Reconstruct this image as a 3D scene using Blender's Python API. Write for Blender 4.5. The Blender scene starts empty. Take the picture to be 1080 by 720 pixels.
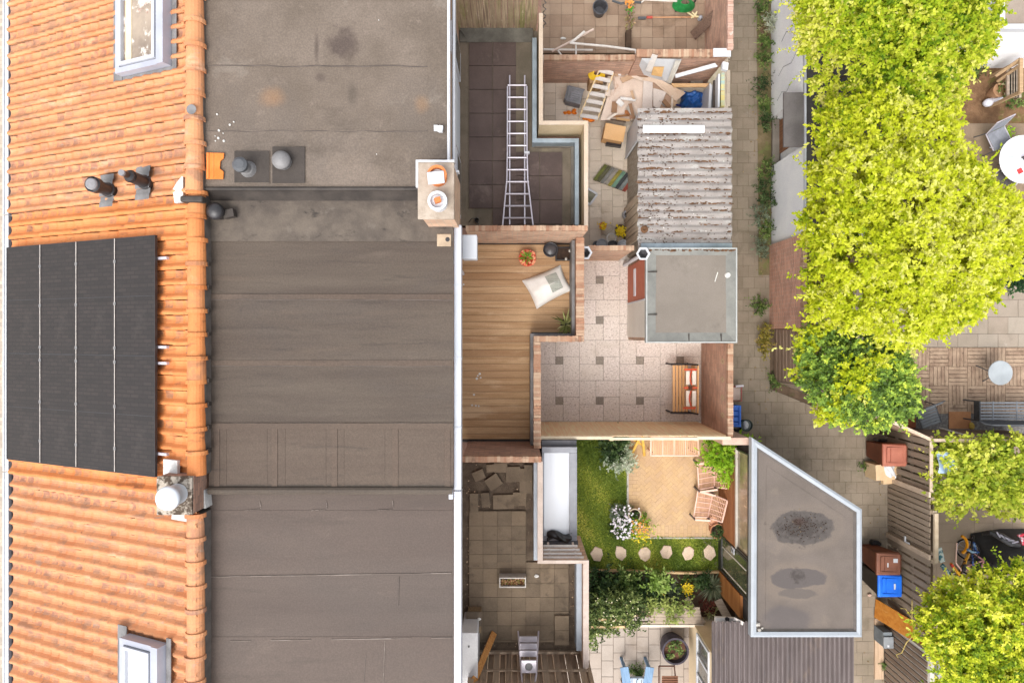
import bpy, math, random
import numpy as np
from mathutils import Vector, Matrix, Euler
R = math.radians
random.seed(7); rng = np.random.default_rng(11)
scene = bpy.context.scene
COL = scene.collection
# ------------------------------------------------------------------ camera, sky, sun, exposure
H = 18.0
cd = bpy.data.cameras.new('camera'); cam = bpy.data.objects.new('camera', cd); COL.objects.link(cam)
cam.location = (0, 0, H); cam.rotation_euler = (0, 0, 0)
cd.sensor_width = 36; cd.lens = 24; cd.clip_start = .1; cd.clip_end = 2000
cd.shift_y = -8/1080
scene.camera = cam
SUN_EL, SUN_AZ = 58, 205            # azimuth clockwise from +Y
world = bpy.data.worlds.new('World'); scene.world = world; world.use_nodes = True
nt = world.node_tree; bg = nt.nodes['Background']
sky = nt.nodes.new('ShaderNodeTexSky'); sky.sky_type = 'NISHITA'; sky.sun_disc = False
sky.sun_elevation = R(SUN_EL); sky.sun_rotation = R(SUN_AZ); sky.dust_density = 4; sky.air_density = 1.2; sky.altitude = 0
hs_ = nt.nodes.new('ShaderNodeHueSaturation'); hs_.inputs['Saturation'].default_value = .22
nt.links.new(sky.outputs[0], hs_.inputs['Color']); nt.links.new(hs_.outputs[0], bg.inputs[0])
bg.inputs[1].default_value = .15
sl = bpy.data.lights.new('sun', 'SUN'); sl.energy = .65; sl.angle = R(40); sl.color = (1, .95, .88)
so = bpy.data.objects.new('sun', sl); COL.objects.link(so)
sd = Vector((math.sin(R(SUN_AZ))*math.cos(R(SUN_EL)), math.cos(R(SUN_AZ))*math.cos(R(SUN_EL)), math.sin(R(SUN_EL))))
so.rotation_euler = sd.to_track_quat('Z', 'Y').to_euler(); so.location = (0, 0, 30)
scene.view_settings.view_transform = 'Standard'; scene.view_settings.look = 'None'
scene.view_settings.exposure = 1.2; scene.view_settings.gamma = 1
scene.render.engine = 'CYCLES'
scene.cycles.max_bounces = 6; scene.cycles.diffuse_bounces = 4; scene.cycles.transparent_max_bounces = 8

# ------------------------------------------------------------------ helpers
def hs(z): return (H - z)/720.0
def PX(px, z=0): return (px - 540)*hs(z)
def PY(py, z=0): return (352 - py)*hs(z)
def W(px, py, z=0): return Vector((PX(px, z), PY(py, z), z))
def rectw(px0, py0, px1, py1, z=0): return PX(min(px0,px1), z), PX(max(px0,px1), z), PY(max(py0,py1), z), PY(min(py0,py1), z)
def c(r, g, b, k=1.0):
    def f(u):
        u /= 255.0
        return (u/12.92 if u <= .04045 else ((u + .055)/1.055)**2.4)*k
    return (f(r), f(g), f(b), 1)
E = .87
def P(r, g, b): return c(r, g, b, E)

ORG = {}
def tag(o, label=None, cat=None, group=None, kind=None):
    if label: o['label'] = label
    if cat: o['category'] = cat
    if group: o['group'] = group
    if kind: o['kind'] = kind
    return o
def thing(name, label, cat, loc, group=None):
    o = bpy.data.objects.new(name, None); COL.objects.link(o); o.empty_display_size = .2
    o.location = loc; ORG[o.name] = Vector(loc)
    return tag(o, label, cat, group)
def copy_tree(o, parent=None):
    n = o.copy(); COL.objects.link(n)
    if parent: n.parent = parent
    for ch in list(o.children): copy_tree(ch, n)
    return n
def dup(root, loc, rotz, label, group=None):
    n = copy_tree(root); n.location = loc; n.rotation_euler = (0, 0, rotz)
    n['label'] = label
    if group: n['group'] = group
    return n
class MB:
    def __init__(s): s.v = []; s.f = []; s.r = []; s.M = None
    def add(s, verts, faces, r=None):
        b = len(s.v)
        if r is None: r = random.random()
        if s.M is not None: verts = [s.M @ Vector(v) for v in verts]
        s.v += [tuple(v) for v in verts]
        for f in faces: s.f.append([b + i for i in f]); s.r.append(r)
        return s
    def box(s, x0, x1, y0, y1, z0, z1, r=None):
        if x0 > x1: x0, x1 = x1, x0
        if y0 > y1: y0, y1 = y1, y0
        if z0 > z1: z0, z1 = z1, z0
        return s.add([(x0,y0,z0),(x1,y0,z0),(x1,y1,z0),(x0,y1,z0),(x0,y0,z1),(x1,y0,z1),(x1,y1,z1),(x0,y1,z1)],
              [(0,3,2,1),(4,5,6,7),(0,1,5,4),(1,2,6,5),(2,3,7,6),(3,0,4,7)], r)
    def obox(s, ctr, size, rot=(0,0,0), r=None):
        m = Matrix.Translation(Vector(ctr)) @ Euler(rot).to_matrix().to_4x4()
        a, b, d = size[0]/2, size[1]/2, size[2]/2
        vs = [m @ Vector(p) for p in [(-a,-b,-d),(a,-b,-d),(a,b,-d),(-a,b,-d),(-a,-b,d),(a,-b,d),(a,b,d),(-a,b,d)]]
        return s.add(vs, [(0,3,2,1),(4,5,6,7),(0,1,5,4),(1,2,6,5),(2,3,7,6),(3,0,4,7)], r)
    def bar(s, p0, p1, w, h, up=(0,0,1), r=None):          # rectangular bar between two points
        p0 = Vector(p0); p1 = Vector(p1); d = (p1-p0).normalized(); up = Vector(up)
        if abs(d.dot(up)) > .99: up = Vector((1,0,0))
        sd_ = d.cross(up).normalized(); u2 = sd_.cross(d)
        vs = []
        for p in (p0, p1):
            for a, b in ((-1,-1),(1,-1),(1,1),(-1,1)): vs.append(p + sd_*a*w/2 + u2*b*h/2)
        return s.add(vs, [(0,3,2,1),(4,5,6,7),(0,1,5,4),(1,2,6,5),(2,3,7,6),(3,0,4,7)][0:0] or [(0,1,2,3),(7,6,5,4),(0,4,5,1),(1,5,6,2),(2,6,7,3),(3,7,4,0)], r)
    def prism(s, pts, z0, z1, r=None):
        a = sum(pts[i][0]*pts[(i+1)%len(pts)][1]-pts[(i+1)%len(pts)][0]*pts[i][1] for i in range(len(pts)))
        if a < 0: pts = pts[::-1]
        n = len(pts)
        vs = [(p[0],p[1],z0) for p in pts] + [(p[0],p[1],z1) for p in pts]
        fs = [tuple(range(n-1,-1,-1)), tuple(range(n,2*n))] + [(i,(i+1)%n,n+(i+1)%n,n+i) for i in range(n)]
        return s.add(vs, fs, r)
    def tube(s, pts, rad, n=8, r=None, closed=False):
        pts = [Vector(p) for p in pts]; m = len(pts)
        rads = rad if isinstance(rad, (list, tuple)) else [rad]*m
        vs = []; fs = []; prev = None
        for i, p in enumerate(pts):
            d = (pts[(i+1)%m] - pts[i-1]) if closed else (pts[min(i+1,m-1)] - pts[max(i-1,0)])
            d.normalize()
            if prev is None:
                a = Vector((0,0,1)) if abs(d.z) < .9 else Vector((1,0,0))
                u = d.cross(a).normalized()
            else: u = (prev - d*prev.dot(d)).normalized()
            prev = u; w_ = d.cross(u)
            for k in range(n):
                t = 2*math.pi*k/n; vs.append(p + (u*math.cos(t) + w_*math.sin(t))*rads[i])
        for i in range(m if closed else m-1):
            j = (i+1) % m
            for k in range(n): fs.append((i*n+k, i*n+(k+1)%n, j*n+(k+1)%n, j*n+k))
        if not closed: fs += [tuple(range(n-1,-1,-1)), tuple((m-1)*n+k for k in range(n))]
        return s.add(vs, fs, r)
    def lathe(s, prof, cx=0, cy=0, n=24, r=None, cap=True):
        vs = []; fs = []; m = len(prof)
        for (rr, z) in prof:
            for k in range(n):
                t = 2*math.pi*k/n; vs.append((cx+rr*math.cos(t), cy+rr*math.sin(t), z))
        for i in range(m-1):
            for k in range(n): fs.append((i*n+k, i*n+(k+1)%n, (i+1)*n+(k+1)%n, (i+1)*n+k))
        if cap: fs += [tuple(range(n-1,-1,-1)), tuple((m-1)*n+k for k in range(n))]
        return s.add(vs, fs, r)
    def blob(s, ctr, rad, n=12, m=7, jit=0.0, r=None):
        vs = []; fs = []
        for i in range(m+1):
            ph = math.pi*i/m
            for k in range(n):
                t = 2*math.pi*k/n; j = 1 + random.uniform(-jit, jit)
                vs.append((ctr[0]+rad[0]*math.sin(ph)*math.cos(t)*j, ctr[1]+rad[1]*math.sin(ph)*math.sin(t)*j, ctr[2]+rad[2]*math.cos(ph)*j))
        for i in range(m):
            for k in range(n): fs.append((i*n+k, (i+1)*n+k, (i+1)*n+(k+1)%n, i*n+(k+1)%n))
        return s.add(vs, fs, r)
    def sheet(s, fn, nu, nv, r=None):                      # grid surface fn(u,v)
        vs = [fn(i/nu, j/nv) for j in range(nv+1) for i in range(nu+1)]
        return s.add(vs, [(j*(nu+1)+i, j*(nu+1)+i+1, (j+1)*(nu+1)+i+1, (j+1)*(nu+1)+i) for j in range(nv) for i in range(nu)], r)
    def build(s, name, mat, parent=None, smooth=False, bevel=0, org=None):
        co = np.array(s.v, dtype=np.float64)
        if org is None:
            mn, mx = co.min(0), co.max(0)
            org = Vector(((mn[0]+mx[0])/2, (mn[1]+mx[1])/2, mn[2]))
        co = co - np.array(org)
        me = bpy.data.meshes.new(name); me.from_pydata(co.tolist(), [], s.f)
        at = me.attributes.new('rnd', 'FLOAT', 'FACE'); at.data.foreach_set('value', np.array(s.r, dtype=np.float32))
        if smooth: me.polygons.foreach_set('use_smooth', [True]*len(me.polygons))
        me.update()
        o = bpy.data.objects.new(name, me); COL.objects.link(o); me.materials.append(mat)
        ORG[o.name] = Vector(org)
        if parent is not None:
            o.parent = parent; o.location = Vector(org) - ORG[parent.name]
        else: o.location = org
        if bevel:
            b = o.modifiers.new('bevel', 'BEVEL'); b.width = bevel; b.segments = 2; b.limit_method = 'ANGLE'; b.angle_limit = R(40)
        return o

# ------------------------------------------------------------------ materials
def _n(t, kind, **kw):
    n = t.nodes.new(kind)
    for k, v in kw.items(): setattr(n, k, v)
    return n
def mix(t, fac, a, b, mode='MIX'):
    m = _n(t, 'ShaderNodeMix', data_type='RGBA', blend_type=mode)
    for sock, val in ((m.inputs['Factor'], fac), (m.inputs[6], a), (m.inputs[7], b)):
        if hasattr(val, 'is_output'): t.links.new(val, sock)
        else: sock.default_value = val
    return m.outputs[2]
def mrange(t, v, lo, hi, a=0, b=1):
    m = _n(t, 'ShaderNodeMapRange', interpolation_type='SMOOTHSTEP'); t.links.new(v, m.inputs[0])
    for i, x in zip((1,2,3,4), (lo,hi,a,b)): m.inputs[i].default_value = x
    return m.outputs[0]
def math_(t, op, a, b=None):
    m = _n(t, 'ShaderNodeMath', operation=op)
    for i, x in enumerate((a, b)):
        if x is None: continue
        if hasattr(x, 'is_output'): t.links.new(x, m.inputs[i])
        else: m.inputs[i].default_value = x
    return m.outputs[0]
def noise(t, vec, scale, detail=5, stretch=(1,1,1), rough=.6, dist=0.0):
    mp = _n(t, 'ShaderNodeMapping'); mp.inputs['Scale'].default_value = stretch; t.links.new(vec, mp.inputs[0])
    n = _n(t, 'ShaderNodeTexNoise'); n.inputs['Scale'].default_value = scale; n.inputs['Detail'].default_value = detail
    n.inputs['Roughness'].default_value = rough; n.inputs['Distortion'].default_value = dist
    t.links.new(mp.outputs[0], n.inputs['Vector']); return n.outputs['Fac']
MATS = {}
def M(name, c1, c2=None, scale=3, stretch=(1,1,1), rough=.85, spec=.25, bump=0, bscale=None, rnd=None, stains=(), rings=(), metal=0, lo=.3, hi=.7, fine=.12, wpos=False, brick=None, trans=0, rnd2=None):
    """noise-mixed procedural surface; rnd=(colour, amount) mixes in the per-piece random; stains=(colour, scale, lo, hi, stretch, amount)"""
    if name in MATS: return MATS[name]
    m = bpy.data.materials.new(name); m.use_nodes = True; t = m.node_tree
    bs = t.nodes['Principled BSDF']; tc = _n(t, 'ShaderNodeTexCoord'); vec = tc.outputs['Object']
    if wpos: vec = _n(t, 'ShaderNodeNewGeometry').outputs['Position']
    if c2 is None: c2 = tuple(x*.78 for x in c1[:3]) + (1,)
    fac = mrange(t, noise(t, vec, scale, 6, stretch), lo, hi)
    col = mix(t, fac, c1, c2)
    bumpsrc = None
    if brick:
        bw, bh, ms, mc, axis = brick                        # width, height, mortar, mortar colour, axes
        sx = _n(t, 'ShaderNodeSeparateXYZ'); t.links.new(vec, sx.inputs[0])
        cx = _n(t, 'ShaderNodeCombineXYZ')
        if axis == 'wall':
            t.links.new(math_(t, 'ADD', sx.outputs[0], sx.outputs[1]), cx.inputs[0]); t.links.new(sx.outputs[2], cx.inputs[1])
        elif axis == 'yx': t.links.new(sx.outputs[1], cx.inputs[0]); t.links.new(sx.outputs[0], cx.inputs[1])
        else: t.links.new(sx.outputs[0], cx.inputs[0]); t.links.new(sx.outputs[1], cx.inputs[1])
        bt = _n(t, 'ShaderNodeTexBrick'); t.links.new(cx.outputs[0], bt.inputs['Vector'])
        bt.inputs['Scale'].default_value = 1; bt.inputs['Brick Width'].default_value = bw; bt.inputs['Row Height'].default_value = bh
        bt.inputs['Mortar Size'].default_value = ms; bt.inputs['Mortar Smooth'].default_value = .2
        bt.inputs['Color1'].default_value = (.72,.72,.72,1); bt.inputs['Color2'].default_value = (1.15,1.1,1.05,1); bt.inputs['Mortar'].default_value = (1,1,1,1)
        col = mix(t, 1.0, col, bt.outputs['Color'], 'MULTIPLY')
        col = mix(t, bt.outputs['Fac'], col, mc); bumpsrc = bt.outputs['Fac']
    if rnd:
        at = _n(t, 'ShaderNodeAttribute', attribute_name='rnd')
        amt = math_(t, 'MULTIPLY', at.outputs['Fac'], rnd[1]); col = mix(t, amt, col, rnd[0])
    if rnd2:
        at2 = _n(t, 'ShaderNodeAttribute', attribute_name='rnd'); col = mix(t, math_(t, 'MULTIPLY', mrange(t, at2.outputs['Fac'], rnd2[1], 1.0, 0, rnd2[2]), mrange(t, noise(t, vec, 9, 4, (1,1,1)), .3, .62)), col, rnd2[0])
    for st in stains:
        sc, ss, a, b, stt, am = st
        col = mix(t, mrange(t, noise(t, vec, ss, 5, stt, .65, .3), a, b, 0, am), col, sc)
    for rg in rings:                                        # puddle marks: (cx, cy, a, b, inner r, outer r, colour, amount) in world metres
        gp = _n(t, 'ShaderNodeNewGeometry').outputs['Position']
        sx = _n(t, 'ShaderNodeSeparateXYZ'); t.links.new(gp, sx.inputs[0])
        dx = math_(t, 'DIVIDE', math_(t, 'SUBTRACT', sx.outputs[0], rg[0]), rg[2]); dy = math_(t, 'DIVIDE', math_(t, 'SUBTRACT', sx.outputs[1], rg[1]), rg[3])
        d = math_(t, 'SQRT', math_(t, 'ADD', math_(t, 'MULTIPLY', dx, dx), math_(t, 'MULTIPLY', dy, dy)))
        d = math_(t, 'ADD', d, math_(t, 'MULTIPLY', math_(t, 'SUBTRACT', noise(t, gp, rg[9] if len(rg) > 9 else 3.2, 6), .5), rg[8] if len(rg) > 8 else .7))
        f = mrange(t, d, rg[4], rg[5], rg[7], 0)
        col = mix(t, f, col, rg[6])
    if fine: 
        f2 = noise(t, vec, max(scale*14, 40), 3)
        col = mix(t, mrange(t, f2, .3, .75, fine, 0), col, (0,0,0,1))
    t.links.new(col, bs.inputs['Base Color'])
    bs.inputs['Roughness'].default_value = rough; bs.inputs['Specular IOR Level'].default_value = spec; bs.inputs['Metallic'].default_value = metal
    if trans: bs.inputs['Transmission Weight'].default_value = trans
    if bump:
        b = _n(t, 'ShaderNodeBump'); b.inputs['Strength'].default_value = bump; b.inputs['Distance'].default_value = .02
        src = noise(t, vec, bscale or scale*8, 5)
        if bumpsrc is not None: src = math_(t, 'SUBTRACT', src, bumpsrc)
        t.links.new(src, b.inputs['Height']); t.links.new(b.outputs[0], bs.inputs['Normal'])
    MATS[name] = m; return m
def wood(name, c1, c2, axis=0, rnd=None, rough=.75, spec=.25, **kw):
    st = [14, 14, 14]; st[axis] = .7
    return M(name, c1, c2, scale=2.2, stretch=tuple(st), rough=rough, spec=spec, rnd=rnd, bump=kw.pop('bump', .25), bscale=30, lo=.35, hi=.65, **kw)
def leafmat(name, cols, transl=.4):
    if name in MATS: return MATS[name]
    m = bpy.data.materials.new(name); m.use_nodes = True; t = m.node_tree
    bs = t.nodes['Principled BSDF']; out = t.nodes['Material Output']
    at = _n(t, 'ShaderNodeAttribute', attribute_name='rnd')
    rp = _n(t, 'ShaderNodeValToRGB'); cr = rp.color_ramp
    while len(cr.elements) < len(cols): cr.elements.new(.5)
    for i, (e, cc) in enumerate(zip(cr.elements, cols)): e.position = i/(len(cols)-1); e.color = cc
    t.links.new(at.outputs['Fac'], rp.inputs[0])
    t.links.new(rp.outputs[0], bs.inputs['Base Color']); bs.inputs['Roughness'].default_value = .55; bs.inputs['Specular IOR Level'].default_value = .25
    tr = _n(t, 'ShaderNodeBsdfTranslucent'); t.links.new(rp.outputs[0], tr.inputs[0])
    mx = _n(t, 'ShaderNodeMixShader'); mx.inputs[0].default_value = transl
    t.links.new(bs.outputs[0], mx.inputs[1]); t.links.new(tr.outputs[0], mx.inputs[2]); t.links.new(mx.outputs[0], out.inputs[0])
    MATS[name] = m; return m
def glass(name, tint, rough=.05):
    if name in MATS: return MATS[name]
    m = bpy.data.materials.new(name); m.use_nodes = True; bs = m.node_tree.nodes['Principled BSDF']
    bs.inputs['Base Color'].default_value = tint; bs.inputs['Roughness'].default_value = rough; bs.inputs['Specular IOR Level'].default_value = .8
    MATS[name] = m; return m

# ------------------------------------------------------------------ foliage
def nrm(a): return a/np.maximum(np.linalg.norm(a, axis=1, keepdims=True), 1e-9)
def leafmesh(name, p, d, size, rnd, mat, parent=None, width=.5, org=None, kind=None):
    n = len(p); d = nrm(d)
    side = nrm(np.cross(d, rng.normal(size=(n,3))*.35 + np.array([0,0,1.0])))
    up = np.cross(side, d)
    size = size[:,None]
    a = p; t = p + d*size - np.array([0,0,1.0])*size*.12
    mid = p + d*size*.5 + up*size*.08
    l = mid + side*size*width*.5; r_ = mid - side*size*width*.5
    v = np.stack([a, l, t, r_], 1).reshape(-1,3)
    if org is None: org = Vector((float(p[:,0].mean()), float(p[:,1].mean()), float(p[:,2].min())))
    v = v - np.array(org)
    me = bpy.data.meshes.new(name)
    me.vertices.add(4*n); me.vertices.foreach_set('co', v.ravel().astype(np.float32))
    me.loops.add(4*n); me.loops.foreach_set('vertex_index', np.arange(4*n, dtype=np.int32))
    me.polygons.add(n); me.polygons.foreach_set('loop_start', np.arange(0, 4*n, 4, dtype=np.int32))
    me.polygons.foreach_set('loop_total', np.full(n, 4, dtype=np.int32))
    me.update(calc_edges=True)
    at = me.attributes.new('rnd', 'FLOAT', 'FACE'); at.data.foreach_set('value', rnd.astype(np.float32))
    o = bpy.data.objects.new(name, me); COL.objects.link(o); me.materials.append(mat); ORG[o.name] = Vector(org)
    if parent is not None: o.parent = parent; o.location = Vector(org) - ORG[parent.name]
    else: o.location = org
    if kind: o['kind'] = kind
    return o
def crown(blobs, n_cl, per, leaf, spread, seed=0, low=-.35, bias=0.0):
    """leaf clumps over lumpy ellipsoids: blobs = (x, y, z, rx, ry, rz[, tone])"""
    g = np.random.default_rng(seed); ps = []; ds = []; rs = []
    w = np.array([b[3]*b[4] + b[3]*b[5] for b in blobs]); w = w/w.sum()
    for b, wi in zip(blobs, w):
        n = max(4, int(n_cl*wi)); dirs = nrm(g.normal(size=(n*3,3))); dirs = dirs[dirs[:,2] > low][:n]; n = len(dirs)
        ph = g.uniform(0, 6.28, 6)
        lump = 1 + .13*np.sin(dirs[:,0]*5+ph[0])*np.sin(dirs[:,1]*5+ph[1]) + .08*np.sin(dirs[:,0]*11+ph[2])*np.sin(dirs[:,1]*12+ph[3]) 
        rad = lump*(1 - np.abs(g.normal(0, .15, n)))
        ctr = np.array(b[:3]) + dirs*rad[:,None]*np.array(b[3:6])
        tone = g.uniform(0, 1, n)*.72 + .12 + (b[6] if len(b) > 6 else 0) + .16*np.sin(ctr[:,0]*2.3+ph[4])*np.sin(ctr[:,1]*2.1+ph[5])
        tw = nrm(g.normal(size=(n,3))*np.array([1,1,.45]) + dirs*.9)                   # each clump is a leafy twig
        L = spread*g.uniform(.6, 2.6, n)*(1 + 1.2*(g.uniform(0,1,n) > .9))
        cc = np.repeat(ctr, per, 0); dd = np.repeat(tw, per, 0); LL = np.repeat(L, per)
        along = np.tile(np.linspace(0, 1, per), n)
        tang = g.normal(size=(n*per,3)); tang[:,2] *= .5
        d = nrm(nrm(tang)*.9 + dd*.55 + np.array([0,0,.12]))
        ps.append(cc + dd*(along*LL)[:,None] - np.array([0,0,1.0])*((along*LL)**2)[:,None]*.5); ds.append(d)
        rs.append(np.clip(np.repeat(tone, per) + g.normal(0, .10, n*per) + bias, 0, 1))
    p = np.concatenate(ps); d = np.concatenate(ds); r_ = np.concatenate(rs)
    return p, d, leaf*g.uniform(.7, 1.3, len(p)), r_
def stems(mb, base, tips, r0, r1=.008, n=6):
    for tp in tips:
        b = Vector(base); tp = Vector(tp); m_ = (b+tp)/2 + Vector((random.uniform(-.1,.1), random.uniform(-.1,.1), .1))*(tp-b).length*.5
        mb.tube([b, m_, tp], [r0, (r0+r1)/2, r1], n)
# ------------------------------------------------------------------ shared materials
SOIL = M('soil', P(120,100,82), P(86,70,56), scale=2.5, rough=.95, bump=.5, wpos=True, stains=[(P(96,100,60), 1.7, .55, .7, (1,1,1), .5)])
FELT_A = M('felt_weathered', P(129,116,105), P(109,97,86), scale=1.4, rough=.8, spec=.3, bump=.25, bscale=60, wpos=True, rnd=(P(110,98,87), .5),
           fine=.24, stains=[(P(109,99,91), .55, .48, .68, (1,1,1), .55), (P(93,85,79), 16, .6, .74, (1,1,1), .5), (P(142,132,122), 1.3, .6, .7, (1,1,1), .4), (P(89,79,70), 1.1, .58, .72, (.5,1.2,1), .5), (P(144,129,118), 5, .6, .72, (1,1,1), .35), (P(80,68,63), 4, .68, .76, (1,1,1), .6)],
           rings=[(PX(288,7.7), PY(103,7.7), .22, .17, .1, 1.3, P(170,126,85), .38, 1.0), (PX(445,7.7), PY(110,7.7), .12, .14, .1, 1.3, P(156,120,85), .38, 1.0),
                  (PX(362,7.7), PY(52,7.7), .34, .28, .2, 1.1, P(82,70,65), .8, 3.2), (PX(334,7.7), PY(50,7.7), .05, .3, .2, 1.2, P(78,67,61), .7, 1.2), (PX(338,7.7), PY(82,7.7), .1, .08, .1, 1.2, P(82,70,65), .6, 1.0), (PX(371,7.7), PY(100,7.7), .09, .22, .1, 1.2, P(84,75,67), .6, 1.4)])
FELT_B = M('felt_brown', P(90,80,70), P(74,64,56), scale=1.6, stretch=(.22,2.6,1), rough=.7, spec=.35, bump=.2, bscale=50, wpos=True, rnd=(P(102,83,70), .55),
           fine=.24, stains=[(P(82,73,67), .6, .48, .68, (.6,1.4,1), .5), (P(131,116,104), 1.1, .58, .74, (.5,1.6,1), .2), (P(71,65,59), 18, .62, .76, (1,1,1), .5), (P(65,56,50), 2.6, .55, .72, (.3,3,1), .55), (P(103,88,75), 2.2, .58, .72, (.25,2.2,1), .4), (P(69,60,56), 5, .66, .74, (1.2,.3,1), .35)])
FELT_OLD = M('felt_patchy', P(109,99,89), P(83,75,69), scale=2.6, rough=.85, bump=.3, wpos=True, stains=[(P(52,48,46), 3.5, .58, .7, (.7,1.3,1), .75), (P(124,115,105), 4, .6, .7, (1,1,1), .4)])
FELT_C = M('felt_smooth', P(93,80,72), P(82,69,62), scale=1.1, stretch=(.3,1.8,1), rough=.65, spec=.35, bump=.15, bscale=60, wpos=True, rnd=(P(105,89,79), .35),
           fine=.24, stains=[(P(84,74,68), .55, .48, .68, (.7,1.2,1), .45), (P(129,115,103), 1.2, .6, .76, (.6,1.6,1), .2), (P(75,67,62), 18, .63, .76, (1,1,1), .45), (P(72,62,55), 1.8, .55, .72, (.3,2,1), .45), (P(113,97,86), 2.6, .62, .74, (.5,1.3,1), .35)])
FELT_DARK = M('felt_dark', P(75,68,63), P(55,50,47), scale=3, rough=.6, wpos=True)
SEAM = M('seam_line', P(141,130,122), P(107,96,89), scale=6, stretch=(.4,1,1), rough=.8, wpos=True)
DROP = M('bird_lime', P(232,230,224), rough=.9)
TILE = M('clay_tile', P(218,149,101), P(203,130,84), scale=1.5, rough=.7, spec=.35, bump=.2, bscale=30, wpos=True, rnd=(P(221,165,122), .6),
         rnd2=(P(142,101,88), .7, .75), stains=[(P(160,122,97), 2.6, .5, .68, (.8,2.2,1), .75), (P(228,185,153), 2.2, .56, .72, (.5,2,1), .5), (P(118,86,67), 9, .62, .72, (1,1,1), .7), (P(164,147,132), 5, .6, .7, (.6,1.8,1), .6)])
TILE_B = M('clay_tile_bright', P(218,139,80), P(210,122,63), scale=1.5, rough=.7, spec=.35, bump=.2, bscale=30, wpos=True, rnd=(P(220,154,101), .5),
         rnd2=(P(139,104,87), .8, .7), stains=[(P(133,87,59), 3.4, .56, .7, (.5,2,1), .75), (P(222,169,127), 3, .6, .72, (1,1,1), .4), (P(104,71,53), 9, .64, .73, (1,1,1), .6)])
BRK = M('red_brick', P(223,186,159), P(203,161,137), scale=2, rough=.9, bump=.35, brick=(.21,.065,.008,P(183,170,151),'wall'), stains=[(P(138,105,89), 2, .55, .7, (1,1,1), .45), (P(212,187,163), 3, .62, .72, (1,1,1), .4)])
BRK_D = M('brown_shaded_brick', P(186,148,130), P(163,130,113), scale=2, rough=.9, bump=.3, brick=(.21,.065,.007,P(146,123,109),'wall'), stains=[(P(117,90,80), 1.4, .55, .7, (.6,.6,1.6), .5), (P(183,157,141), 2.4, .62, .74, (1,1,1.4), .4)])
CAP = M('brick_coping', P(182,139,112), P(156,113,90), scale=4, rough=.9, bump=.4, bscale=40, rnd=(P(203,178,152), .8), stains=[(P(118,89,74), 5, .58, .7, (1,1,1), .6)])
RENDER = M('cream_render', P(226,206,172), P(206,184,150), scale=1.6, rough=.9, bump=.15, stains=[(P(170,150,124), 2, .58, .72, (.7,.7,1.6), .35)])
WHITE = M('white_paint', P(217,219,223), P(200,202,208), scale=1.2, rough=.5, spec=.4, fine=.03, stains=[(P(174,174,176), 2.5, .62, .74, (1,1,.4), .5)])
WPVC = M('white_pvc', P(196,198,206), P(183,187,196), scale=1, rough=.4, spec=.4, fine=.05, wpos=True, stains=[(P(172,176,182), 2.0, .56, .72, (1,1,1), .45), (P(140,138,134), 8, .66, .75, (1,1,1), .4)])
GPVC = M('grey_window_frame', P(182,185,197), P(164,167,180), scale=2, rough=.4, spec=.4, fine=.03)
ZINC = M('zinc', P(177,191,201), P(145,159,168), scale=2.4, rough=.45, spec=.5, metal=.35, fine=.05)
LEAD = M('lead', P(141,139,139), P(111,109,109), scale=4, rough=.6, spec=.4)
BLACKP = M('black_plastic', P(52,50,52), P(36,34,36), scale=4, rough=.4, spec=.5, fine=.03)
DGREY = M('dark_metal', P(92,94,98), P(70,72,76), scale=4, rough=.45, spec=.5)
ALU = M('aluminium', P(222,216,224), P(196,190,200), scale=4, rough=.35, spec=.6, metal=.3, fine=.05)
MORTAR = M('mortar', P(226,224,222), P(196,194,190), scale=6, rough=.9, bump=.3)
TERRA = M('terracotta', P(226,140,84), P(206,118,66), scale=4, rough=.7)

# ------------------------------------------------------------------ ground
def clip(poly, x0, x1, y0, y1): return None
def clip_poly(sub, cl):
    out = list(sub)
    n = len(cl)
    for i in range(n):
        a, b = cl[i], cl[(i+1)%n]; inp = out; out = []
        if not inp: break
        def inside(p): return (b[0]-a[0])*(p[1]-a[1]) - (b[1]-a[1])*(p[0]-a[0]) >= -1e-9
        for j in range(len(inp)):
            p, q = inp[j-1], inp[j]
            ip, iq = inside(p), inside(q)
            if ip != iq:
                dx, dy = q[0]-p[0], q[1]-p[1]
                den = (b[0]-a[0])*dy - (b[1]-a[1])*dx
                t_ = ((b[0]-a[0])*(a[1]-p[1]) - (b[1]-a[1])*(a[0]-p[0]))/(den if abs(den) > 1e-12 else 1e-12)
                out.append((p[0]+dx*t_, p[1]+dy*t_))
            if iq: out.append(q)
    return out
def ccw(poly):
    a = sum(poly[i-1][0]*poly[i][1]-poly[i][0]*poly[i-1][1] for i in range(len(poly)))
    return poly if a > 0 else poly[::-1]
def area(p): return abs(sum(p[i-1][0]*p[i][1]-p[i][0]*p[i-1][1] for i in range(len(p))))/2
def slab(mb, pts, z, h, polys, jit=.003, r=None, mina=.0008):
    z1 = z + random.uniform(-jit, jit)
    for pl in polys:
        q = clip_poly(pts, pl)
        if len(q) > 2 and area(q) > mina:
            tx, ty = random.uniform(-jit, jit), random.uniform(-jit, jit)
            n = len(q); cx = sum(p[0] for p in q)/n; cy = sum(p[1] for p in q)/n
            vs = [(p[0], p[1], z1-h) for p in q] + [(p[0], p[1], z1+(p[0]-cx)*tx+(p[1]-cy)*ty) for p in q]
            mb.add(vs, [tuple(range(n, 2*n))] + [(i,(i+1)%n,n+(i+1)%n,n+i) for i in range(n)], random.random() if r is None else r)
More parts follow.
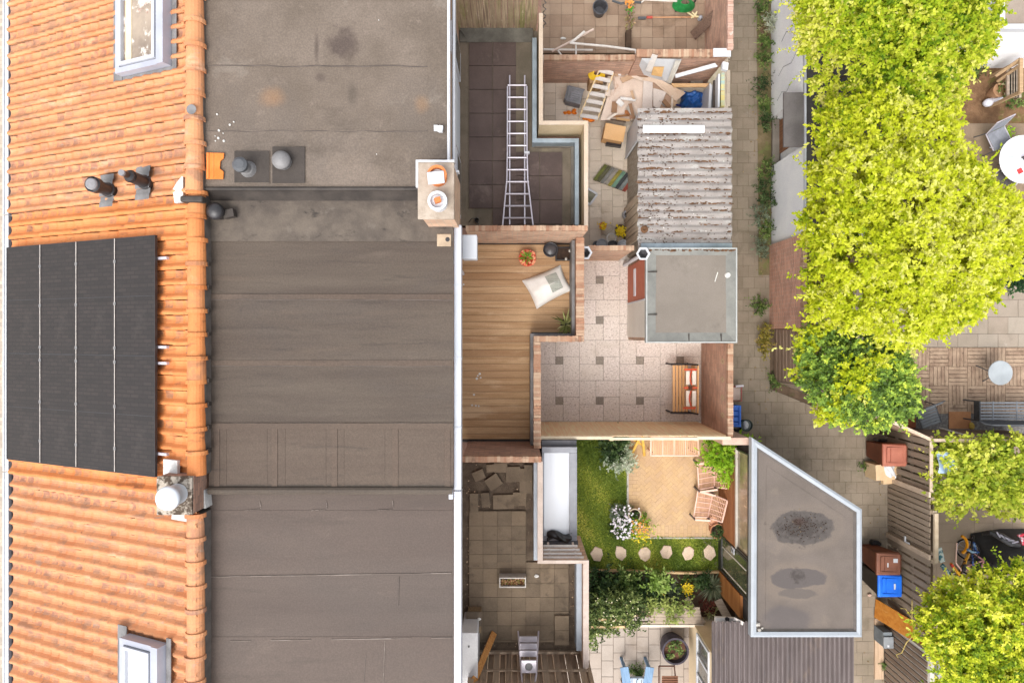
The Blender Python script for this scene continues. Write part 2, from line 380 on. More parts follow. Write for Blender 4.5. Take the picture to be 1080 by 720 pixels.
def paving(polys, sx, sy, z, h=.03, gap=.006, org=(0,0), bond=.5, rows='x', jit=.003, skip=0.0):
    mb = MB(); polys = [ccw(p) for p in polys]
    xs = [p[0] for pl in polys for p in pl]; ys = [p[1] for pl in polys for p in pl]
    for j in range(int((min(ys)-org[1])/sy)-2, int((max(ys)-org[1])/sy)+2):
        for i in range(int((min(xs)-org[0])/sx)-2, int((max(xs)-org[0])/sx)+2):
            ox = org[0] + (i + (bond*(j%2) if rows == 'x' else 0))*sx
            oy = org[1] + (j + (bond*(i%2) if rows == 'y' else 0))*sy
            g = gap/2
            if random.random() < skip: continue
            slab(mb, [(ox+g,oy+g),(ox+sx-g,oy+g),(ox+sx-g,oy+sy-g),(ox+g,oy+sy-g)], z, h, polys, jit)
    return mb
def poly_px(pts, z=0): return [(PX(a, z), PY(b, z)) for a, b in pts]

g = MB().box(-150,150,-150,150,-.5,-.03)
tag(g.build('ground', SOIL), kind='structure')
st = MB().prism(poly_px([(-2000,-2000),(200,-2000),(200,2600),(-2000,2600)]), -.03, -.012)
tag(st.build('street', M('street_brick', P(198,186,173), P(184,172,158), scale=2, rough=.9, wpos=True, brick=(.2,.1,.006,P(170,158,147),'xy'))), kind='structure')

PAV_ALLEY = M('alley_slab', P(157,142,125), P(136,123,106), scale=1.3, rough=.9, bump=.3, bscale=70, wpos=True, rnd=(P(168,155,137), .45), stains=[(P(123,111,95), 1.1, .52, .7, (1,1,1), .6), (P(114,111,84), .8, .6, .75, (1,1,1), .35), (P(173,163,150), 3, .62, .74, (1,1,1), .4)])
al = [poly_px([(768,-60),(812,-60),(812,410),(768,410)]), poly_px([(740,410),(812,410),(940,462),(940,540),(940,760),(740,760)])]
for q in al: pass
bm_ = MB()
bm_.prism(poly_px([(768,-60),(812,-60),(812,410),(768,410)]), -.029, -.006); bm_.prism(poly_px([(740,410.01),(812,410.01),(940,462),(940,760),(740,760)]), -.029, -.0061)
tag(bm_.build('joint_sand', M('joint_sand', P(126,113,94), P(103,92,75), scale=4, rough=.95, wpos=True, stains=[(P(103,105,67), 2, .6, .72, (1,1,1), .5)])), kind='structure')
tag(paving(al, .3, .3, 0, org=(5.79,0), bond=.5, rows='x', gap=.008).build('alley_path', PAV_ALLEY), kind='structure')

PAV_CY = M('courtyard_slab', P(228,212,192), P(205,190,171), scale=1.5, rough=.9, bump=.2, wpos=True, rnd=(P(239,225,208), .7), stains=[(P(173,156,133), 1.4, .56, .72, (1,1,1), .5), (P(167,144,116), 3, .64, .74, (1,1,1), .4)])
tag(paving([poly_px([(560,58),(770,58),(770,268),(560,268)])], .3, .3, 0, org=(2.05,.05), bond=.5, rows='y').build('courtyard_paving', PAV_CY), kind='structure')
PAV_TOP = M('yard_slab', P(165,140,118), P(142,118,99), scale=1.1, rough=.9, bump=.3, wpos=True, rnd=(P(179,157,135), .7), stains=[(P(118,97,78), .9, .5, .7, (1,1,1), .7), (P(125,123,85), 2.2, .62, .74, (1,1,1), .4)])
tag(paving([poly_px([(560,-80),(768,-80),(768,56),(560,56)])], .3, .3, 0, org=(1.9,0), bond=0).build('yard_paving', PAV_TOP), kind='structure')

# pebble-dash patio: pinwheels of four 60x40 slabs around a small dark square
GRAV = M('pebble_slab', P(245,233,225), P(218,203,192), scale=26, rough=.95, bump=.5, bscale=80, wpos=True, lo=.35, hi=.65, rnd=(P(226,213,198), .4), stains=[(P(177,159,148), 20, .54, .64, (1,1,1), .75), (P(208,193,177), 1.2, .55, .7, (1,1,1), .45), (P(159,148,134), 1.0, .64, .76, (1,1,1), .4)])
SQ = M('dark_square_slab', P(177,165,151), P(149,138,126), scale=20, rough=.95, bump=.3, wpos=True, rnd=(P(123,116,109), .5))
pat = [ccw(poly_px([(560,268),(745,268),(745,452),(560,452)]))]
mbp = MB(); mbs = MB(); m_ = 1.0625; s_ = .2; L_ = (m_+s_)/2; w_ = (m_-s_)/2; gp_ = .004
for j in range(-4, 5):
    for i in range(-3, 7):
        cx = PX(590) + i*m_; cy = PY(380) + j*m_; a = m_/2
        for (x0,x1,y0,y1) in ((cx-a,cx-a+L_,cy-a,cy-a+w_),(cx-a+L_,cx+a,cy-a,cy-a+L_),(cx+a-L_,cx+a,cy+a-w_,cy+a),(cx-a,cx-a+w_,cy-a+w_,cy+a)):
            slab(mbp, [(x0+gp_,y0+gp_),(x1-gp_,y0+gp_),(x1-gp_,y1-gp_),(x0+gp_,y1-gp_)], 0, .03, pat, .002)
        h_ = s_/2
        slab(mbs, [(cx-h_+gp_,cy-h_+gp_),(cx+h_-gp_,cy-h_+gp_),(cx+h_-gp_,cy+h_-gp_),(cx-h_+gp_,cy+h_-gp_)], -.003, .03, pat, .002)
po = mbp.build('patio_paving', GRAV); tag(po, kind='structure')
mbs.build('small_square_slab', SQ, po)

# lawn garden
LAWN = M('lawn_earth', P(124,140,57), P(95,115,46), scale=1.2, rough=.95, bump=.5, wpos=True, stains=[(P(169,169,80), 1.0, .56, .7, (1,1,1), .55)])
lw = [poly_px([(596,455),(662,455),(662,566),(762,566),(762,602),(596,602)])]
lawn_rects = [rectw(596,455,661,602), rectw(661,566,763,602)]
tag(MB().box(*lawn_rects[0], -.03, 0).box(lawn_rects[1][0]+.002, lawn_rects[1][1], lawn_rects[1][2], lawn_rects[1][3], -.03, .0005).build('lawn', LAWN), kind='structure')
gp = []
for (x0,x1,y0,y1), n in zip(lawn_rects, (17000, 10500)):
    q = np.stack([rng.uniform(x0,x1,n), rng.uniform(y0,y1,n), np.zeros(n)], 1); gp.append(q)
gp = np.concatenate(gp); n = len(gp)
gd = nrm(np.stack([rng.normal(0,.8,n), rng.normal(0,.8,n), rng.uniform(.35,1.0,n)], 1))
tone = .42 + .3*np.sin(gp[:,0]*2.1+1)*np.sin(gp[:,1]*1.7) + .2*np.sin(gp[:,0]*5.3+gp[:,1]*4.1) + rng.normal(0,.15,n)
leafmesh('grass', gp, gd, rng.uniform(.04,.085,n), np.clip(tone,0,1), leafmat('grass_blades', [P(86,109,37), P(131,152,57), P(182,194,76), P(244,231,119)], .3), width=.22, kind='stuff')
bpy.data.objects['grass']['label'] = 'short green lawn grass growing around the paver patio'; 

HERR = M('yellow_paver', P(217,184,141), P(201,167,125), scale=2, rough=.9, bump=.25, bscale=60, wpos=True, rnd=(P(200,170,143), .5), stains=[(P(184,153,115), 1.2, .55, .72, (1,1,1), .45), (P(229,201,164), 3, .62, .74, (1,1,1), .35)])
hr = [ccw(poly_px([(673,458),(762,458),(762,553),(673,553)]))]
mh = MB(); u = .1; ct, sn = math.cos(R(45)), math.sin(R(45)); ox, oy = PX(716), PY(510); g_ = .0015
for y in range(-40, 40):
    for k in range(-14, 14):
        for (x0,y0,x1,y1) in ((y+4*k,y,y+4*k+2,y+1),(y+2+4*k,y-1,y+3+4*k,y+1)):
            if abs(x0) > 40: continue
            q = [(x0*u+g_,y0*u+g_),(x1*u-g_,y0*u+g_),(x1*u-g_,y1*u-g_),(x0*u+g_,y1*u-g_)]
            slab(mh, [(ox+a*ct-b*sn, oy+a*sn+b*ct) for a,b in q], .012, .03, hr, .002)
for (a,b,c_,d,sx,sy) in ((663,458,673,566,.2,.1),(673,553,762,566,.1,.2)):
    pm = paving([poly_px([(a,b),(c_,b),(c_,d),(a,d)])], sx, sy, .012, org=(PX(a),PY(d)), bond=.5, rows='x' if sx>sy else 'y'); mh.v, mh.f, mh.r = mh.v + pm.v, mh.f + [[i+len(mh.v) for i in f] for f in pm.f], mh.r + pm.r
bz = MB(); bz.box(*rectw(663.2,458,762,565.8), -.02, .008); tag(bz.build('paver_sand', M('paver_sand', P(176,146,106), P(154,126,90), scale=4, rough=.95, wpos=True)), kind='structure')
tag(mh.build('herringbone_paving', HERR), kind='structure')
kb = MB(); x0,x1,y0,y1 = rectw(661,455,663,567.5); kb.box(x0,x1,y0,y1,-.03,.03); x0,x1,y0,y1 = rectw(663.1,566,762,567.5); kb.box(x0,x1,y0,y1,-.03,.028)
tag(kb.build('patio_edging', M('concrete_edging', P(206,200,190), P(180,174,164), scale=4, rough=.9)), kind='structure')
bd = MB(); x0,x1,y0,y1 = rectw(610,602,775,650); bd.box(x0,x1,y0,y1,-.03,.01)
tag(bd.build('flower_bed', M('bed_soil', P(122,98,80), P(92,72,58), scale=4, rough=.95, bump=.8, wpos=True, stains=[(P(150,128,108), 7, .6, .72, (1,1,1), .5)])), kind='structure')
PAV_S = M('pale_slab', P(187,175,164), P(171,159,148), scale=1.4, rough=.9, bump=.2, wpos=True, rnd=(P(176,161,148), .6), stains=[(P(145,129,113), 1.3, .56, .72, (1,1,1), .5)])
tag(paving([poly_px([(596,650),(745,650),(745,780),(596,780)])], .31, .42, 0, org=(2.05,0), bond=.5, rows='y', gap=.012).build('garden_paving', PAV_S), kind='structure')

# right-hand gardens
PAV_R = M('grey_slab', P(166,151,136), P(144,131,116), scale=1.1, rough=.9, bump=.2, wpos=True, rnd=(P(174,164,150), .6), stains=[(P(120,108,94), 1.0, .54, .72, (1,1,1), .55), (P(190,181,170), 1.6, .62, .74, (1,1,1), .5)])
tag(paving([poly_px([(860,300),(1180,300),(1180,366),(860,366)])], .53, .45, 0, org=(9.9,.0), bond=.5, gap=.008).build('terrace_paving', PAV_R), kind='structure')
bw = MB(); bp = [ccw(poly_px([(860,366.2),(1180,366.2),(1180,436),(860,436)]))]; q_ = .5
for j in range(-5, 1):
    for i in range(0, 36):
        X0 = 8.0 + i*q_; Y0 = -.36 + j*q_
        for k in range(5):
            a = .1*k
            if (i+j) % 2: pts = [(X0+.004,Y0+a+.006),(X0+q_-.004,Y0+a+.006),(X0+q_-.004,Y0+a+.094),(X0+.004,Y0+a+.094)]
            else: pts = [(X0+a+.006,Y0+.004),(X0+a+.094,Y0+.004),(X0+a+.094,Y0+q_-.004),(X0+a+.006,Y0+q_-.004)]
            slab(bw, pts, .02, .04, bp, .002)
tag(bw.build('basket_weave_decking', M('weathered_deck', P(175,150,127), P(138,113,95), scale=5, rough=.85, bump=.4, bscale=50, wpos=True, rnd=(P(198,173,148), .45), stains=[(P(104,84,70), 7, .56, .7, (1,1,1), .7)])), kind='structure')
tag(MB().box(*rectw(945,436.2,1180,462), -.03, .005).build('gravel_strip', M('grey_gravel', P(150,146,142), P(104,100,98), scale=16, rough=.95, bump=.8, wpos=True)), kind='structure')
tag(paving([poly_px([(984,470),(1180,470),(1180,720),(984,720)])], .5, .5, 0, org=(10.2,0), bond=0, gap=.004).build('shed_yard_paving', M('brown_slab', P(172,152,132), P(150,132,112), scale=1.2, rough=.9, wpos=True, rnd=(P(182,162,142), .5))), kind='structure')
tag(MB().box(*rectw(860,64,1180,130), -.03, -.01).build('bare_earth', M('garden_earth', P(140,108,80), P(102,76,54), scale=3, rough=.95, bump=.9, wpos=True, stains=[(P(110,112,56), 2.0, .56, .68, (1,1,1), .6), (P(176,148,116), 5, .6, .72, (1,1,1), .6)])), kind='structure')
tag(paving([poly_px([(860,130.2),(1180,130.2),(1180,250),(860,250)])], .5, .5, -.004, org=(10.1,.1), bond=0, gap=.004).build('lounge_paving', M('earthy_slab', P(160,140,118), P(134,114,94), scale=1.5, rough=.9, bump=.2, wpos=True, rnd=(P(150,130,108), .6), stains=[(P(104,88,68), 1.6, .54, .7, (1,1,1), .6)])), kind='structure')

# ------------------------------------------------------------------ terraced houses
XR, ZR, XE, ZE = -4.75, 7.72, -8.87, 5.885           # ridge and eave lines of the tiled slope
SL = (ZR-ZE)/(XR-XE)
def zs(x): return ZR + (x-XR)*SL
NRM = Vector((-SL, 0, 1)).normalized(); DN = Vector((XE-XR, 0, ZE-ZR)).normalized()
def on_slope(px, py, off=0.0):                      # the point of the tiled slope seen at a pixel
    x = -6.0
    for _ in range(30): x = (px-540)*hs(zs(x)+off)
    z = zs(x)+off
    return Vector((x, PY(py, z), z))
def pantiles(y0, y1, dz, rows=21, bright=False):
    mb = MB(); P_ = .227; n = max(1, round((y1-y0)/P_)); P_ = (y1-y0)/n; L = math.hypot(XE-XR, ZE-ZR); cl = L/rows
    ts = [.05,.14,.25,.4,.55,.66,.75,.83,.92,1.0,1.001]
    def prof(t): return -.024*math.sin(math.pi*t/.6) if t < .6 else (.047*math.sin(math.pi*(t-.6)/.5) if t < 1.0005 else -.03)
    o = Vector((XR, 0, ZR+dz)); m = len(ts)
    for i in range(n):
        rowdirt = random.uniform(-.15,.15)
        for k in range(rows):
            jy = random.uniform(-.005,.005); jz = random.uniform(-.005,.005) + (random.random() < .02)*.015; ja = random.uniform(-.008,.008); vs = []
            for (s, lift) in ((k*cl-.02, .0), (k*cl+cl*.35, .008), ((k+1)*cl, .026), ((k+1)*cl+.001, .004)):
                for t in ts:
                    p = o + DN*(s + ja) + NRM*(prof(t) + lift + jz); vs.append((p.x, y1 - (i+t)*P_ + jy, p.z))
            clean, dirty = [], []
            for a in range(3):
                for b in range(m-1): (dirty if a == 1 and b in (0,1,2,3) else clean).append((a*m+b, a*m+b+1, (a+1)*m+b+1, (a+1)*m+b))
            base = random.uniform(0,.55); mb.add(vs, clean, base)
            mb.add(vs, dirty, min(1, max(0, random.gauss(.84,.13)+rowdirt)))
    return mb
def ridge(y0, y1, dz, x=XR):
    mb = MB(); n = round((y1-y0)/.36); L = (y1-y0)/n
    for i in range(n):
        a = y0 + i*L; r0 = .135 + random.uniform(-.006,.006); jx = random.uniform(-.008,.008); jz = random.uniform(-.006,.006)
        for (s, e, ra, rb) in ((a, a+L-.035, r0, r0-.008), (a+L-.05, a+L+.012, r0+.026, r0+.022)):
            vs = []; m = 10
            for (yy, rr) in ((s, ra), (e, rb)):
                for inner in (0, .018):
                    for k in range(m+1):
                        t = math.pi*(k/m)*1.16 - .08*math.pi
                        vs.append((x+jx-math.cos(t)*(rr-inner), yy, ZR+dz+jz+math.sin(t)*(rr-inner)*.92))
            q = m+1; fs = []
            for k in range(m): fs += [(k,k+1,2*q+k+1,2*q+k), (q+k,3*q+k,3*q+k+1,q+k+1), (k,q+k,q+k+1,k+1), (2*q+k,2*q+k+1,3*q+k+1,3*q+k)]
            mb.add(vs, fs)
    return mb
def roof_window(par, y0, y1, xa, xb, bright):        # xa upper (ridge) side, xb lower side
    def pt(x, y, off): 
        off = off+.055 if off > .062 else off; z = zs(x); return (x - SL*off*.9, y, z + off)
    def slabm(mb, xa, xb, ya, yb, o0, o1):
        vs = [pt(xa,ya,o0),pt(xb,ya,o0),pt(xb,yb,o0),pt(xa,yb,o0),pt(xa,ya,o1),pt(xb,ya,o1),pt(xb,yb,o1),pt(xa,yb,o1)]
        mb.add(vs, [(0,1,2,3),(7,6,5,4),(0,4,5,1),(1,5,6,2),(2,6,7,3),(3,7,4,0)])
    f = MB(); w = .085
    slabm(f, xa, xa-w*1.6, y0, y1, .02, .15); slabm(f, xb+w, xb, y0, y1, .02, .13)
    slabm(f, xa-w*1.6, xb+w, y0, y0+w, .02, .13); slabm(f, xa-w*1.6, xb+w, y1-w, y1, .02, .13)
    rw = f.build('roof_window', GPVC, par)
    fl = MB(); slabm(fl, xb-.01, xb-.2, y0-.12, y1+.12, .05, .062); slabm(fl, xa+.09, xb, y0-.1, y0-.005, .05, .06); slabm(fl, xa+.1, xa+.01, y0-.1, y1+.1, .05, .062)
    fl.build('flashing', LEAD, rw)
    s = MB(); ww = .05; xa2 = xa-w*1.6-.02; xb2 = xb+w+.02; ya, yb = y0+w+.015, y1-w-.015
    slabm(s, xa2, xa2-ww, ya, yb, .07, .165); slabm(s, xb2+ww, xb2, ya, yb, .07, .165); slabm(s, xa2-ww, xb2+ww, ya, ya+ww, .07, .165); slabm(s, xa2-ww, xb2+ww, yb-ww, yb, .07, .165)
    s.build('sash', WPVC, rw)
    p = MB(); slabm(p, xa2-ww, xb2+ww, ya+ww, yb-ww, .09, .11)
    if bright: pm = M('blind_white', P(250,250,250), P(240,240,242), scale=1, rough=.15, spec=.6, fine=0)
    else: pm = M('roof_glass_reflection', P(176,158,138), P(120,104,90), scale=1.1, rough=.08, spec=.7, fine=0, stains=[(P(238,232,222), 1.8, .52, .6, (1,1,1), .9), (P(150,104,84), 3, .6, .66, (1,1,1), .6)])  # pale and brown blotches paint a reflection into the pane colour
    p.build('pane', pm, rw)
    if not bright:
        cu = MB(); slabm(cu, xb2+ww+.17, xb2+ww+.05, ya+ww+.01, yb-ww, .111, .12)
        cu.build('curtain', M('curtain_cream', P(236,222,190), P(220,206,176), scale=2), rw)
def sheets(mb, x0, x1, ys, z, step=.004):
    for i in range(len(ys)-1):
        a, b = sorted((ys[i], ys[i+1])); mb.box(x0, x1, a, b+.03, z-.05, z + step*(i%2) + .0013*i)
def flat_roof_edge(mb, x, y0, y1, z): mb.box(x-.09, x, y0, y1, z-.05, z+.03)

def house(label, name, y0, y1, zf, dzr):
    t = thing(name, label, 'house', (-4.9, (y0+y1)/2, 0))
    wl = MB(); wl.box(-8.75, -8.5, y0, y1, 0, 5.75); wl.box(-1.35, -1.16, y0, y1, 0, zf-.3); wl.box(-8.5,-1.25,y0+.01,y0+.2,0,5.7); wl.box(-8.5,-1.25,y1-.2,y1-.01,0,5.7)
    wl.build('wall', BRK, t)
    gt = MB(); yy0, yy1 = y0+.01, y1-.01
    gt.box(XE-.262, XE-.245, yy0, yy1, 5.62, 5.76); gt.box(XE-.177, XE-.16, yy0, yy1, 5.62, 5.76); gt.box(XE-.245, XE-.177, yy0, yy1, 5.62, 5.74)
    gt.build('street_gutter', WHITE, t); MB().box(XE-.158, XE+.12, yy0, yy1, 5.6, 5.68).build('eaves_shade_board', M('eaves_shadow_board', P(58,52,60), P(44,40,48), scale=4), t)  # near-black board paints the shaded gap between tiles and gutter
    return t
YA, YB = 2.13, -2.47
hA = house('terraced house with ladder lying on its dark roof terrace', 'terraced_house', YA, 7.6, 7.7, .06)
hB = house('terraced house with solar panels and timber roof deck', 'terraced_house', YB, YA, 7.5, 0)
hC = house('terraced house with mossy slab roof terrace and stepladder', 'terraced_house', -7.4, YB, 7.35, -.12)
# tiled slopes and ridges
yc0 = PY(543, 7.6); 
pantiles(YA, 7.6, .03).build('pitched_roof', TILE, hA)
pantiles(YB, YA, 0).build('pitched_roof', TILE_B, hB)
pantiles(-7.4, YB, -.03).build('pitched_roof', TILE, hC)
ridge(YA, 7.6, .06).build('ridge_tiles', TILE, hA)
ridge(PY(500,7.7), YA, .0).build('ridge_tiles', TILE_B, hB)
ridge(-7.4, PY(541,7.6), -.1, XR-.06).build('ridge_tiles', TILE, hC)
BED = M('ridge_bedding', P(112,104,98), P(90,84,79), scale=5, rough=.9, wpos=True)
MB().box(XR-.08, XR+.125, YA+.01, 7.6, 7.45, ZR+.05).build('ridge_bedding', BED, hA)
MB().box(XR-.08, XR+.125, PY(500,7.7), YA-.01, 7.35, ZR-.005).build('ridge_bedding', BED, hB)
MB().box(XR-.14, XR+.06, -7.4, PY(541,7.6), 7.2, ZR-.105).build('ridge_bedding', BED, hC)
for k in range(9):
    y = PY(500,7.7) + (YA-PY(500,7.7))*(k+1)/13*1.08; MB().box(XR+.13, XR+.175, y-.03, y+.03, 7.6, 7.7).build('ridge_clip', FELT_DARK, hB)
# ---- roof A
za = 7.7; mb = MB(); xl = -4.66; xr = PX(472,za)
sheets(mb, xl, xr-.26, [7.6, PY(4,za), PY(70,za), PY(139,za), 2.2], za)
mb.box(xr-.29, xr, PY(168,za), 7.6, za-.05, za+.012, .9); mb.box(PX(433,za), PX(441,za), PY(196,za), PY(163,za), za-.05, za+.016, 1); mb.box(PX(433,za), xr, PY(167,za), PY(161,za), za-.05, za+.0175, 1)
mb.box(xl, PX(441,za), 2.2, PY(196,za), za-.05, za+.019, .9)
mb.box(PX(248,za), PX(285,za), PY(194,za), PY(160,za), za-.02, za+.024, 1); 
fa = mb.build('flat_roof', FELT_A, hA)
mk = MB(); mk.box(PX(248,za), PX(284.5,za), PY(193,za), PY(160,za), za+.02, za+.03); mk.box(PX(288,za), PX(322,za), PY(193.5,za), PY(155.5,za), za+.02, za+.031)
mk.build('felt_patch', M('felt_new', P(80,73,68), P(68,62,58), scale=3, rough=.8, wpos=True, bump=.2, stains=[(P(105,96,88), 3, .62, .74, (1,1,1), .5)]), fa)
up = MB(); up.add([(xl,2.19,za+.028),(-1.35,2.19,za+.028),(-1.35,2.03,7.508),(xl,2.03,7.508),(xl,2.19,7.4),(-1.35,2.19,7.4)], [(0,3,2,1),(0,4,3),(1,2,5)])
up.tube([(xl,2.185,za+.01),(-1.35,2.185,za+.01)], .035, 8)
up.build('upstand', FELT_DARK, fa)
LAP = M('lap_dark', P(108,98,91), P(88,80,75), scale=3, wpos=True)  # darker tone for the felt laps and creases
for py, w in ((70,.014),(139,.012)): MB().tube([(xl+i*(xr-xl-.3)/14, PY(py,za)+random.uniform(-.014,.014), za+.006+random.uniform(-.006,.003)) for i in range(15)], .009, 5).build('lap_seam', LAP, fa)
eg = MB(); eg.box(xr, xr+.035, PY(170,za), 7.6, za-.12, za+.045); eg.build('edge_trim', WHITE, hA)
gA = MB(); x0 = xr+.037; x1 = PX(479.8,7.5); y0_ = PY(168,7.5); gA.box(x1-.035, x1, y0_, 7.6, 7.3, 7.5); gA.box(x0, x1-.036, y0_, 7.6, 7.3, 7.33); gA.box(x0, x1, y0_-.03, y0_-.001, 7.3, 7.5); ga_ = gA.build('gutter', WHITE, hA)
MB().box(x0+.001, x1-.037, y0_+.002, 7.6, 7.331, 7.42).build('gutter_dirt', M('gutter_dirt', P(122,92,76), P(90,68,58), scale=9, rough=.95), ga_)
vt = MB(); vt.tube([W(463.5,136,za+.02), W(463.5,136,za+.14)], .05, 10); vt.bar(W(463,136,za+.1), W(467,136.5,za+.1), .09, .08); vt.box(PX(458,za),PX(462,za),PY(139,za),PY(133,za),za+.01,za+.05); vt.build('overflow_pipe', WHITE, hA)
v1 = MB(); cx, cy, _ = W(262.5,179,za); v1.lathe([(.13,za+.02),(.1,za+.1),(.085,za+.12),(.085,za+.28)], cx, cy, 18); v1.build('vent_pipe', LEAD, hA)
v1c = MB(); v1c.lathe([(.11,za+.27),(.11,za+.33),(.07,za+.36)], cx-.01, cy, 18); v1c.build('vent_cap', DGREY, hA)
v2 = MB(); cx, cy, _ = W(300,171.5,za); v2.lathe([(.12,za+.02),(.11,za+.12),(.14,za+.13),(.135,za+.17),(.10,za+.21),(.05,za+.235),(.0,za+.24)], cx, cy, 24, cap=False)
v2.build('vent_dome', M('grey_plastic', P(140,138,138), P(122,120,120), scale=5, rough=.5), hA, smooth=True)
dp = MB()
for (a,b) in ((227,144),(232,138),(230,121),(247,129),(236,141),(227,149),(237,149),(231,146),(399,22),(397,163),(242,132)):
    x,y,_ = W(a+random.uniform(-1,1),b,za); s = random.uniform(.008,.022); dp.lathe([(s,za+.012),(s*.7,za+.026)], x, y, 7)
dpo = dp.build('bird_droppings', DROP, hA); dpo['kind'] = 'stuff'
bt = thing('roof_tile', 'loose orange clay tile with a bite broken out lying on the flat roof beside the ridge', 'roof tile', W(227,175,7.7)); m = MB()
q = [(217.5,161),(236.5,161.5),(236,167),(232.5,170),(232,178),(236,181),(235.5,189),(217.5,189)]; m.prism([(PX(a,7.74),PY(b,7.74)) for a,b in q], 7.725, 7.75); m.build('tile', M('loose_tile', P(232,140,70), P(214,120,54), scale=4), bt, bevel=.006)
m = MB(); m.tube([W(219.5,161.5,7.752),W(219.5,188.5,7.752)],.022,6); m.tube([W(225,162,7.75),W(225,188,7.75)],.012,6); m.build('rib', M('loose_tile_rib', P(240,152,84), P(224,130,64), scale=4), bt)
MB().lathe([(.075,ZR+.21),(.07,ZR+.214),(0,ZR+.215)], XR+.02, PY(116,7.9), 12, cap=False).build('ridge_patch', LEAD, hA)
# roof windows
roof_window(hA, PY(83, zs(-6.2)), 5.35, -5.17, -6.16, False)
roof_window(hC, -6.1, -4.75, -5.28, -6.07, True)
# chimney with two pots
zc = 8.4; ch = MB(); xa, xb = PX(440.5,zc), PX(479,zc); ya, yb = PY(231,zc), PY(171,zc)
ch.box(xa+.05, xb-.012, ya+.03, yb-.03, 7.1, zc-.06); chm = ch.build('chimney', BRK, hA)
cp = MB().box(xa, xb, ya, yb, zc-.06, zc); cp.build('chimney_cap', M('sandy_cement', P(187,173,158), P(164,149,133), scale=6, rough=.9, bump=.3, stains=[(P(125,108,94), 5, .58, .7, (1,1,1), .6)]), chm, bevel=.012)
for (px,py,m1) in ((461.5,186,TERRA),(462,213,WHITE)):
    x,y,_ = W(px,py,zc+.1); p = MB().lathe([(.125,zc),(.12,zc+.1),(.135,zc+.12),(.135,zc+.2),(.1,zc+.2),(.09,zc+.05)], x, y, 24, cap=False).build('chimney_pot', m1, chm, smooth=False)
    q = MB().lathe([(.0,zc+.1),(.098,zc+.1)], x, y, 20, cap=False); q.add([(x+.1*math.cos(t*.3),y+.1*math.sin(t*.3),zc+.12+.001) for t in range(21)], [tuple(range(21))])
    q.build('pot_lining', WHITE, p)
    if m1 is TERRA: MB().obox((x-.01,y-.045,zc+.215), (.23,.17,.03), (0,0,.1)).build('broken_cowl', WHITE, p, bevel=.01)
    else: MB().obox((x+.0,y+.01,zc+.16), (.08,.07,.1), (0,.2,.3)).build('brick_chip', TERRA, p)
lf = MB(); lf.box(xa-.05, xa, ya+.2, yb+.02, 7.68, 7.86); lf.box(xa-.04, xb+.02, yb, yb+.03, 7.66, 7.8); lf.build('chimney_flashing', WHITE, chm)
MB().box(xa-.026, xa+.006, ya+.45, yb+.03, zc-.09, zc+.004).box(xa+.007, xb+.0, yb+.0, yb+.03, zc-.09, zc+.004).build('sealing_bead', WHITE, chm)
# facade windows of A seen edge-on
fw = MB(); x = -1.159; fw.box(x, x+.07, PY(67,4.5), PY(36,4.5), 3.5, 5.1); fw.box(x+.001, x+.05, PY(150,4.5), PY(74,4.5), 3.4, 4.9); fw.box(x+.002, x+.06, PY(222,4.3), PY(158,4.3), 3.3, 4.5); fw.build('window_frame', WHITE, hA)
MB().box(x+.07, x+.075, PY(65,4.5), PY(38,4.5), 3.7, 4.9).build('window_pane', glass('dark_glass', (.05,.06,.07,1)), hA); MB().box(x+.06, x+.065, PY(219,4.3), PY(161,4.3), 3.4, 4.2).build('window_pane', glass('dark_glass', (.05,.06,.07,1)), hA)

# ---- roof B
zb = 7.5; mb = MB(); xr = PX(478,zb)
ysB = [PY(p,zb) for p in (253, 313, 383, 447, 515)]
sheets(mb, xl, xr, ysB, zb)
for px in (229,290,353,417,472): mb.box(PX(px-3,zb), PX(px+3,zb), PY(514,zb), PY(450,zb), zb, zb+.018, 1)
for px in (238,281,300,343,362,405): mb.box(PX(px-1,zb), PX(px+1,zb), PY(514,zb), PY(452,zb), zb, zb+.013, .7)
mb.box(xl, xr, PY(452,zb), PY(446,zb), zb, zb+.02, .9)
for py in (313,383): mb.box(xl, xr, PY(py+3,zb), PY(py-3,zb), zb, zb+.012, .9)
mb.box(xl, xr, PY(514,zb)-.01, PY(514,zb)+.05, zb-.04, zb+.01, 0)
mb.tube([(xl,PY(517.5,zb+.05),zb+.01),(xr-.01,PY(517.5,zb+.05),zb+.01)], .062, 10, r=.1)
fb = mb.build('flat_roof', FELT_B, hB)
for py in (313,383,448): pass
for py in (316,386,446): MB().tube([(xl+i*(xr-xl)/14, PY(py,zb)+random.uniform(-.008,.008), zb+.009+random.uniform(-.005,.003)) for i in range(15)], .007, 5).build('lap_seam', LAP, fb)
ob = MB().box(xl, xr-.001, PY(254.5,zb), 2.04, zb-.06, zb+.022); ob.build('felt_overlay', FELT_OLD, fb)
ox_ = MB().box(PX(461,zb), PX(476,zb), PY(260,zb), PY(247,zb), zb, zb+.035); obx = ox_.build('outlet_patch', M('outlet_felt', P(190,170,146), P(166,146,124), scale=6), fb, bevel=.01)
x,y,_ = W(472,252.5,zb+.04); MB().lathe([(.035,zb+.03),(.035,zb+.042),(.0,zb+.043)], x, y, 12, cap=False).build('outlet_hole', BLACKP, obx)
gB = MB(); x0 = PX(478.6,7.42); x1 = PX(486.5,7.42); gB.box(x0, x1, YB+.05, PY(237,7.42), 7.2, 7.42); gB.build('gutter_fascia', WPVC, hB, bevel=.01)
jn = MB()
for py in (300,377,450): jn.box(x0-.002, x1+.004, PY(py+1,7.42), PY(py-.3,7.42), 7.21, 7.426)
jn.build('fascia_joint', M('joint_grey', P(200,204,212)), hB)
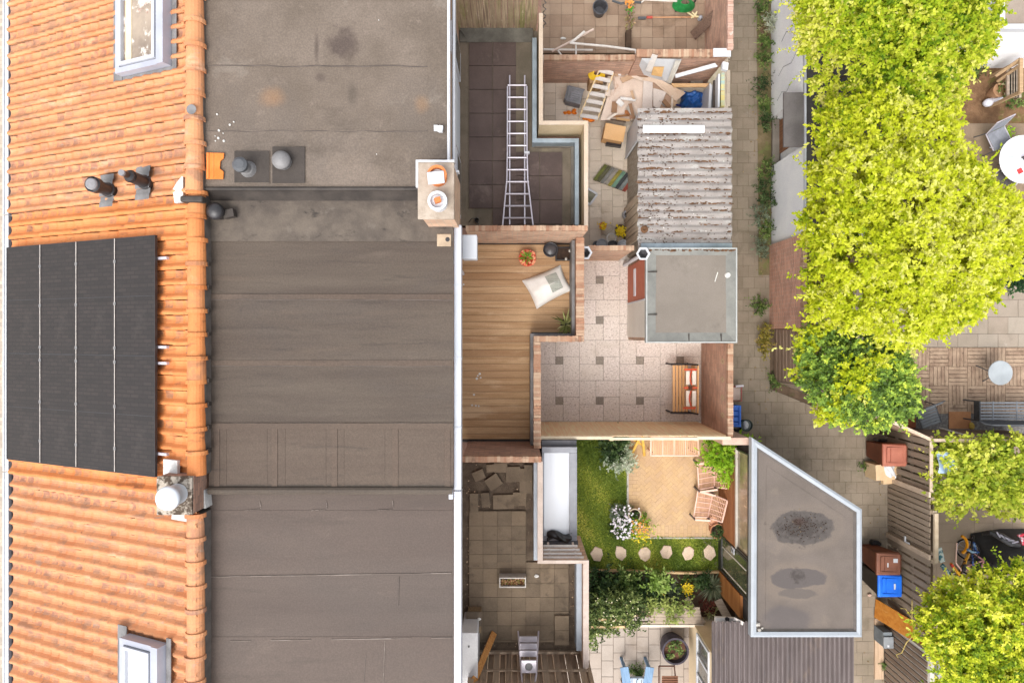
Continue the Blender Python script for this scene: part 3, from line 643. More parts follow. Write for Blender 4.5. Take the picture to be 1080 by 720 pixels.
hp = MB(); a,b,c_,d = rectw(487.5,247.5,503,273,6.9); hp.box(a,b,c_,d,6.62,6.9); hp.box(a-.3,a-.002,c_+.06,c_+.16,6.65,6.8); hp.tube([(a+.1,c_+.1,6.62),(a+.0,c_+.1,6.4),(-1.05,c_+.1,6.1),(-1.08,c_+.1,3.02)], .04, 10); hp.build('rainwater_box', WHITE, hB, bevel=.012)
dm = MB(); x,y,_ = W(227.5,223,7.7); dm.lathe([(.1,7.5),(.1,7.66),(.125,7.67),(.13,7.74),(.10,7.78),(.05,7.8),(0,7.805)], x, y, 22, cap=False); dm.build('vent_dome', BLACKP, hB, smooth=True)
dc = MB().obox((x+.17,y-.02,7.6), (.16,.12,.12), (0,0,.2)); dc.build('vent_base', FELT_DARK, hB)
# ---- roof C
zc_ = 7.35; mb = MB(); xr = PX(478,zc_); xlc = PX(219.5,zc_)
sheets(mb, xlc, xr, [PY(522.5,zc_), PY(540,zc_), PY(605,zc_), PY(673,zc_), -7.4], zc_, .003)
fc = mb.build('flat_roof', FELT_C, hC)
def seam(p0, p1, w=.02):
    n = 12; ln = MB()
    for i in range(n):
        if random.random() < .9:
            a = Vector(p0).lerp(Vector(p1), i/n); b = Vector(p0).lerp(Vector(p1), (i+1)/n); ln.bar(a + Vector((0,random.uniform(-.003,.003),0)), b, w*random.uniform(.3,.8), .006)
    ln.build('lap_seam', SEAM, fc)
seam(W(222,608,zc_+.012), W(476,604,zc_+.012)); seam(W(222,676,zc_+.012), W(476,672,zc_+.012)); seam(W(406,675,zc_+.012), W(404,720,zc_+.012), .016)
for px in (274,344,414): seam(W(px,528,zc_+.01), W(px+1,536,zc_+.01), .02); seam(W(px-16,538,zc_+.012), W(px,537,zc_+.012), .014)
MB().tube([W(420,638,zc_+.006), W(421,608,zc_+.006)], .008, 5).build('crease', LAP, fc); MB().tube([W(384,720,zc_+.006), W(386,690,zc_+.006)], .006, 5).build('crease', LAP, fc)
we = MB().box(PX(217,7.42), xlc, -7.4, PY(556,7.42), 7.3, 7.42); we.build('edge_trim', WHITE, hC)
gC = MB(); gC.box(x0, x1, -7.4, YB+.03, 7.18, 7.4); gC.box(x0-.08, x0-.01, PY(526,7.4), PY(510,7.4), 7.3, 7.43); gC.build('gutter_fascia', WPVC, hC, bevel=.01)
# chimney of C on the ridge
z0 = 7.95; ch = MB(); a,b,c_,d = rectw(166,542,203,503,z0); ch.box(a,b,c_,d,7.0,z0-.05); cm = ch.build('chimney', BRK_D, hC)
PEB = M('pebble_top', P(206,194,178), P(96,82,70), scale=11, rough=.95, bump=1, lo=.42, hi=.58)
MB().box(a-.01,b-.01,c_-.01,d+.01,z0-.05,z0).build('chimney_cap', PEB, cm)
x,y,_ = W(176.5,525.5,z0+.3); 
fp = MB().lathe([(.15,z0),(.15,z0+.24),(.172,z0+.25),(.172,z0+.3),(.16,z0+.33),(.05,z0+.35),(0,z0+.352)], x, y, 28, cap=False).build('flue_cap', M('flue_white', P(226,230,236), P(206,212,220), scale=4, rough=.4, fine=.03), cm, smooth=True)
mt = MB(); mt.obox(on_slope(181,497,.08)+Vector((0,.02,.0)), (.3,.32,.05), (0,-math.atan(SL),0)); mt.obox(W(192,545,7.62), (.32,.1,.05), (0,-.2,-.1)); mt.prism([(PX(p,7.58),PY(q,7.58)) for p,q in ((208,499),(213,498),(217,536),(208,536))], 7.35, 7.58); mt.build('mortar_flaunching', MORTAR, cm)
mw = MB()
q = [on_slope(p,r_,.1) for p,r_ in ((186,193),(193,184),(193,213),(184,214),(182,200))]; mw.add(q + [v - Vector((0,0,.06)) for v in q], [(0,1,2,3,4)] + [(i,(i+1)%5,5+(i+1)%5,5+i) for i in range(5)]); mw.build('mortar_patch', MORTAR, hB)
clp = MB(); clp.box(XR-.17, XR+.17, PY(213,7.9), PY(206,7.9), 7.74, 7.9); clp.build('ridge_saddle', FELT_DARK, hB, bevel=.03)

# solar panels: two rows of four on the tiled slope
PAN = M('solar_cells', P(58,52,51), P(49,45,44), scale=1.2, stretch=(1,6,1), rough=.4, spec=.3, fine=.12, rnd=(P(52,48,47), .4), brick=(.19,.066,.009,P(40,36,36),'xy'), stains=[(P(84,77,73), 1.6, .55, .75, (1,1,1), .35), (P(120,114,108), 26, .72, .78, (1,1,1), .5)])
pc_ = [on_slope(166,246,.14), on_slope(166,502,.14), on_slope(8.5,263,.14), on_slope(8.5,483,.14)]
xa_, xb_ = pc_[0].x, pc_[2].x; yt_, yb2 = (pc_[0].y+pc_[2].y)/2, (pc_[1].y+pc_[3].y)/2; ym = yb2 + (yt_-yb2)*.497
tlt = math.atan(SL); colw = ['at the ridge end','second from the ridge','third from the ridge','at the street-gutter end']
proto = None
def panel_parts(t, w, h):
    m = MB(); m.box(-w/2+.012, w/2-.012, -h/2+.012, h/2-.012, .0, .03); o = m.build('cells', PAN, t, org=ORG[t.name]); o.location = (0,0,0)
    for v in o.data.vertices: pass
    f = MB(); f.box(-w/2,-w/2+.012,-h/2,h/2,-.01,.034); f.box(w/2-.012,w/2,-h/2,h/2,-.01,.034); f.box(-w/2+.012,w/2-.012,-h/2,-h/2+.012,-.01,.034); f.box(-w/2+.012,w/2-.012,h/2-.012,h/2,-.01,.034); o2 = f.build('frame', BLACKP, t); o2.location = (0,0,-.01)
    k = MB(); k.box(-w/2+.015, w/2-.015, -.006, .006, .0302, .0315); o3 = k.build('busbar', BLACKP, t); o3.location = (0,0,.0302)
Lp = math.hypot(xa_-xb_, (xa_-xb_)*SL)/4
for r_, (ya, yb) in enumerate(((yt_, ym+.005), (ym-.005, yb2))):
    for k in range(4):
        u = (k+.5)/4; x = xa_+(xb_-xa_)*u; loc = (x, (ya+yb)/2, zs(x)+.14)
        lb = 'black solar panel %s of the %s row on the orange tiles' % (colw[k], ('upper', 'lower')[r_])
        if proto is None:
            proto = thing('solar_panel', lb, 'solar panel', (0,0,0), 'solar panels on the orange tiled roof'); ORG[proto.name] = Vector((0,0,0))
            panel_parts(proto, Lp-.022, ya-yb); proto.location = loc; proto.rotation_euler = (0,-tlt,0)
        else:
            n = copy_tree(proto); n.location = loc; n.rotation_euler = (0,-tlt,0); n['label'] = lb
rl_ = MB()
for py in (272,366,383,479):
    a = on_slope(177,py,.085); b = on_slope(20,352+(py-352)*.87,.085); rl_.bar(a,(b.x,a.y,zs(b.x)+.085),.04,.05)
rl_.build('panel_rail', ALU, hB)
for k in (1,2,3):
    for v in (.1,.28,.47,.53,.72,.9):
        x = xa_+(xb_-xa_)*k/4; y = yt_+(yb2-yt_)*v; MB().obox((x,y,zs(x)+.184),(.05,.05,.012),(0,-tlt,0)).build('panel_clamp', LEAD, hB)
clm = MB()
for k in (1,2,3):
    x = xa_+(xb_-xa_)*k/4; clm.bar((x,yt_-.005,zs(x)+.178),(x,yb2+.005,zs(x)+.178),.012,.02)
clm.build('panel_clamp_strip', M('clamp_strip', P(206,196,188), P(176,168,162), scale=6), hB)
# vent pipes through the tiles
def tile_pipe(px, py, h, r, cap, par, thin):
    b = on_slope(px, py); p = MB(); p.lathe([(r*1.25,b.z-.1),(r*1.2,b.z+.15),(r,b.z+.17),(r,b.z+h-.1),(r*1.06,b.z+h-.1)], b.x, b.y, 20)
    if thin: p.lathe([(r*1.0,b.z+h-.16),(r*.9,b.z+h-.06),(r*.5,b.z+h-.02),(r*.5,b.z+h+.12)], b.x, b.y, 16)
    o = p.build('vent_pipe', BLACKP, par)
    if not thin: 
        MB().lathe([(r*1.0,b.z+h-.13),(r*1.28,b.z+h-.12),(r*1.28,b.z+h-.01),(r*1.15,b.z+h+.0),(r*1.1,b.z+h-.04)], b.x, b.y, 22, cap=False).build('cowl', BLACKP, o)
        MB().lathe([(r*.95,b.z+h-.06),(r*.95,b.z+h+.035),(r*.8,b.z+h+.05),(0,b.z+h+.055)], b.x+.008, b.y-.004, 22, cap=False).build('cowl_cap', M('cap_grey', P(150,148,150), P(130,128,130)), o)
    else: MB().lathe([(r*.52,b.z+h+.1),(r*.52,b.z+h+.14),(0,b.z+h+.141)], b.x, b.y, 14, cap=False).build('cowl_cap', M('cap_grey', P(150,148,150)), o)
    fl = MB(); n = Vector((-SL,0,1)).normalized()
    for k in range(6):
        y_a = b.y + .26 - k*.087; p0 = b + Vector((.13,0,.13*SL)) + n*(.085+.02*(k%2)); p1 = b + Vector((-.16,0,-.16*SL)) + n*(.085+.02*(k%2))
        fl.add([(p0.x,y_a,p0.z),(p1.x,y_a,p1.z),(p1.x,y_a-.09,p1.z+.01),(p0.x,y_a-.09,p0.z+.01)], [(0,1,2,3)])
    fl.build('flashing', LEAD, o)
tile_pipe(119, 202, .55, .095, True, hA, False); tile_pipe(157, 194, .62, .09, True, hA, True)
# extensions carrying the roof terraces
zt = 3.0
MB().prism(poly_px([(484,0),(571,0),(571,131),(618,131),(618,238),(484,238)],zt), 0, zt-.03).build('extension', BRK_D, hA)
MB().prism(poly_px([(484,240),(613,240),(613,358),(568,358),(568,484),(484,484)],zt), 0, zt-.031).build('extension', BRK_D, hB)
MB().prism(poly_px([(484,486),(570,486),(570,591),(617,591),(617,691),(484,691)],zt), 0, zt-.03).build('extension', BRK_D, hC)
# ------------------------------------------------------------------ roof terraces
# terrace A: bitumen, rubber tiles
BIT = M('bitumen_terrace', P(135,122,107), P(112,103,88), scale=2.2, rough=.85, bump=.2, wpos=True, stains=[(P(154,141,118), 1.2, .54, .7, (2,.5,1), .5), (P(88,82,71), 2, .58, .72, (1,1,1), .5)])
f = MB().prism(poly_px([(484,33),(567,33),(567,147),(612,147),(612,238),(484,238)],zt), zt-.03, zt); f = f.build('terrace_floor', BIT, hA)
RUB = M('rubber_tile', P(104,89,84), P(86,73,69), scale=2.2, rough=.75, bump=.2, bscale=60, wpos=True, rnd=(P(121,104,97), .5), stains=[(P(147,130,121), 2.4, .58, .74, (1,1,1), .45), (P(78,67,62), 1.6, .58, .72, (1,1,1), .5)])
rt = MB()
for j in range(8):
    for i in range(2): 
        if i == 0 and j > 6: continue
        a = 494.5+25*i; b = 45+25*j; x0,x1,y0,y1 = rectw(a+.4,b+.4,a+24.7,min(b+24.7,237.5),zt); rt.box(x0,x1,y0,y1,zt,zt+.03+random.uniform(-.003,.003))
for j in range(4):
    for i in range(3):
        if i == 0 and j < 0: continue
        a = 543.6+25.5*i - (0 if i else 0); b = 160.5+25.4*j
        if i == 2 and False: continue
        x0,x1,y0,y1 = rectw(a+.4,b+.4,min(a+25.1,593),min(b+25,237.5),zt)
        if x1-x0 > .05: rt.box(x0,x1,y0,y1,zt,zt+.03+random.uniform(-.003,.003))
for j in range(5): 
    b = 45+25*j; x0,x1,y0,y1 = rectw(545,b,548,b+24.6,zt)
rt.build('rubber_tiles', RUB, f)
ld = MB(); ld.box(*rectw(485,45,494,33,zt), zt, zt+.05); ld.add([(*W(494.2,45,zt)[:2],zt+.012),(*W(562,45,zt)[:2],zt+.012),(*W(562,33,zt)[:2],zt+.16),(*W(485,33,zt)[:2],zt+.16)], [(0,1,2,3)]); ld.build('felt_upstand', M('green_felt', P(126,122,112), P(98,94,86), scale=3, rough=.9, wpos=True), f)
ur = MB(); ur.box(PX(602,zt), PX(606,zt), PY(237,zt), PY(152,zt), zt, zt+.07); ur.box(PX(563.5,zt), PX(606,zt), PY(156,zt), PY(152,zt), zt, zt+.072); ur.build('felt_kerb', M('grey_felt', P(140,134,124), P(116,110,102), scale=3, rough=.9, wpos=True), f)
zn = MB(); zz = 3.35
zn.box(PX(561.5,zz), PX(566,zz), PY(150.5,zz), PY(40,zz), zt, zz); zn.box(PX(566,zz)+.002, PX(610.5,zz), PY(150.5,zz), PY(146,zz), zt, zz-.002); zn.box(PX(606.3,zz), PX(610.5,zz), PY(237,zz), PY(150.5,zz)-.002, zt, zz)
zn.build('zinc_trim', ZINC, f)
pw = thing('parapet_wall', 'cream rendered parapet around the dark roof terrace, stepping round its corner', 'wall', W(595,130,3.0)); zp = 3.85
x0 = PX(568.4,zp); x1 = PX(572.6,zp); xq0 = PX(616,zp); xq1 = PX(620.2,zp); yj0 = PY(131.6,zp); yj1 = PY(127.5,zp)
pb = MB(); pb.box(x0+.005,x1-.005,yj0,PY(14,zp),zt-.5,zp-.03); pb.box(x0+.005,xq1-.005,yj0+.003,yj1-.005,zt-.5,zp-.032); pb.box(xq0+.005,xq1-.005,PY(238,zp),yj1-.006,zt-.5,zp-.031); pb.build('wall_body', RENDER, pw)
pc = MB(); pc.box(x0,x1,yj1+.001,PY(14,zp),zp-.03,zp); pc.box(x0,xq1,yj0,yj1,zp-.03,zp+.002); pc.box(xq0,xq1,PY(239,zp),yj0-.001,zp-.03,zp); pc.build('coping', M('cream_coping', P(214,196,177), P(206,184,160), scale=3, rough=.8, stains=[(P(179,158,136), 4, .6, .72, (1,1,1), .4)]), pw)
# weathered board fence beyond the dark terrace
FW = wood('weathered_board', P(207,183,152), P(145,125,104), axis=2, rnd=(P(172,150,121), .7), stains=[(P(138,138,76), 1.0, .5, .68, (3,3,.5), .75), (P(250,229,203), 5, .6, .72, (3,3,.4), .6)])
fn = thing('board_fence', 'weathered greenish vertical board fence behind the dark roof terrace', 'fence', (PX(524,zt), PY(33,zt), zt))
fbm = MB(); xx = PX(482,zt); yy = PY(33,zt)
while xx < PX(566,zt): 
    w = .125; fbm.box(xx, xx+w-.014, yy+random.uniform(-.004,.004), yy+.03, zt+.0, 4.95+random.uniform(-.02,.02)); xx += w
fbm.build('boards', FW, fn)
MB().box(PX(482,zt), PX(566,zt), yy+.031, yy+.07, 4.5, 4.6).box(PX(482,zt), PX(566,zt), yy+.031, yy+.07, 3.3, 3.4).build('rail', FW, fn)
# ladder lying on the dark terrace
zl = zt+.1; la = thing('extension_ladder', 'long aluminium ladder with splayed foot lying flat on the dark roof terrace', 'ladder', W(546,160,zt))
def railp(pts, z, w, nm='rail'):
    m = MB()
    for a, b in zip(pts, pts[1:]): m.bar(W(a[0],a[1],z), W(b[0],b[1],z), .028, .065)
    return m.build(nm, ALU, la)
railp([(537.6,80),(537.6,237)], zl, .03); railp([(553.4,80),(553.4,237)], zl, .03)
railp([(535.3,91.5),(535.2,160),(534.6,190),(530.2,237.5)], zl+.07, .03); railp([(555.6,91.5),(555.8,160),(556.6,190),(562.2,237.5)], zl+.07, .03)
for k in range(12):
    py = 90 + 12.72*k; xl_ = 535.5 if py < 165 else 535.2 - (py-165)*.062; xr_ = 555.6 if py < 165 else 555.8 + (py-165)*.078
    m = MB(); m.tube([W(xl_,py,zl+.06), W(xr_,py,zl+.06)], .019, 8); m.build('rung', ALU, la)
MB().box(*rectw(553,159.5,558.5,161.8,zl+.14), zl+.04, zl+.14).build('rung_hook', WHITE, la)
st_ = MB().tube([W(494+i*2.2, 235-5*math.sin(i*.7), zt+.04) for i in range(6)], .006, 5); tag(st_.build('cable', BLACKP), 'thin dark cable curled in the corner of the dark roof terrace', 'cable')
cn = MB().lathe([(.04,zt),(.05,zt+.12),(.045,zt+.12),(.035,zt+.02)], *W(503,233,zt)[:2], 14, cap=False); tag(cn.build('drain_pot', BLACKP), 'small black pot at the foot of the chimney side corner', 'pot')

# terrace B: timber deck and brick parapets
DECK = M('deck_board', P(217,181,140), P(186,147,106), scale=1.6, stretch=(.5,9,9), rough=.7, spec=.3, bump=.2, wpos=True, rnd=(P(168,127,90), .65), stains=[(P(233,202,165), 1.2, .54, .7, (.5,2,1), .5), (P(158,124,90), 2, .62, .74, (.4,3,1), .5)])
f = MB().prism(poly_px([(484,256),(606,256),(606,356),(562,356),(562,466),(484,466)],zt), zt-.031, zt-.012).build('terrace_floor', FELT_DARK, hB)
dk = MB(); yy = PY(258.2,zt); k = 0
while yy > PY(462,zt):
    y1 = yy - .1535; right = 603 if yy > PY(351,zt) else 558.5
    dk.box(PX(485,zt), PX(right,zt), max(y1+.007, PY(462.6,zt)), yy, zt-.01, zt+.018+random.uniform(-.002,.002)); yy = y1; k += 1
dko = dk.build('decking', DECK, f)
wr = MB().box(PX(495.5,zt), PX(498.5,zt), PY(462,zt), PY(290,zt), zt+.0205, zt+.0215)
dpp = MB()
for (a,b) in ((504,396),(507,398),(503,399),(506,394),(498,427),(502,427.5),(505,428),(500,416),(489,300)):
    x,y,_ = W(a,b,zt); s = random.uniform(.01,.03); dpp.lathe([(s,zt+.0215),(s*.6,zt+.024)], x, y, 7)
dpo = dpp.build('bird_droppings', DROP, dko); dpo['kind'] = 'stuff'
def cap_run(mb, p0, p1, width, z, axis):           # soldier bricks laid on edge along an axis
    x0,y0 = p0; x1,y1 = p1; L = (x1-x0) if axis == 'x' else (y1-y0); n = max(1, round(abs(L)/.062)); s = L/n
    for i in range(n):
        h = z + random.uniform(-.006,.006); j = random.uniform(-.005,.005)
        if axis == 'x': mb.box(x0+i*s+.004, x0+(i+1)*s-.004, y0+j, y0+width+j, z-.11, h)
        else: mb.box(x0+j, x0+width+j, y0+i*s+.004, y0+(i+1)*s-.004, z-.11, h)
    if axis == 'x': mb.box(min(x0,x1), max(x0,x1), y0+.006, y0+width-.006, z-.115, z-.012, .5)
    else: mb.box(x0+.006, x0+width-.006, min(y0,y1), max(y0,y1), z-.115, z-.012, .5)
zN = 4.9
w1 = thing('parapet_wall', 'tall salmon brick party wall between the timber deck and the ladder terrace', 'wall', (PX(550,3), PY(258,3)+.05, 3.0))
yn = PY(243.2,zN); x0, x1 = PX(491,zN), PX(620,zN)
MB().box(x0+.004, x1-.004, yn+.006, yn+.09, zt-.05, zN-.1).build('wall_body', BRK, w1)
m = MB(); cap_run(m, (x0,yn), (x1,yn), .098, zN, 'x'); m.build('coping', CAP, w1)
w2 = thing('parapet_wall', 'tall shade-darkened brick party wall between the timber deck and the slab terrace', 'wall', (PX(530,3), PY(463,3)-.05, 3.0))
ys = PY(481.3,zN); x0, x1 = PX(487.5,zN), PX(571,zN)
MB().box(x0+.004, x1-.004, ys-.1, ys-.006, zt-.05, zN-.1).build('wall_body', BRK_D, w2)  # darker brick copy paints the shade on this north-facing side
m = MB(); cap_run(m, (x0,ys-.11), (x1,ys-.11), .11, zN, 'x'); m.build('coping', CAP, w2)
zE = 4.0
w3 = thing('parapet_wall', 'L-shaped brick parapet with lead flashing along the garden side of the timber deck', 'wall', (PX(585,3), PY(355,3), 3.0))
xe0, xe1 = PX(607.6,zE), PX(616.2,zE); xs0, xs1 = PX(562.8,zE), PX(570.4,zE); yj0, yj1 = PY(360.4,zE), PY(354.2,zE)
b = MB(); b.box(xe0+.01, xe1-.006, yj0+.01, yn-.002, 2.4, zE-.1); b.box(xs0+.01, xe0+.008, yj0+.012, yj1-.012, 2.4, zE-.1); b.box(xs0+.01, xs1-.006, ys+.002, yj0+.008, 2.4, zE-.1)
wb = b.build('wall_body', BRK_D, w3)
m = MB(); cap_run(m, (xe0,yj1+.003), (xe0,yn-.004), xe1-xe0, zE, 'y'); cap_run(m, (xs0,yj0), (xe1,yj0), yj1-yj0, zE+.002, 'x'); cap_run(m, (xs0,ys+.004), (xs0,yj0-.003), xs1-xs0, zE, 'y'); m.build('coping', CAP, w3)
l = MB(); l.box(xe0-.055, xe0+.008, yj1, yn-.01, zt-.01, zt+.62); l.box(xs0-.055, xs0+.008, ys+.01, yj1+.05, zt-.01, zt+.6); l.box(xs0+.01, xe0-.06, yj1-.01, yj1+.05, zt-.01, zt+.6); l.build('lead_flashing', LEAD, w3)
# things on the deck
dz = zt + .02
bb = thing('bean_bag', 'white cushion-shaped bean bag with pale grey panel on the timber deck', 'bean bag', W(578,302,dz))
# corners: left tip, top tip, right tip, bottom tip
cs = [W(550.5,296,dz), W(591,279.5,dz), W(603,306,dz), W(566,326,dz)]
def pill(u, v):
    p = cs[0]*(1-u)*(1-v) + cs[1]*u*(1-v) + cs[2]*u*v + cs[3]*(1-u)*v
    a = 1-abs(2*u-1); b_ = 1-abs(2*v-1); ctr = (cs[0]+cs[1]+cs[2]+cs[3])/4
    e = min(a, b_)
    pin = .06*(math.sin(math.pi*u)*(1-b_) + math.sin(math.pi*v)*(1-a))       # edges drawn in between the tips
    p = p.lerp(ctr, pin)
    hgt = .30*(max(a*b_,0))**.42 + .012*math.sin(u*19+v*7)*a*b_ + .008*math.sin(v*23-u*5)*a*b_
    return Vector((p.x, p.y, dz + .03 + hgt))
bm = MB(); bm.sheet(pill, 28, 22); 
bm.sheet(lambda u, v: Vector((pill(u,v).x, pill(u,v).y, dz+.004+.025*(1-min(1,4*min(1-abs(2*u-1),1-abs(2*v-1)))))), 28, 22)
bo = bm.build('cover', M('canvas_white', P(250,246,240), P(240,234,226), scale=5, rough=.85, bump=.3, fine=.03), bb, smooth=True)
pp = MB(); pp.sheet(lambda u, v: pill(.52+.31*u, .17+.62*v) + Vector((0,0,.006)), 12, 10); pp.build('printed_panel', M('grey_weave', P(186,190,180), P(160,166,154), scale=1, rough=.9, bump=.2, brick=(.2,.022,.004,P(206,208,200),'xy')), bb, smooth=True)
rp = thing('flower_pot', 'red glazed pot with spiky green succulent on the timber deck', 'plant pot', W(556,273,dz))
x,y,_ = W(556,273,dz)
MB().lathe([(.11,dz),(.17,dz+.16),(.19,dz+.2),(.18,dz+.21),(.155,dz+.19),(.12,dz+.15)], x, y, 26).build('pot', M('red_glaze', P(230,96,66), P(210,76,50), scale=4, rough=.3, spec=.5, stains=[(P(240,170,150), 9, .62, .7, (1,1,1), .6)]), rp, smooth=True)
def spiky(name, par, x, y, z, n, ln_, mat, wd=.13, tilt=(.35,1.2), seed=1, z0=0.0):
    g_ = np.random.default_rng(seed); az = g_.uniform(0,6.28,n); el = g_.uniform(tilt[0],tilt[1],n)
    d = np.stack([np.cos(az)*np.cos(el), np.sin(az)*np.cos(el), np.sin(el)],1); p = np.tile(np.array([x,y,z]),(n,1)) + d*.03
    return leafmesh(name, p, d, ln_*g_.uniform(.6,1.1,n), np.clip(g_.normal(.5,.25,n),0,1), mat, par, width=wd)
SUCC = leafmat('succulent', [P(84,130,40), P(130,176,60), P(220,220,110)], .25)
spiky('leaves', rp, x, y, dz+.2, 36, .17, SUCC, .22, (.1,1.3))
rim = MB()
for k in range(26):
    t = random.uniform(0,6.28); r_ = random.uniform(.1,.17); rim.obox((x+r_*math.cos(t),y+r_*math.sin(t),dz+.215),(.06,.04,.01),(random.uniform(-.5,.5),random.uniform(-.5,.5),t))
rim.build('petals', M('orange_petal', P(244,120,80), P(250,190,150), scale=14, rough=.7), rp)
bp_ = thing('black_planter', 'round black plastic pot in the far corner of the timber deck', 'plant pot', W(580.3,264.5,dz)); x,y,_ = W(580,265,dz)
MB().lathe([(.12,dz),(.155,dz+.28),(.165,dz+.29),(.165,dz+.31),(.14,dz+.31),(.13,dz+.24),(0,dz+.24)], x, y, 28, cap=False).build('pot', BLACKP, bp_, smooth=True)
MB().lathe([(.133,dz+.25),(.09,dz+.28),(0,dz+.29)], x, y, 24, cap=False).build('lid', M('charcoal_lid', P(84,82,84), P(66,64,66), scale=3, rough=.35, spec=.5), bp_, smooth=True)
dpz = thing('trough_planter', 'dark rectangular trough of soil wedged in the deck corner', 'planter', W(594,267.5,dz)); x0,x1,y0,y1 = rectw(586,260.5,602.5,274.5,dz+.15)
b = MB(); b.box(x0,x1,y0,y0+.02,dz,dz+.18); b.box(x0,x1,y1-.02,y1,dz,dz+.18); b.box(x0,x0+.02,y0+.02,y1-.02,dz,dz+.18); b.box(x1-.02,x1,y0+.02,y1-.02,dz,dz+.18); b.build('box', BLACKP, dpz)
MB().box(x0+.02,x1-.02,y0+.02,y1-.02,dz,dz+.13).build('soil', M('pot_soil', P(84,66,54), P(56,44,38), scale=14, rough=.95, bump=.8), dpz)
for (a,b_) in ((601,264.5),(597,273)):
    x,y,_ = W(a,b_,dz+.2); tag(MB().blob((x,y,dz+.2),(.03,.04,.02),8,5).build('pebble', M('pale_stone', P(206,200,190), P(170,164,156), scale=9), smooth=True), 'small pale stone lying on the dark trough ' + ('near the parapet' if a > 600 else 'by its front edge'), 'stone')
yp = thing('spiky_plant', 'spiky yellow-green yucca in a dark trough beside the deck parapet', 'plant', W(596,345,dz)); x,y,_ = W(596,342,dz)
MB().box(PX(560.5,zt), PX(604,zt), PY(353.4,zt), PY(350.4,zt), dz-.015, dz+.06).build('trough', BLACKP, yp)
MB().lathe([(.09,dz),(.12,dz+.18),(.1,dz+.18),(0,dz+.15)], x, y, 18, cap=False).build('pot', BLACKP, yp)
YUC = leafmat('yucca', [P(92,104,50), P(150,160,90), P(204,206,140), P(226,226,170)], .25)
spiky('leaves', yp, x, y, dz+.18, 60, .34, YUC, .1, (.15,1.3), 3)

# terrace C: old concrete slabs
MOSS = M('moss_soil', P(111,96,81), P(85,72,61), scale=5, rough=.95, bump=.8, wpos=True, stains=[(P(149,132,113), 9, .6, .7, (1,1,1), .6)])
fl = MB().prism(poly_px([(484,488),(563.5,488),(563.5,592),(612,592),(612,690),(484,690)],zt), zt-.03, zt).build('terrace_floor', MOSS, hC)
SLB = M('old_slab', P(126,111,94), P(106,93,78), scale=2.4, rough=.9, bump=.35, wpos=True, rnd=(P(144,126,105), .7), stains=[(P(88,77,65), 1.8, .52, .68, (1,1,1), .65), (P(155,142,122), 4, .64, .74, (1,1,1), .4), (P(79,69,60), 6, .64, .74, (1,1,1), .5)])
sp = [poly_px([(495,538),(555,538),(555,592),(495,592)],zt), poly_px([(495,592),(600,592),(600,676),(495,676)],zt), poly_px([(508,524),(548,524),(548,538),(508,538)],zt)]
paving(sp[:2], .3125, .3125, zt+.04, h=.05, gap=.006, org=(PX(494.5,zt),PY(568.6,zt)), bond=0).build('old_slabs', SLB, fl)
m = MB(); zz = zt+.05
for (a,b_,w,h,r_) in ((520.5,508,15,13,.6),(541,500,15,16,.02),(528,493,14,10,.0),(531,529,22,15,.03),(548,526,14,14,-.03),(512,527,9,15,.1),(500,530,9,20,0),(557,505,8,30,0),(519,493.5,12,8,.1),(505,501,12,10,.4),(551,507,6,26,0)):
    x,y,_ = W(a,b_,zz); MB().obox((x,y,zt+.03+.02*(r_>.5)), (w*hs(zz),h*hs(zz),.05), (random.uniform(-.03,.03),random.uniform(-.03,.03),r_)).build('loose_slab', SLB, fl)
for (a,b_) in ((592.5,656.5),(592.5,672)):
    x,y,_ = W(a,b_,zt+.1); MB().obox((x,y,zt+.085), (.31,.315,.05), (0,.01,0), r=1).build('loose_slab', SLB, fl)
x,y,_ = W(502.5,655,zt+.3); 
zi = MB(); zz = 3.42
zi.box(PX(563,zz), PX(567.5,zz), PY(590.5,zz), PY(488,zz), zt, zz); zi.box(PX(608,zz), PX(613.5,zz), PY(686,zz), PY(592,zz), zt, zz); zi.build('zinc_trim', M('zinc_blue', P(176,186,198), P(156,166,178), scale=2, rough=.45, spec=.5, fine=.04), fl)
PINK = M('pinkish_coping', P(210,193,182), P(193,175,162), scale=4, rough=.9, bump=.2, stains=[(P(167,147,134), 5, .58, .7, (1,1,1), .5)])
w4 = thing('parapet_wall', 'low pinkish-capped parapet stepping round the slab terrace', 'wall', (PX(590,3), PY(592,3), 3.0)); zc4 = 3.75
b = MB(); p = [rectw(567,590.6,572.5,486.5,zc4), rectw(567,594,621,590.6,zc4), rectw(615,706,621,594,zc4)]
for i, (a,b_,c_,d) in enumerate(p): b.box(a+.008,b_-.008,c_+.001,d-.001,2.0,zc4-.05)
b.build('wall_body', BRK, w4)
b = MB()
for i, (a,b_,c_,d) in enumerate(p): b.box(a,b_,c_,d,zc4-.05,zc4+.001*i)
b.build('coping', PINK, w4)
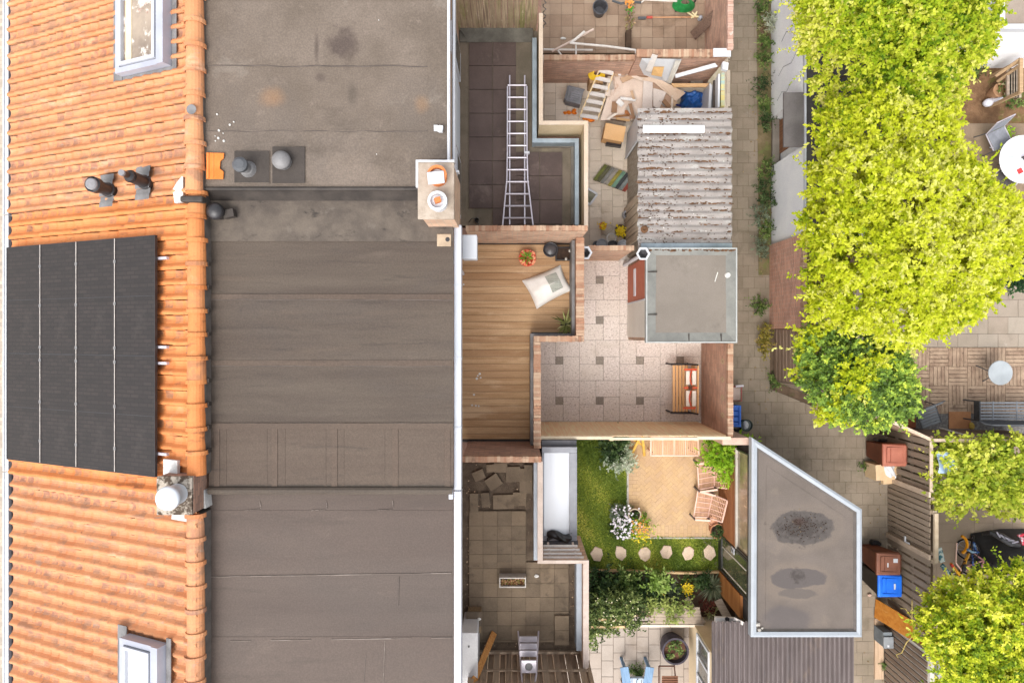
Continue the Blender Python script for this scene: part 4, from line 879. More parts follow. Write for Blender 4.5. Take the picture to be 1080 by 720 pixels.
# planter box with dry plants
pl = thing('window_box', 'oblong white-rimmed planter of withered brown plants on the slab terrace', 'planter', W(540,613,zt+.05)); x0,x1,y0,y1 = rectw(526.5,608.7,554.8,619.4,3.3); z0 = zt+.042
b = MB(); b.box(x0,x1,y0,y0+.025,z0,z0+.26); b.box(x0,x1,y1-.025,y1,z0,z0+.26); b.box(x0,x0+.025,y0+.025,y1-.025,z0,z0+.26); b.box(x1-.025,x1,y0+.025,y1-.025,z0,z0+.26); b.build('box', M('planter_rim', P(206,200,192), P(176,170,162), scale=5, rough=.7), pl)
MB().box(x0+.025,x1-.025,y0+.025,y1-.025,z0,z0+.17).build('soil', M('pot_soil', P(84,66,54)), pl)
n = 260; q = np.stack([rng.uniform(x0+.04,x1-.04,n), rng.uniform(y0+.04,y1-.04,n), np.full(n,z0+.18)],1)
leafmesh('withered_plants', q, rng.normal(size=(n,3))*np.array([1,1,.4])+np.array([0,0,.5]), rng.uniform(.04,.08,n), rng.uniform(0,1,n), leafmat('withered', [P(70,50,40), P(170,120,80), P(214,170,130), P(130,140,60)], .2), pl, .5)
# stepladder
sl_ = thing('stepladder', 'white aluminium stepladder with flat treads standing at the edge of the slab terrace', 'stepladder', W(557,690,zt))
tops = [(556.5,672,zt+.35),(556.5,680,zt+.55),(556.5,688,zt+.8)]
def lad_pt(px, py, z): return W(px, py, z)
def tread(py, z, w0, w1, nm='tread', d=.12):
    m = MB(); a = W(w0,py,z); b_ = W(w1,py,z); m.bar(a, b_, d, .035); return m.build(nm, ALU, sl_)
tread(673.5, zt+.3, 547.8, 566.5); tread(681, zt+.56, 548, 566.3); tread(688.6, zt+.82, 548.2, 566.2)
tp = MB(); x0,x1,y0,y1 = rectw(550,696,565.5,709,zt+1.08); tp.box(x0,x1,y0,y1,zt+1.05,zt+1.09); tpo = tp.build('platform', ALU, sl_)
MB().lathe([(.08,zt+1.09),(.06,zt+1.1),(.05,zt+1.092)], (x0+x1)/2, (y0+y1)/2, 20).build('platform_ring', M('grey_plastic', P(186,186,188)), tpo)
for a in (0, 1):
    m = MB(); m.bar(W(546.6 if not a else 567.8,666,zt+.06), W(550 if not a else 565.4,712,zt+1.06), .03, .07); m.build('rail', ALU, sl_)
    m = MB(); m.bar(W(550 if not a else 565.4,711,zt+1.06), W(551.5 if not a else 563,724,zt+1.4), .025, .05); m.build('guard_rail', ALU, sl_)
m = MB(); m.bar(W(551.5,722,zt+1.36), W(563.5,722,zt+1.36), .06, .04); m.build('guard_bar', ALU, sl_)
# leaning timber plank
pk = MB(); pk.bar(W(521,667,zt+.05), W(498,722,zt+1.25), .13, .045, r=.3)
tag(pk.build('timber_plank', wood('orange_timber', P(206,148,86), P(178,118,62), axis=1, rough=.6)), 'orange-brown timber plank leaning beside the stepladder on the slab terrace', 'plank')
# white cabinet in the corner
wc = thing('storage_cabinet', 'white plastic box in the house-side corner of the slab terrace', 'box', W(493,700,zt)); x0,x1,y0,y1 = rectw(486,667.5,503.3,730,4.1)
MB().box(x0,x1,y0,y1,zt,4.06).build('body', M('offwhite_panel', P(222,222,222), P(204,204,206), scale=1.4, rough=.5), wc, bevel=.02)
MB().box(x0-.01,x1+.012,y0-.01,y1+.012,4.06,4.1).build('lid', M('offwhite_panel', P(222,222,222)), wc, bevel=.012)
x,y,_ = W(494.5,681.2,4.1); MB().lathe([(.02,4.1),(.02,4.115),(0,4.116)], x, y, 12, cap=False).build('lid_knob', BLACKP, wc)
bx = thing('wooden_crate', 'brown wooden box against the house wall of the slab terrace', 'crate', W(500,655,zt)); x0,x1,y0,y1 = rectw(493,646,507.5,668,3.4)
MB().box(x0,x1,y0,y1,zt+.04,3.36).build('body', wood('crate_wood', P(150,128,98), P(120,100,76), axis=1), bx, bevel=.008)
MB().box(x0-.02,x1+.01,y0+.16,y1+.02,3.36,3.4).build('lid', M('crate_lid', P(122,108,92), P(98,86,74), scale=3, rough=.8), bx)
for (a,b_,s,lb) in ((505.5,652.5,.03,'pale yellow-white stone sitting on the brown wooden box'),(566,607.5,.04,'white lump of broken plaster on the terrace slabs near the oblong planter')):
    x,y,_ = W(a,b_,3.42 if a < 510 else 3.08); z = 3.4 if a < 510 else 3.04
    tag(MB().blob((x,y,z+s*.5),(s*1.3,s,s*.6),9,6,.15).build('stone', DROP), lb, 'stone')
lv = MB()
for k in range(70):
    a, b_ = random.choice([(random.uniform(492,495),random.uniform(500,640)),(random.uniform(602,608),random.uniform(600,660)),(random.uniform(510,560),random.uniform(678,682)),(random.uniform(494,560),random.uniform(490,535))])
    x,y,_ = W(a,b_,zt+.05); s = random.uniform(.006,.02); lv.obox((x,y,zt+.05),(s*1.6,s,.006),(0,0,random.uniform(0,3)))
tag(lv.build('fallen_leaves', M('pale_litter', P(206,180,150), P(150,116,88), scale=8)), 'pale crumbs and dry leaf litter scattered over the slab terrace', 'litter', kind='stuff')
# slatted timber fence at the foot of the picture
SLAT = wood('grey_slat', P(158,136,116), P(122,104,88), axis=2, rnd=(P(180,160,138), .6), stains=[(P(98,84,72), 3, .58, .7, (3,3,.6), .5)])
ff = thing('slat_fence', 'weathered brown vertical slat fence at the bottom edge of the slab terrace', 'fence', (PX(556,zt), PY(688,zt), zt)); yy = PY(687,zt)
b = MB(); xx = PX(497,zt); k = 0
while xx < PX(615,zt): b.box(xx, xx+.12, yy-.03-(.055 if k%2 else 0), yy-(.055 if k%2 else 0), zt+.02, 4.75); xx += .128; k += 1
b.build('slats', SLAT, ff)
MB().box(PX(497,zt), PX(616,zt), yy-.0, yy+.05, zt+.02, zt+.1).build('bottom_rail', SLAT, ff)
MB().box(PX(497,zt), PX(616,zt), yy+.001, yy+.03, zt+.82, zt+.88).build('mid_rail', SLAT, ff)
MB().box(PX(615.5,zt), PX(619,zt), yy-.06, yy+.02, 2.5, 4.8).build('post', SLAT, ff)
# ------------------------------------------------------------------ courtyard and yard walls
def brick_wall(name, label, x0, x1, y0, y1, z0, z1, mat, axis, cap=CAP, over=.01):
    t = thing(name, label, 'wall', ((x0+x1)/2, (y0+y1)/2, z0))
    MB().box(x0+over, x1-over, y0+over, y1-over, z0-.05, z1-.1).build('wall_body', mat, t)
    m = MB()
    if axis == 'x': cap_run(m, (x0,y0), (x1,y0), y1-y0, z1, 'x')
    else: cap_run(m, (x0,y0), (x0,y1), x1-x0, z1, 'y')
    m.build('coping', cap, t); return t
REDW = M('old_red_brick', P(215,177,155), P(192,152,134), scale=1.6, rough=.9, bump=.3, brick=(.21,.065,.006,P(183,156,138),'wall'), stains=[(P(222,194,173), 1.2, .54, .72, (1,1,1.6), .5), (P(130,104,92), 1.6, .6, .74, (1,1,1), .5)])
zz = 1.55; a,b_,c_,d = rectw(573.5,63.2,671,57.8,zz)
brick_wall('garden_wall', 'low brown brick wall between the rubbish courtyard and the paved yard with broken white poles', a,b_,c_,d, 0,zz, REDW,'x')
zz = 1.85; a,b_,c_,d = rectw(671.5,60,768,52,zz)
gw = brick_wall('garden_wall', 'taller red brick wall section with a white corner stone behind the junk boards', a,b_,c_,d, 0,zz, REDW,'x')
MB().box(PX(752,zz),PX(770.5,zz),c_-.01,d+.01,zz+.007,zz+.03).build('white_corner_stone', WHITE, gw)
zz = 1.95; a,b_,c_,d = rectw(767.5,52,773.5,-60,zz)
brick_wall('garden_wall', 'red brick wall running up the alley side of the paved yard', a,b_,c_,d, 0,zz, REDW,'y', M('pink_coping', P(206,166,148), P(186,146,128), scale=4, rough=.9, rnd=(P(220,190,174), .6), stains=[(P(230,215,205), 4, .6, .7, (1,1,1), .6)]))
zz = 2.35; a,b_,c_,d = rectw(620,264,669,258.8,zz)
brick_wall('garden_wall', 'salmon brick wall between the rubbish courtyard and the pebble patio', a,b_,c_,d, 0,zz, BRK,'x')
zz = 2.25; a,b_,c_,d = rectw(767.6,461,773.4,362,zz)
rwl = brick_wall('garden_wall', 'brown brick wall with four pale diamonds behind the garden bench', a,b_,c_,d, 0,zz, REDW,'y')
dm = MB()
for py in (381,400,419,437.5):
    z = 1.85; y = PY(py,z); x = a+.006
    for k in range(3):
        s = (.05,.03,.05)[k]; o = (-.075,0,.075)[k]
        vs = [(x,y+.03,z+o*2.2),(x,y,z+o*2.2+.1),(x,y-.03,z+o*2.2),(x,y,z+o*2.2-.1)]
    dm.add([(x-.004,y+.075,z),(x-.004,y,z+.17),(x-.004,y-.075,z),(x-.004,y,z-.17),(x-.004,y+.035,z),(x-.004,y,z+.08),(x-.004,y-.035,z),(x-.004,y,z-.08)], [(0,1,5,4),(1,2,6,5),(2,3,7,6),(3,0,4,7)])
dm.build('diamond_inlay', M('pale_inlay', P(206,186,150), P(186,166,132), scale=9), rwl)
# ------------------------------------------------------------------ corrugated shed
CORR = M('corrugated_cement', P(171,164,160), P(148,141,137), scale=2.4, stretch=(.8,1.6,1), rough=.9, bump=.35, bscale=60, wpos=True,
         stains=[(P(188,188,184), 3.5, .55, .68, (.7,1.6,1), .55), (P(118,111,107), 7, .6, .72, (.6,1.6,1), .5)])
sh = thing('corrugated_shed', 'shed under a lichen-spotted pale corrugated cement roof with white skylight strip', 'shed', (PX(720,2.2), PY(190,2.2), 0)); zz = 2.2
x0,x1,y0,y1 = rectw(673,262.5,772,114,zz); per = (y1-y0)/20
MB().box(x0+.12,x1-.1,y0+.05,y1-.05,-.02,zz-.12).build('wall', M('grey_boarding', P(198,187,170), P(166,154,138), scale=3, stretch=(1,8,1), rough=.85, stains=[(P(131,119,105), 3, .58, .7, (1,4,1), .5)]), sh)
def corr(u, v):
    s = .5+.5*math.cos(2*math.pi*20*v)
    return Vector((x0+(x1-x0)*u + .012*math.sin(v*61), y0+(y1-y0)*v, zz-.04*(1-s)-.02*(1-u)+.003*math.sin(u*14)))
m = MB(); m.sheet(corr, 16, 240); ro = m.build('roof', CORR, sh, smooth=True)
# moss lying in the troughs
ms = MB()
for j in range(20):
    if j in (17,): continue
    v = (j+.5)/20; dens = 84 if 3 < j else 40
    if j < 3: dens = 24
    for k in range(dens):
        u = random.random(); 
        if math.sin(u*9+j*2.3)+random.uniform(-.8,.8) < -.25: continue
        p = corr(u, v + random.gauss(0,.0035)); s = random.uniform(.006,.021)
        ms.blob((p.x,p.y,p.z+.004), (s*random.uniform(1,4.2),s*.75,s*.55), 6, 4, .25)
MOSSB = M('brown_moss', P(112,82,61), P(70,54,44), scale=9, rough=.95, rnd=(P(138,100,70), .6))
mo = ms.build('moss', MOSSB, ro); mo['kind'] = 'stuff'
lp = MB()
for k in range(700):
    u, v = random.random(), random.random()
    if random.random() < .5: u *= .4
    p = corr(u, v); s = random.uniform(.006,.02); lp.blob((p.x,p.y,p.z+.002),(s*1.3,s,s*.35),6,4,.3)
lo_ = lp.build('lichen', M('lichen_spots', P(92,76,66), P(236,232,226), scale=7, lo=.55, hi=.64, rough=.95), ro); lo_['kind'] = 'stuff'
sk = MB(); a,b_,c_,d = rectw(678,140.5,743,132,zz); sk.sheet(lambda u,v: Vector((a+(b_-a)*u, c_+(d-c_)*v, zz+.012+.012*math.cos(v*9))), 4, 10); sk.build('skylight_strip', M('white_grp', P(252,252,252), P(246,246,246), scale=2, rough=.4, fine=.02), ro)
zf = MB(); a,b_,c_,d = rectw(676,263.5,772,256.5,2.23); zf.box(a,b_,c_,d,2.18,2.24); zf.build('zinc_flashing', ZINC, sh)
kn = MB(); x,y,_ = W(679.5,242,2.2); kn.lathe([(.07,2.16),(.09,2.22),(.04,2.24),(0,2.2)], x, y, 12, cap=False); kn.build('moss_clump', MOSSB, sh)
wd = MB(); wd.bar(W(662.5,163,0.02)+Vector((0,0,.9)), W(669,114,.02)+Vector((0,0,.9)), .05, 1.8); 
dr = thing('shed_door', 'white panel door standing open at the corrugated shed', 'door', W(664,140,0)); 
p0 = Vector((PX(674,1.95),PY(146,1.95),0)); p1 = Vector((PX(677,1.95),PY(114,1.95),0))
MB().bar(p0+Vector((0,0,.98)), p1+Vector((0,0,.98)), .04, 1.9).build('leaf', WHITE, dr)
bdm = MB()
for k in range(5): bdm.box(PX(674,2.0)-.02+.0*k, PX(674,2.0)-.0, PY(252-10*k,2.0), PY(243-10*k,2.0)-.004, .0, 2.05)
bdm.build('side_board', wood('grey_board', P(229,210,186), P(195,178,154), axis=2, rnd=(P(208,190,167),.6)), sh)
# ------------------------------------------------------------------ flat-roofed brick shed
s2 = thing('brick_shed', 'brick garden shed with flat grey felt roof and red shutters', 'shed', (PX(730,2.5), PY(312,2.5), 0)); zz = 2.5
x0,x1,y0,y1 = rectw(681,361.5,777,261.5,zz)
MB().box(x0+.03,x1-.05,y0+.05,y1-.05,-.02,zz-.1).build('wall', BRK, s2)
GFL = M('grey_felt_roof', P(136,127,118), P(122,114,105), scale=1.1, rough=.8, bump=.2, bscale=60, wpos=True, rnd=(P(142,133,125), .5), stains=[(P(151,142,132), 2.2, .58, .72, (1,1,1), .5), (P(106,100,92), 1.4, .6, .74, (1,1,1), .5), (P(164,155,141), 7, .68, .76, (1,1,1), .6)])
m = MB(); m.box(x0+.2,x1-.2,PY(311,zz),y1-.12,zz-.1,zz-.03); m.box(x0+.2,x1-.2,y0+.2,PY(309.5,zz),zz-.1,zz-.026); r2 = m.build('roof', GFL, s2)
m = MB(); iz = zz-.028
def ring4(o, i): return [(o[0],o[2]),(o[1],o[2]),(o[1],o[3]),(o[0],o[3])], [(i[0],i[2]),(i[1],i[2]),(i[1],i[3]),(i[0],i[3])]
oo, ii = ring4((x0+.02,x1-.02,y0+.02,y1-.02),(x0+.24,x1-.24,y0+.24,y1-.16))
for k in range(4):
    j = (k+1)%4; m.add([(*oo[k],zz+.025),(*oo[j],zz+.025),(*ii[j],iz),(*ii[k],iz)], [(0,1,2,3)])
m.build('felt_kerb', M('kerb_felt', P(141,141,136), P(124,124,120), scale=3, rough=.8, wpos=True, stains=[(P(101,100,95), 4, .62, .74, (1,1,1), .5)]), r2)
m = MB(); w=.03
m.box(x0,x1,y0,y0+w,zz-.12,zz+.04); m.box(x0,x1,y1-w,y1,zz-.12,zz+.04); m.box(x0,x0+w,y0+w,y1-w,zz-.12,zz+.04); m.box(x1-w,x1,y0+w,y1-w,zz-.12,zz+.04); m.build('roof_trim', M('pale_trim', P(188,190,188), P(167,169,167), scale=4, rough=.5), s2)
m = MB()
for k in range(60): 
    x = x0+.05+(x1-x0-.1)*random.random(); m.blob((x,y1-.05+random.uniform(-.03,.02),zz+.03),(random.uniform(.01,.05),.015,.012),6,4,.2)
mo = m.build('moss', MOSSB, s2); mo['kind'] = 'stuff'
m = MB()
for (p,q,r_,s_) in ((683,286,693,287.2),(683,331,693,332.2),(726,352,727,360),(760,352,761,360)): m.box(*rectw(p,s_,r_,q,zz), zz-.02, zz+.02)
m.build('kerb_joint', FELT_DARK, r2)
MB().bar(W(754,297,zz-.02), W(757,287,zz-.02), .02,.008).build('scratch', DROP, r2); m = MB(); x,y,_ = W(768,290,zz); m.lathe([(.07,zz-.03),(.05,zz+.01),(0,zz+.012)],x,y,12,cap=False); m.build('bird_droppings', DROP, r2)
sht = MB(); xw = x0+.02
REDS = M('red_shutter', P(217,128,97), P(192,106,80), scale=3, stretch=(1,1,6), rough=.6)
sht.box(xw-.012,xw+.005,PY(318,1.2),PY(277,1.2),.05,2.38); sd_ = sht.build('shutter', REDS, s2)
m = MB()
for z in (1.0,1.18): m.box(xw-.03,xw-.013,PY(312,1.2),PY(283,1.2),z,z+.05)
m.build('white_slat', WHITE, sd_)
m = MB(); m.box(xw-.02,xw+.004,y0+.12,PY(319,1.2),.02,2.38); m.build('door', M('cream_door', P(247,243,232), P(236,230,219), scale=1, rough=.6), s2)
m = MB(); m.box(xw-.03,xw+.004,PY(319,1.2)+.003,PY(317.6,1.2)+.003,.02,2.4); m.build('door_post', WHITE, s2)
def hopper(px, py, z, label):
    t = thing('rainwater_hopper', label, 'hopper', W(px,py,z-.3)); x,y,_ = W(px,py,z)
    m = MB(); m.lathe([(.05,z-.3),(.15,z-.05),(.16,z),(.118,z),(.1,z-.06),(.04,z-.2)], x, y, 6, cap=False); m.build('funnel', WHITE, t)
    m = MB(); m.lathe([(.112,z-.03),(0,z-.1)], x, y, 6, cap=False); m.build('leaf_guard', BLACKP, t); 
    m = MB(); m.tube([(x,y,z-.3),(x,y,.05 if z < 3 else z-1.2)], .045, 10); m.build('downpipe', WHITE, t)
hopper(617,266.5,3.3,'white rainwater hopper on the outside of the deck parapet'); hopper(678.5,267.5,2.62,'white rainwater hopper at the corner of the flat grey shed roof')

# ------------------------------------------------------------------ rubbish in the courtyard
gb = thing('plastic_tub', 'crumpled grey plastic tub with moulded ribs in the rubbish courtyard', 'tub', W(606,101,0)); x,y,_ = W(606,101,.3)
m = MB(); m.M = Matrix.Translation((x,y,0)) @ Matrix.Rotation(-.25,4,'Z')
m.box(-.2,.2,-.2,.18,.0,.34); m.box(-.24,-.2,-.17,.2,.05,.36); m.box(-.22,.22,.16,.21,.3,.36); m.build('body', M('grey_tub', P(142,142,146), P(116,116,120), scale=5, rough=.5, bump=.4), gb, bevel=.03)
m = MB(); m.M = Matrix.Translation((x+.02,y-.02,.34)) @ Matrix.Rotation(-.25,4,'Z')
for k in range(4): m.box(-.13,.13,-.12+.06*k,-.095+.06*k,0,.02)
m.tube([(.12*math.cos(t*.52),.12*math.sin(t*.52),.02) for t in range(12)], .014, 6, closed=True); m.build('lid_ribs', M('grey_light', P(160,160,166), P(136,136,140)), gb)
og = MB()
for k in range(7): og.blob((PX(601,.05)+random.uniform(-.13,.13),PY(118,.05)+random.uniform(-.04,.04),.05),(.06,.04,.05),8,5,.2)
ORG_ = M('orange_plastic', P(246,140,40), P(226,116,30), scale=6, rough=.5)
tag(og.build('orange_bag', ORG_), 'crumpled bright orange bag on the slabs below the grey tub', 'bag')
og = MB()
for k in range(7): og.blob((PX(619,.25)+random.uniform(-.14,.14),PY(126,.25)+random.uniform(-.05,.05),.25),(.07,.04,.05),8,5,.2)
tag(og.build('orange_bag', ORG_), 'crumpled orange bag caught on the lower end of the white slatted frame', 'bag')
yt = thing('hose_box', 'tall wooden box with a yellow hose coiled in its top against the brown brick wall', 'box', W(628,84,0))
m = MB(); x,y,_ = W(628,84,.4); m.M = Matrix.Translation((x,y-.06,0)); m.box(-.17,.17,-.1,.12,0,.6); m.build('box', wood('chip_wood', P(206,170,126), P(176,138,98), axis=2), yt)
m = MB()
for k in range(5): m.tube([(x+.2*math.cos(t*.35)*(1-k*.12), y+.02+.13*math.sin(t*.35)*(1-k*.1), .66+.03*k+.01*math.sin(t)) for t in range(18)], .022, 6, closed=True)
m.build('hose', M('yellow_hose', P(246,206,50), P(226,180,30), scale=5, rough=.5), yt)
# white slatted frame leaning
wf = thing('bed_base', 'white wooden slatted bed frame leaning over the rubbish pile', 'frame', W(627,102,0))
A0, A1, B0, B1 = W(632.5,73,.85), W(647,76.5,.85), W(611,124,.25), W(630,127,.25)
CW = M('chipped_white', P(232,226,220), P(208,200,194), scale=3, rough=.8, stains=[(P(150,126,108), 4, .6, .7, (1,1,1), .5)])
m = MB(); m.bar(A0,B0,.035,.05); m.build('side_rail', M('pale_pine', P(240,214,170), P(222,192,146), scale=3, stretch=(6,1,1)), wf); m = MB(); m.bar(A1,B1,.035,.05); m.build('side_rail', M('pale_pine', P(240,214,170)), wf)
for k in range(7):
    t_ = k/6*.93+.03; m = MB(); m.bar(A0.lerp(B0,t_)+Vector((0,0,.03)), A1.lerp(B1,t_)+Vector((0,0,.03)), .1, .018); m.build('slat', CW, wf)
# torn plywood sheets
PLY = M('torn_plywood', P(236,216,200), P(216,194,178), scale=2, rough=.9, rnd=(P(222,200,184), .6), stains=[(P(168,112,72), 1.5, .58, .66, (1.6,.7,1), .85), (P(244,236,230), 2.6, .58, .68, (1,1,1), .6)])
PLN = M('bare_board', P(222,196,174), P(204,178,156), scale=2, rough=.9, rnd=(P(234,212,192), .7), stains=[(P(190,158,130), 2, .58, .72, (1,1,1), .5)])
def board(name, label, pts, z, th, mat, cat='board', grp=None):
    vs = [W(p[0],p[1],(p[2] if len(p) > 2 else z)) for p in pts]; n = len(vs)
    a = sum(vs[i-1].x*vs[i].y-vs[i].x*vs[i-1].y for i in range(n))
    if a < 0: vs = vs[::-1]
    m = MB(); m.add([v-Vector((0,0,th)) for v in vs]+vs, [tuple(range(n-1,-1,-1)), tuple(range(n,2*n))]+[(i,(i+1)%n,n+(i+1)%n,n+i) for i in range(n)])
    return tag(m.build(name, mat), label, cat, grp)
GRPB = 'boards in the courtyard rubbish pile'
board('plywood_sheet', 'large stained plywood sheet with torn brown strip on the rubbish pile', [(646,78.5),(690,80),(690,112),(668,126),(633,127),(640,104)], .5, .03, PLY, grp=GRPB)
board('plywood_sheet', 'pale upright-striped board at the right of the torn plywood', [(679,80,.56),(688.5,80.5,.56),(688,124,.56),(677,122,.56)], .56, .02, M('pale_board', P(226,214,206), P(212,198,190), scale=2), grp=GRPB)
board('plywood_sheet', 'pink-beige board with pointed corner reaching toward the blue tarp', [(664,68.5,.62),(691,81,.66),(723,98,.7),(713,107,.68),(690,87,.6),(654,79,.55)], .62, .02, PLN, grp=GRPB)
board('plywood_sheet', 'brownish triangular board below the pointed board', [(688,82,.5),(722,98.5,.62),(704,115,.55),(690,118,.5)], .5, .018, M('tan_board', P(206,172,148), P(186,152,128), scale=2), grp=GRPB)
board('plywood_sheet', 'white-grey torn board scrap over the tan triangular board', [(689,93,.6),(703,97,.64),(695,116,.6),(689,112,.6)], .6, .015, M('pale_board', P(226,214,206)), grp=GRPB)
board('plywood_sheet', 'small board corner poking out at the top of the torn plywood', [(649,72.5,.4),(658,74,.4),(656,80,.4),(649,80,.4)], .4, .02, PLN, grp=GRPB)
board('white_board', 'white panel leaning on the red brick wall behind the pile', [(677,61.5,1.86),(719,62.5,1.86),(706.5,88,.62),(671.5,76,.75)], 1.2, .03, M('white_board', P(236,238,242), P(220,222,226), scale=2, rough=.6), 'panel', GRPB)
board('white_plank', 'short white plank standing across the white panel', [(688,57,2.0),(693.8,58.5,2.0),(687,76.5,1.35),(680.5,74.5,1.35)], 1.3, .03, CW, 'plank', GRPB)
board('chipboard_square', 'small orange-tan square of chipboard in front of the white panel', [(689,70.5,1.5),(700.5,70.5,1.5),(698,81,1.1),(687,79,1.1)], 1.2, .02, M('chipboard', P(244,200,140), P(232,184,122), scale=9), 'board', GRPB)
board('door_frame_strip', 'cream grooved frame strip beside the white panel', [(712.5,64,1.9),(718.5,64,1.9),(708,88,.75),(703.5,86.5,.75)], 1.2, .03, M('cream_strip', P(236,232,222), P(212,206,196), scale=3, stretch=(9,1,1)), 'strip', GRPB)
board('white_beam', 'long white beam slanting in front of the red brick wall', [(712,78.5,1.2),(754,66.5,1.7),(757,70,1.7),(713,82,1.2)], 1, .05, WHITE, 'beam', GRPB)
board('pine_batten', 'pine batten lying just above the blue tarp', [(708,88,.75),(751,88,.75),(751,91.8,.75),(711,91.8,.75)], .75, .05, M('pine_batten', P(226,186,140), P(206,164,118), scale=3, stretch=(1,8,8)), 'batten', GRPB)
board('paving_slab', 'pale concrete block behind the pine batten', [(729,82,.3),(743,82,.3),(741,88,.3),(728,88,.3)], .3, .25, SQ, 'block', GRPB)
board('timber_beam', 'mossy grey timber slanting to the white post beside the alley', [(747,85,1.0),(764,65,1.85),(768,67.5,1.85),(751,90,1.0)], 1, .07, M('mossy_timber', P(206,196,176), P(166,158,130), scale=4), 'timber', GRPB)
board('white_post', 'white post end with a bolt at the alley corner of the rubbish pile', [(762.5,65,1.95),(768.5,66.5,1.95),(767.5,74,1.9),(762,72.5,1.9)], 1.7, .12, WHITE, 'post', GRPB)
board('fence_batten', 'white batten along the blue tarp', [(748.5,88,1.0),(751.5,88,1.0),(750,114,1.0),(747,114,1.0)], 1, .9, WHITE, 'batten', GRPB)
board('dark_board', 'dark narrow panel upright beside the white batten at the alley edge', [(752.5,85,1.2),(756.5,84,1.2),(756,113,1.2),(752,113,1.2)], 1.1, .05, M('dark_panel', P(92,82,76), P(64,56,52), scale=4), 'panel', GRPB)
board('white_trim', 'thin white trim strip upright at the alley edge', [(757.5,78,1.45),(759.6,78,1.45),(759,113,1.4),(757,113,1.4)], 1.4, 1.0, WHITE, 'strip', GRPB)
m = MB(); x0,x1,y0,y1 = rectw(760.5,112.5,764.3,77,1.4); m.box(x0,x1,y0,y1,.0,1.4); 
tag(m.build('painted_board', M('painted_board', P(150,196,206), P(226,206,130), scale=2.2, stretch=(.2,1,.2), rough=.7, lo=.42, hi=.58, wpos=True, stains=[(P(196,120,60), 2.4, .56, .62, (.2,1,.2), .9)])), 'thin upright board painted blue, yellow and orange at the alley edge', 'board')
rr = random.Random(5)
SCR = [('scrap_board','pale',(232,214,198)),('scrap_board','tan',(204,172,142)),('scrap_board','white',(236,232,228)),('scrap_board','brown',(160,124,96)),('scrap_board','grey',(182,172,162))]
WHERE = ['between the white bed base and the torn plywood','at the top edge of the torn plywood','on the middle of the torn plywood','above the junk by the cardboard box','under the pointed pink-beige board','just above the skylight end of the corrugated roof','at the left of the blue tarpaulin','against the brown brick wall','beside the white panel foot','near the shed door head']
SPOT = [(641,90),(668,83),(664,102),(652,112),(700,108),(690,116),(708,106),(652,72),(678,78),(668,118)]
k_ = 0
for (px,py),wh in zip(SPOT,WHERE):
    for q in range(2):
        nm_, cn_, cc_ = SCR[(k_*3+q) % 5]; k_ += 1
        x,y,_ = W(px+rr.uniform(-4,4),py+rr.uniform(-3,3),.62); m = MB(); m.obox((x,y,.6+.02*q+rr.uniform(0,.05)),(rr.uniform(.18,.5),rr.uniform(.05,.16),.018),(rr.uniform(-.12,.12),rr.uniform(-.12,.12),rr.uniform(0,3.1)))
        tag(m.build(nm_, M('scrap_'+cn_, P(*cc_), scale=4, rough=.9, stains=[(P(150,120,92), 5, .6, .72, (1,1,1), .5)])), ('longer ' if q else 'shorter ')+cn_+' scrap board '+wh, 'scrap', 'scrap boards in the rubbish pile')
# blue tarp
bt = MB(); cx, cy, _ = W(733,103,.4)
def tarp(u, v):
    x = (u-.5)*2; y = (v-.5)*2; r_ = max(abs(x),abs(y)); k = (1-.12*min(abs(x),abs(y)))
    h = .42*(1-r_**2.2)**.5 + .04*math.sin(x*7+y*3)+.03*math.sin(y*11-x*5) if r_ < 1 else .0
    return Vector((cx+x*.3*k+.02*math.sin(y*6), cy+y*.25*k+.02*math.sin(x*7), .05+max(h,0)))
bt.sheet(tarp, 26, 22); tag(bt.build('blue_tarp', M('blue_tarp', P(44,110,190), P(26,78,150), scale=5, rough=.4, spec=.5, bump=.5, bscale=14), smooth=True), 'crumpled blue tarpaulin bundle beside the corrugated roof', 'tarpaulin')
m = MB(); m.tube([W(706,112,.3),W(712,110,.4),W(718,112,.3)], .03, 6); tag(m.build('blue_rope', M('navy', P(50,60,130), P(36,40,100))), 'dark blue rope end in front of the blue tarpaulin', 'rope')
